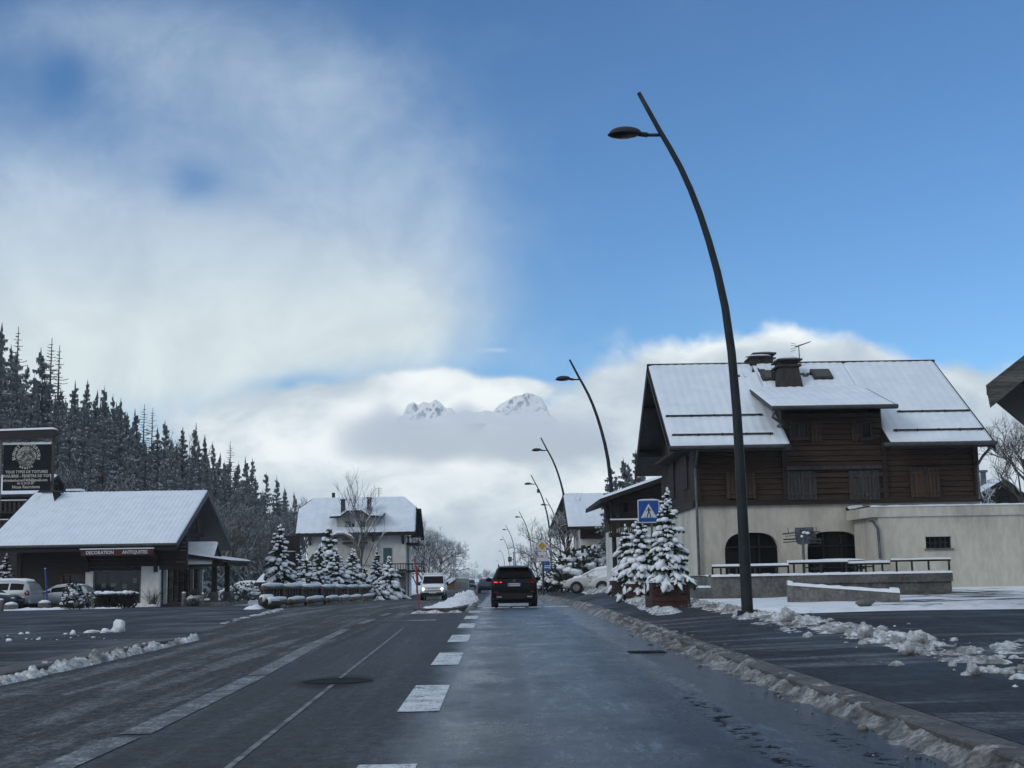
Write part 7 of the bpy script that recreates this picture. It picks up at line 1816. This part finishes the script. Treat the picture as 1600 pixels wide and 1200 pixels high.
def branch_tree(seed, H, spread, levels=5, up=.5, twig='twig', snow=.6, r0=None, first=.25, n0=None, wob=.25, fan=2.6):
    """bare tree: one mesh of limbs and twigs, one of the snow lying on them, one trunk"""
    r = random.Random(seed); tk, cr, sn = MB(), MB(), MB(); tk.smooth = True
    r0 = r0 or H*.016
    def grow(p, d, L, rad, lev):
        q = [p]; n = 3; dd = d.copy()
        for i in range(n):
            dd = (dd+Vector((r.uniform(-wob, wob), r.uniform(-wob, wob), r.uniform(-wob*.5, wob)+up*.12))).normalized(); q.append(q[-1]+dd*(L/n))
        rr = [rad*(1-.16*i) for i in range(n+1)]
        (tk if lev == 0 else cr).tube(q, rr, 7 if lev == 0 else (5 if lev == 1 else 3), cap=False)
        if snow and lev >= 1 and abs(dd.z) < .93 and r.random() < snow:
            h = Vector((0, 0, rad*.8)); sn.tube([a+h for a in q], [x*.85+H*.0008 for x in rr], 3, cap=False)
        if lev >= levels: return
        k = r.choice((2, 3)) if lev else (n0 or 6)
        for i in range(k+(1 if lev and r.random() < fan-2 else 0)):
            s = r.uniform(.35, 1.0) if lev else first+(1-first)*(i+.5)/k
            pos = min(n-1e-3, s*n); j = int(pos); o = q[j]+(q[j+1]-q[j])*(pos-j)
            a = r.uniform(0, 6.283) if lev else i*2.4+r.uniform(-.4, .4)
            side = dd.cross(Vector((math.cos(a), math.sin(a), .3))).normalized()
            nd = (dd*(.55+up*.4)+side*spread*r.uniform(.7, 1.2)+Vector((0, 0, up*.35))).normalized()
            grow(o, nd, L*r.uniform(.52, .74)*(1 if lev else .8*(1.25-.6*s)), rad*.58, lev+1)
    grow(Vector((0, 0, 0)), Vector((0, 0, 1)), H*.62, r0, 0)
    return tk, cr, sn
def bare_tree(name, text, loc, parts, twig='twig', group=None, scale=1.0, rz=0, cat='bare tree', frost_or_sheen=False):
    tk, cr, sn = parts
    root = thing(name, text, cat, loc, rz, group); root.scale = (scale,)*3
    tk.build('trunk', M['bark'], root); cr.build('crown', M[twig], root)
    if sn.v: sn.build('snow_cover', M['snow_frost'] if frost_or_sheen else M['snow_tree'], root, kind='stuff')
    return root
def tree_on(px, pbase, ptop, Y): a = at(px, pbase, Y); return (a.x, Y, a.z), (at(px, ptop, Y).z-a.z)
l_, h_ = tree_on(893, 924, 782, 105); bare_tree('bare_tree', 'broad bare tree white with snow behind the third lamp', l_, branch_tree(3, h_*1.02, .95, 6, .55, snow=.5, first=.12, n0=11, fan=2.6), group='bare roadside trees')
l_, h_ = tree_on(845, 925, 832, 125); bare_tree('bare_tree', 'low bare tree with snowy twigs behind the priority sign', l_, branch_tree(4, h_*1.05, 1.0, 5, .4, snow=.7, first=.12, n0=14, fan=2.9), group='bare roadside trees')
l_, h_ = tree_on(562, 932, 752, 110); bare_tree('poplar', 'slender bare poplar with upright twigs before the white house', l_, branch_tree(6, h_*1.06, .55, 4, .8, snow=.35, first=.16, n0=12, wob=.14, r0=h_*.007), group='bare roadside trees', cat='poplar')
l_, h_ = tree_on(668, 930, 798, 145); bare_tree('bare_tree', 'wide frosty bare tree behind the white van', l_, branch_tree(7, h_*1.03, .9, 6, .6, snow=.6, first=.10, n0=14, fan=2.9), group='bare roadside trees')
l_, h_ = tree_on(692, 930, 838, 150); bare_tree('bare_tree', 'leaning frosty bare tree with long side branches right of the van', l_, branch_tree(8, h_*1.1, 1.15, 6, .5, snow=.6, first=.1, n0=13, fan=2.9), group='bare roadside trees')
l_, h_ = tree_on(652, 930, 830, 152); bare_tree('bare_tree', 'dense frosty bare tree close behind the white house corner', l_, branch_tree(9, h_*1.05, .9, 6, .5, snow=.6, first=.1, n0=13, fan=2.9), group='bare roadside trees')
l_, h_ = tree_on(1614, 860, 640, 62); bare_tree('bare_tree', 'bare tree reaching in from the right edge above the garage', l_, branch_tree(10, h_*1.05, .9, 6, .5, snow=.25, first=.15, n0=9), group='bare roadside trees')
l_, h_ = tree_on(1543, 815, 758, 70); bare_tree('bare_shrub', 'snowy bare shrub between the chalet and the small chalet', l_, branch_tree(14, h_*1.1, 1.0, 4, .4, snow=.8, first=.05, n0=9), cat='shrub')

# snowy shrubs on the right
def shrub(text, loc, r, h, seed, m='bush', snow='snow', cat='shrub', name='snowy_shrub', n=220, boxy=False, cover=.5, group=None):
    root = thing(name, text, cat, loc, 0, group); b = MB(); s = MB(); s.smooth = True; rr = random.Random(seed)
    for i in range(n):
        th = rr.uniform(0, 6.283); v = rr.random()**.5; zz = rr.random()
        if boxy: x, y = rr.uniform(-1, 1)*r, rr.uniform(-.6, .6)*r; z = zz*h*(.9+.2*mn.noise(Vector((x, y, seed))))
        else: k = math.sqrt(max(0, 1-(zz*1.02-.12)**2))if zz > .12 else .9; x, y, z = math.cos(th)*v*r*k, math.sin(th)*v*r*k, zz*h
        p = Vector((x, y, z)); d = Vector((x*.6/r+rr.uniform(-.5, .5), y*.6/r+rr.uniform(-.5, .5), rr.uniform(.1, .9))).normalized(); l = r*rr.uniform(.16, .30); q = d.orthogonal().normalized()*l*.32
        b.quad(p, p+d*l*.5-q, p+d*l, p+d*l*.5+q)
        q2 = d.cross(q).normalized()*l*.3; b.quad(p, p+d*l*.5-q2, p+d*l, p+d*l*.5+q2)
    b.build('foliage', M[m], root)
    k = int(26*cover*2)
    for i in range(k):
        th = rr.uniform(0, 6.283); v = rr.random()**.5
        if boxy: x, y, z = rr.uniform(-1, 1)*r*.95, rr.uniform(-.6, .5)*r, h*(.95+.1*rr.random())
        else: x, y = math.cos(th)*v*r*.9, math.sin(th)*v*r*.9; z = h*(1.02-.75*v*v)
        s.blob((x, y, z), (r*rr.uniform(.14, .30), r*rr.uniform(.14, .3), r*rr.uniform(.06, .14)), seed+i, .4, 2, 9, 6)
    s.build('snow_cover', M[snow], root, kind='stuff'); return root
for i, (px, pb, r, h, Y, tx) in enumerate([(868, 922, 1.3, 1.5, 100, 'low snowy shrub left of the third lamp'), (882, 922, 1.2, 1.6, 108, 'snowy shrub directly behind the third lamp foot'), (903, 905, 1.8, 2.0, 96, 'snowy shrub behind the first buried car'), (925, 900, 1.6, 2.2, 97, 'snowy shrub between buried cars and annex'), (856, 923, 1.1, 1.2, 112, 'snowy shrub beneath the priority sign')]):
    a = at(px, pb, Y); shrub(tx, (a.x, Y, a.z-.2), r, h, 60+i, cover=.9)
# bushes in front of the shop
a = at(110, 955, 77); shrub('round evergreen bush heaped with snow before the hatchback', (a.x+.1, 77, a.z-.05), .68, 1.5, 71, name='snowy_bush', cat='bush', n=420, cover=.9)
a = at(139, 956, 77.2); shrub('bare brown bush close beside the round snowy one', (a.x, 77.3, a.z-.05), .42, 1.05, 72, 'bush_brown', name='bare_bush', cat='bush', n=260, cover=.12)
a = at(180, 949, 80.5); shrub('clipped box shaped bush with a snow crust before the shop window', (a.x, 80.5, a.z-.05), 1.02, .85, 73, 'bush_brown', name='clipped_bush', cat='bush', n=520, boxy=True, cover=.8)
def stems(text, loc, n, h, sp, seed):
    root = thing('bare_plant', text, 'plant', loc); rr = random.Random(seed); b = MB()
    for i in range(n):
        x, y = rr.gauss(0, .12), rr.gauss(0, .06); l = h*rr.uniform(.5, 1); dx, dy = rr.gauss(0, sp), rr.gauss(0, .1)
        b.tube([(x, y, 0), (x+dx*.4*l, y+dy*.4*l, l*.55), (x+dx*l, y+dy*l, l)], [.012, .010, .006], 4)
    b.build('stems', M['bush_brown'], root); b = MB(); b.smooth = True; b.blob((0, 0, .04), (.3, .2, .1), seed, .4, 2, 12, 6); b.build('snow_cover', M['snow'], root)
a = at(238, 946, 86.4); stems('fan of bare brown stems against the white shop pillar', (a.x, 86.45, a.z-.05), 46, 1.15, .5, 4)
a = at(367, 942, 92); shrub('small dark potted evergreen beside the porch', (a.x, 92, a.z), .42, 1.2, 75, name='potted_evergreen', cat='potted plant', n=260, cover=.08)
a = at(386, 929, 108); shrub('snow domed bush between the porch and the shed', (a.x, 108, a.z-.2), 1.0, 1.0, 76, name='snowy_bush', cat='bush', n=160, cover=1.0)

# conifers behind the chalet
ridge = [(953, 722, 97), (962, 740, 95), (975, 714, 99), (984, 722, 101), (993, 703, 98), (1003, 716, 102)]
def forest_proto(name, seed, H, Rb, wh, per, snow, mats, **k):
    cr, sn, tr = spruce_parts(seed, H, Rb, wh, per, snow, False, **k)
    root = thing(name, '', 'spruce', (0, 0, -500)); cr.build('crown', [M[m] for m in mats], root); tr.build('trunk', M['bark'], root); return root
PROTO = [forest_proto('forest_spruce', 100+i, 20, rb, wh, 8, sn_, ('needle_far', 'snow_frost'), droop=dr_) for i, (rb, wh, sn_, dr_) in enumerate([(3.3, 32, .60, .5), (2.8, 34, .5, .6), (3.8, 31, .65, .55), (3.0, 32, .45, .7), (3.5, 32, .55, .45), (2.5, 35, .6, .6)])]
def larch_proto(seed):
    r = random.Random(seed); b, tr = MB(), MB(); H = 20
    tr.tube([(0, 0, 0), (.1, 0, 10), (.0, .1, 20)], [.28, .17, .03], 6)
    for w in range(46):
        t = w/46; z = 4+15.6*t
        for k in range(3):
            az = r.uniform(0, 6.28); L = (1-t)**.7*2.6*r.uniform(.5, 1.1)+.15; d = Vector((math.cos(az), math.sin(az), 0)); o = Vector((0, 0, z))
            P = [o+d*L*s+Vector((0, 0, L*(-.30*s+.42*s*s))) for s in (0, .35, .7, 1)]; b.tube(P, [.05, .04, .03, .012], 3, cap=False)
            for s in (.4, .6, .8):
                p = o+d*L*s+Vector((0, 0, L*(-.30*s+.42*s*s)))
                for sg in (-1, 1): b.tube([p, p+(Vector((-d.y, d.x, 0))*sg*.6+d*.5+Vector((0, 0, .1)))*L*.28], [.026, .010], 3, cap=False)
    root = thing('larch', '', 'larch', (0, 0, -500)); b.build('crown', M['larch'], root); tr.build('trunk', M['bark'], root); return root
LARCH = [larch_proto(i) for i in (1, 2)]
used = set()
def plant(proto, loc, rz_, sc, text, group):
    if proto.name not in used:
        used.add(proto.name); proto.location = loc; proto.rotation_euler = (0, 0, rz_); proto.scale = sc; r = proto
    else: r = dup(proto, loc, rz_, scale=sc)
    r['label'] = text; r['group'] = group; return r
rnd = random.Random(77)
nm = ['leftmost', 'short', 'slim', 'second tallest', 'tallest', 'rightmost']
for i, (px, pt, Y) in enumerate(ridge):
    z0 = 0.0; c = at(px, pt, Y); k = (c.z-z0)/20
    plant(PROTO[i % 6], (c.x, Y, z0), rnd.uniform(0, 6), (k*1.25, k*1.25, k), nm[i]+' dark conifer above the timber annex roof', 'conifers behind the annex')

# forest on the hillside
SKY = [(-60, 470), (0, 512), (30, 545), (45, 566), (70, 548), (95, 575), (120, 600), (140, 598), (163, 603), (186, 618), (205, 645), (225, 650), (247, 672), (270, 668), (290, 668), (310, 672), (335, 694), (355, 706), (385, 716), (410, 735), (432, 745), (455, 764), (475, 778), (500, 790)]
def sky_y(px):
    for (a, ya), (c, yc) in zip(SKY, SKY[1:]):
        if a <= px <= c: return ya+(yc-ya)*(px-a)/(c-a)
    return SKY[0][1] if px < 0 else 800
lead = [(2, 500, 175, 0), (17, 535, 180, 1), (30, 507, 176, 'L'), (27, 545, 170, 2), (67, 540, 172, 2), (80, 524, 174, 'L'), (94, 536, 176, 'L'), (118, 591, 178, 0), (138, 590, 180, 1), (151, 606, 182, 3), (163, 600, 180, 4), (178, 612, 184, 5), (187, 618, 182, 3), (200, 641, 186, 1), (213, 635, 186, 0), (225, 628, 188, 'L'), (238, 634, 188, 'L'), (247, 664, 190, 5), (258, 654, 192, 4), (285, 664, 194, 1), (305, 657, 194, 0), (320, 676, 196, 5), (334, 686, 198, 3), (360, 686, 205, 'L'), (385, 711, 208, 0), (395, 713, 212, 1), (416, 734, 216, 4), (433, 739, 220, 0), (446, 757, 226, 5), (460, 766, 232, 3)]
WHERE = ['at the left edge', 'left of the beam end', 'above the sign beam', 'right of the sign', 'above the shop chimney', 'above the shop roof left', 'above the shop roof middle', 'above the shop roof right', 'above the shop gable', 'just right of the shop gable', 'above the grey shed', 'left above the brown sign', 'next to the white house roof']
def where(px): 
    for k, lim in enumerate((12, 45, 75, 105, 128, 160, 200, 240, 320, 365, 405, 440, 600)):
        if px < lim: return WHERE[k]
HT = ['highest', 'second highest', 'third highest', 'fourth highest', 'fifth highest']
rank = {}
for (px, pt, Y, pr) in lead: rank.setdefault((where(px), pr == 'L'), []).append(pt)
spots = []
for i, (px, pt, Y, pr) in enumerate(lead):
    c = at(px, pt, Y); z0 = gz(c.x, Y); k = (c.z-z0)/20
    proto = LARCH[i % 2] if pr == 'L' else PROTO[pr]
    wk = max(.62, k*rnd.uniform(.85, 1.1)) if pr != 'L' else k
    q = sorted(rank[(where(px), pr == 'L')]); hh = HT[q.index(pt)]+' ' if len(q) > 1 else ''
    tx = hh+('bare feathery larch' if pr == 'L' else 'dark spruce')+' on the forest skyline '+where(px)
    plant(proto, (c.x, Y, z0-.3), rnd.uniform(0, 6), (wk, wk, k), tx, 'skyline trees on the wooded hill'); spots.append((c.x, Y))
# the body of the forest
BEL = {0: 'snow dusted spruce within the dense forest behind the black sign', 1: 'snow dusted spruce within the dense forest above the shop roof', 2: 'snow dusted spruce within the misty forest between shop and white house'}
n = 0; tries = 0
while n < 200 and tries < 9000:
    tries += 1
    Y = rnd.uniform(126, 250); px = rnd.uniform(-45, 475); X = (px-775)/F*Y
    if X > -31-max(0, (Y-140)*.02): continue
    if any((X-a)**2+(Y-b)**2*.6 < 3.0**2 for a, b in spots): continue
    z0 = gz(X, Y); q = px_of((X, Y, z0)); lim = at(q[0], sky_y(max(-50, q[0]))+rnd.uniform(6, 40), Y).z-z0
    H = min(rnd.uniform(13, 22), lim)
    if H < 6: continue
    if X > -40 and Y < 140: H = min(H, 14)
    spots.append((X, Y)); k = H/20; w = max(.55, k)*rnd.uniform(.85, 1.15)
    zn = 0 if q[0] < 100 else 1 if q[0] < 330 else 2
    plant(PROTO[rnd.randrange(6)], (X, Y, z0-.3), rnd.uniform(0, 6.28), (w, w, k), BEL[zn], ('forest trees behind the black sign', 'forest trees above the shop', 'forest trees between shop and white house')[zn]); n += 1
# bare trees with rime at the foot of the wood
BT = [branch_tree(201+i, 10, .75, 5, .55, snow=.30, first=.15, n0=10) for i in range(3)]
bp = [bare_tree('rimed_tree', '', (0, 0, -500), b, group='rimed trees at the wood edge', frost_or_sheen=True) for b in BT]
BB = ['rimed bare tree standing among the spruces behind the black sign', 'rimed bare tree standing among the spruces above the shop roof', 'rimed bare tree standing among the spruces between shop and white house']
n = 0; tries = 0
while n < 34 and tries < 5000:
    tries += 1
    Y = rnd.uniform(122, 200); px = rnd.uniform(-20, 470); X = (px-775)/F*Y
    if X > -31 or any((X-a)**2+(Y-b)**2*.6 < 1.8**2 for a, b in spots): continue
    z0 = gz(X, Y); q = px_of((X, Y, z0)); lim = at(q[0], sky_y(max(-50, q[0]))+rnd.uniform(15, 60), Y).z-z0; H = min(rnd.uniform(9, 15), lim)
    if H < 5: continue
    spots.append((X, Y)); k = H/10.4; zn = 0 if q[0] < 100 else 1 if q[0] < 330 else 2
    plant(bp[n % 3], (X, Y, z0-.2), rnd.uniform(0, 6.28), (k*.75, k*.75, k), BB[zn], ('rimed trees behind the black sign', 'rimed trees above the shop', 'rimed trees between shop and white house')[zn]); n += 1
edge = [(70, 862, 712, 124), (98, 862, 705, 126), (128, 862, 702, 125), (150, 862, 716, 124), (190, 868, 728, 123), (240, 880, 742, 126), (277, 885, 652, 205), (330, 900, 760, 122), (352, 905, 765, 126), (372, 905, 770, 130), (392, 908, 775, 126), (412, 908, 785, 132), (430, 908, 790, 138), (452, 905, 775, 190), (486, 900, 772, 240), (470, 900, 765, 245), (505, 890, 775, 240), (345, 905, 700, 190)]
ET = ['rimed bare tree behind the sign post', 'rimed bare tree left above the shop chimney', 'rimed bare tree over the second shop chimney', 'rimed bare tree above the left half of the shop roof', 'rimed bare tree above the middle of the shop roof', 'rimed bare tree above the shop sign end of the roof', 'pale round headed birch on the skyline above the shop gable', 'rimed bare tree right of the shop gable edge', 'rimed bare tree above the porch', 'rimed bare tree above the potted evergreen', 'rimed bare tree left above the grey shed', 'rimed bare tree straight above the grey shed', 'rimed bare tree left of the brown sign', 'thin rimed tree on the skyline above the brown sign', 'pale bare tree at the left end of the white house ridge', 'pale bare tree left of the white house roof', 'pale bare tree behind the white house chimney', 'bare spindly tree with a tall spike right of the shop gable']
for i, ((px, pb, pt, Y), tx) in enumerate(zip(edge, ET)):
    a = at(px, pb, Y); z0 = gz(a.x, Y) if Y < 200 else gz(a.x, Y); k = max(.25, (at(px, pt, Y).z-z0)/10.4)
    plant(bp[i % 3], (a.x, Y, z0-.2), rnd.uniform(0, 6), (k*.8, k*.8, k), tx, 'rimed trees at the wood edge')
# far trees closing the road
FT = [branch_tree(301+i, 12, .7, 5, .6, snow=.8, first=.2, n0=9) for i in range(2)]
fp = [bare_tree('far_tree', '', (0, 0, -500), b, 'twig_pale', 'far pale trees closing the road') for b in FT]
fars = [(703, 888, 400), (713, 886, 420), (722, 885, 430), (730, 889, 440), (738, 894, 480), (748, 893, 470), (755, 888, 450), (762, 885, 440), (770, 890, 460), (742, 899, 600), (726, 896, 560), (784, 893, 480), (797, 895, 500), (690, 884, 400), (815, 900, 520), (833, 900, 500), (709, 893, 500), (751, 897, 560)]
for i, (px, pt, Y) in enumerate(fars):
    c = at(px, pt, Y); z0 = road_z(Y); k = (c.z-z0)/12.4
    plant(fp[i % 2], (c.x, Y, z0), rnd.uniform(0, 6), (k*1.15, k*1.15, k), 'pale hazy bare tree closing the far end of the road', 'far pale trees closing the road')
for px, pt, Y, tx in ((714.5, 897, 330, 'tiny dark conifer above the grey green building'), (758, 906, 260, 'small dark conifer left of the black car'), (742, 908, 420, 'tiny blue grey conifer at the vanishing end of the road')):
    c = at(px, pt, Y); z0 = road_z(Y); k = (c.z-z0)/20; plant(PROTO[2], (c.x, Y, z0), 0, (k*1.3, k*1.3, k), tx, 'far conifers at the end of the road')

# ------------------------------------------------------------------ damp winter air
def haze():
    b = MB(); b.box(-420, 420, -15, 720, -4, 75)
    m = bpy.data.materials.new('haze'); m.use_nodes = True; nt = m.node_tree; nt.nodes.clear()
    v = nt.nodes.new('ShaderNodeVolumePrincipled'); v.inputs['Color'].default_value = (.93, .96, 1.0, 1); v.inputs['Density'].default_value = HAZE; v.inputs['Anisotropy'].default_value = .2
    o = nt.nodes.new('ShaderNodeOutputMaterial'); nt.links.new(v.outputs[0], o.inputs['Volume'])
    b.build('haze', m, kind='stuff', text='thin pale winter haze over the whole valley street', cat='haze')
HAZE = .00022
haze()
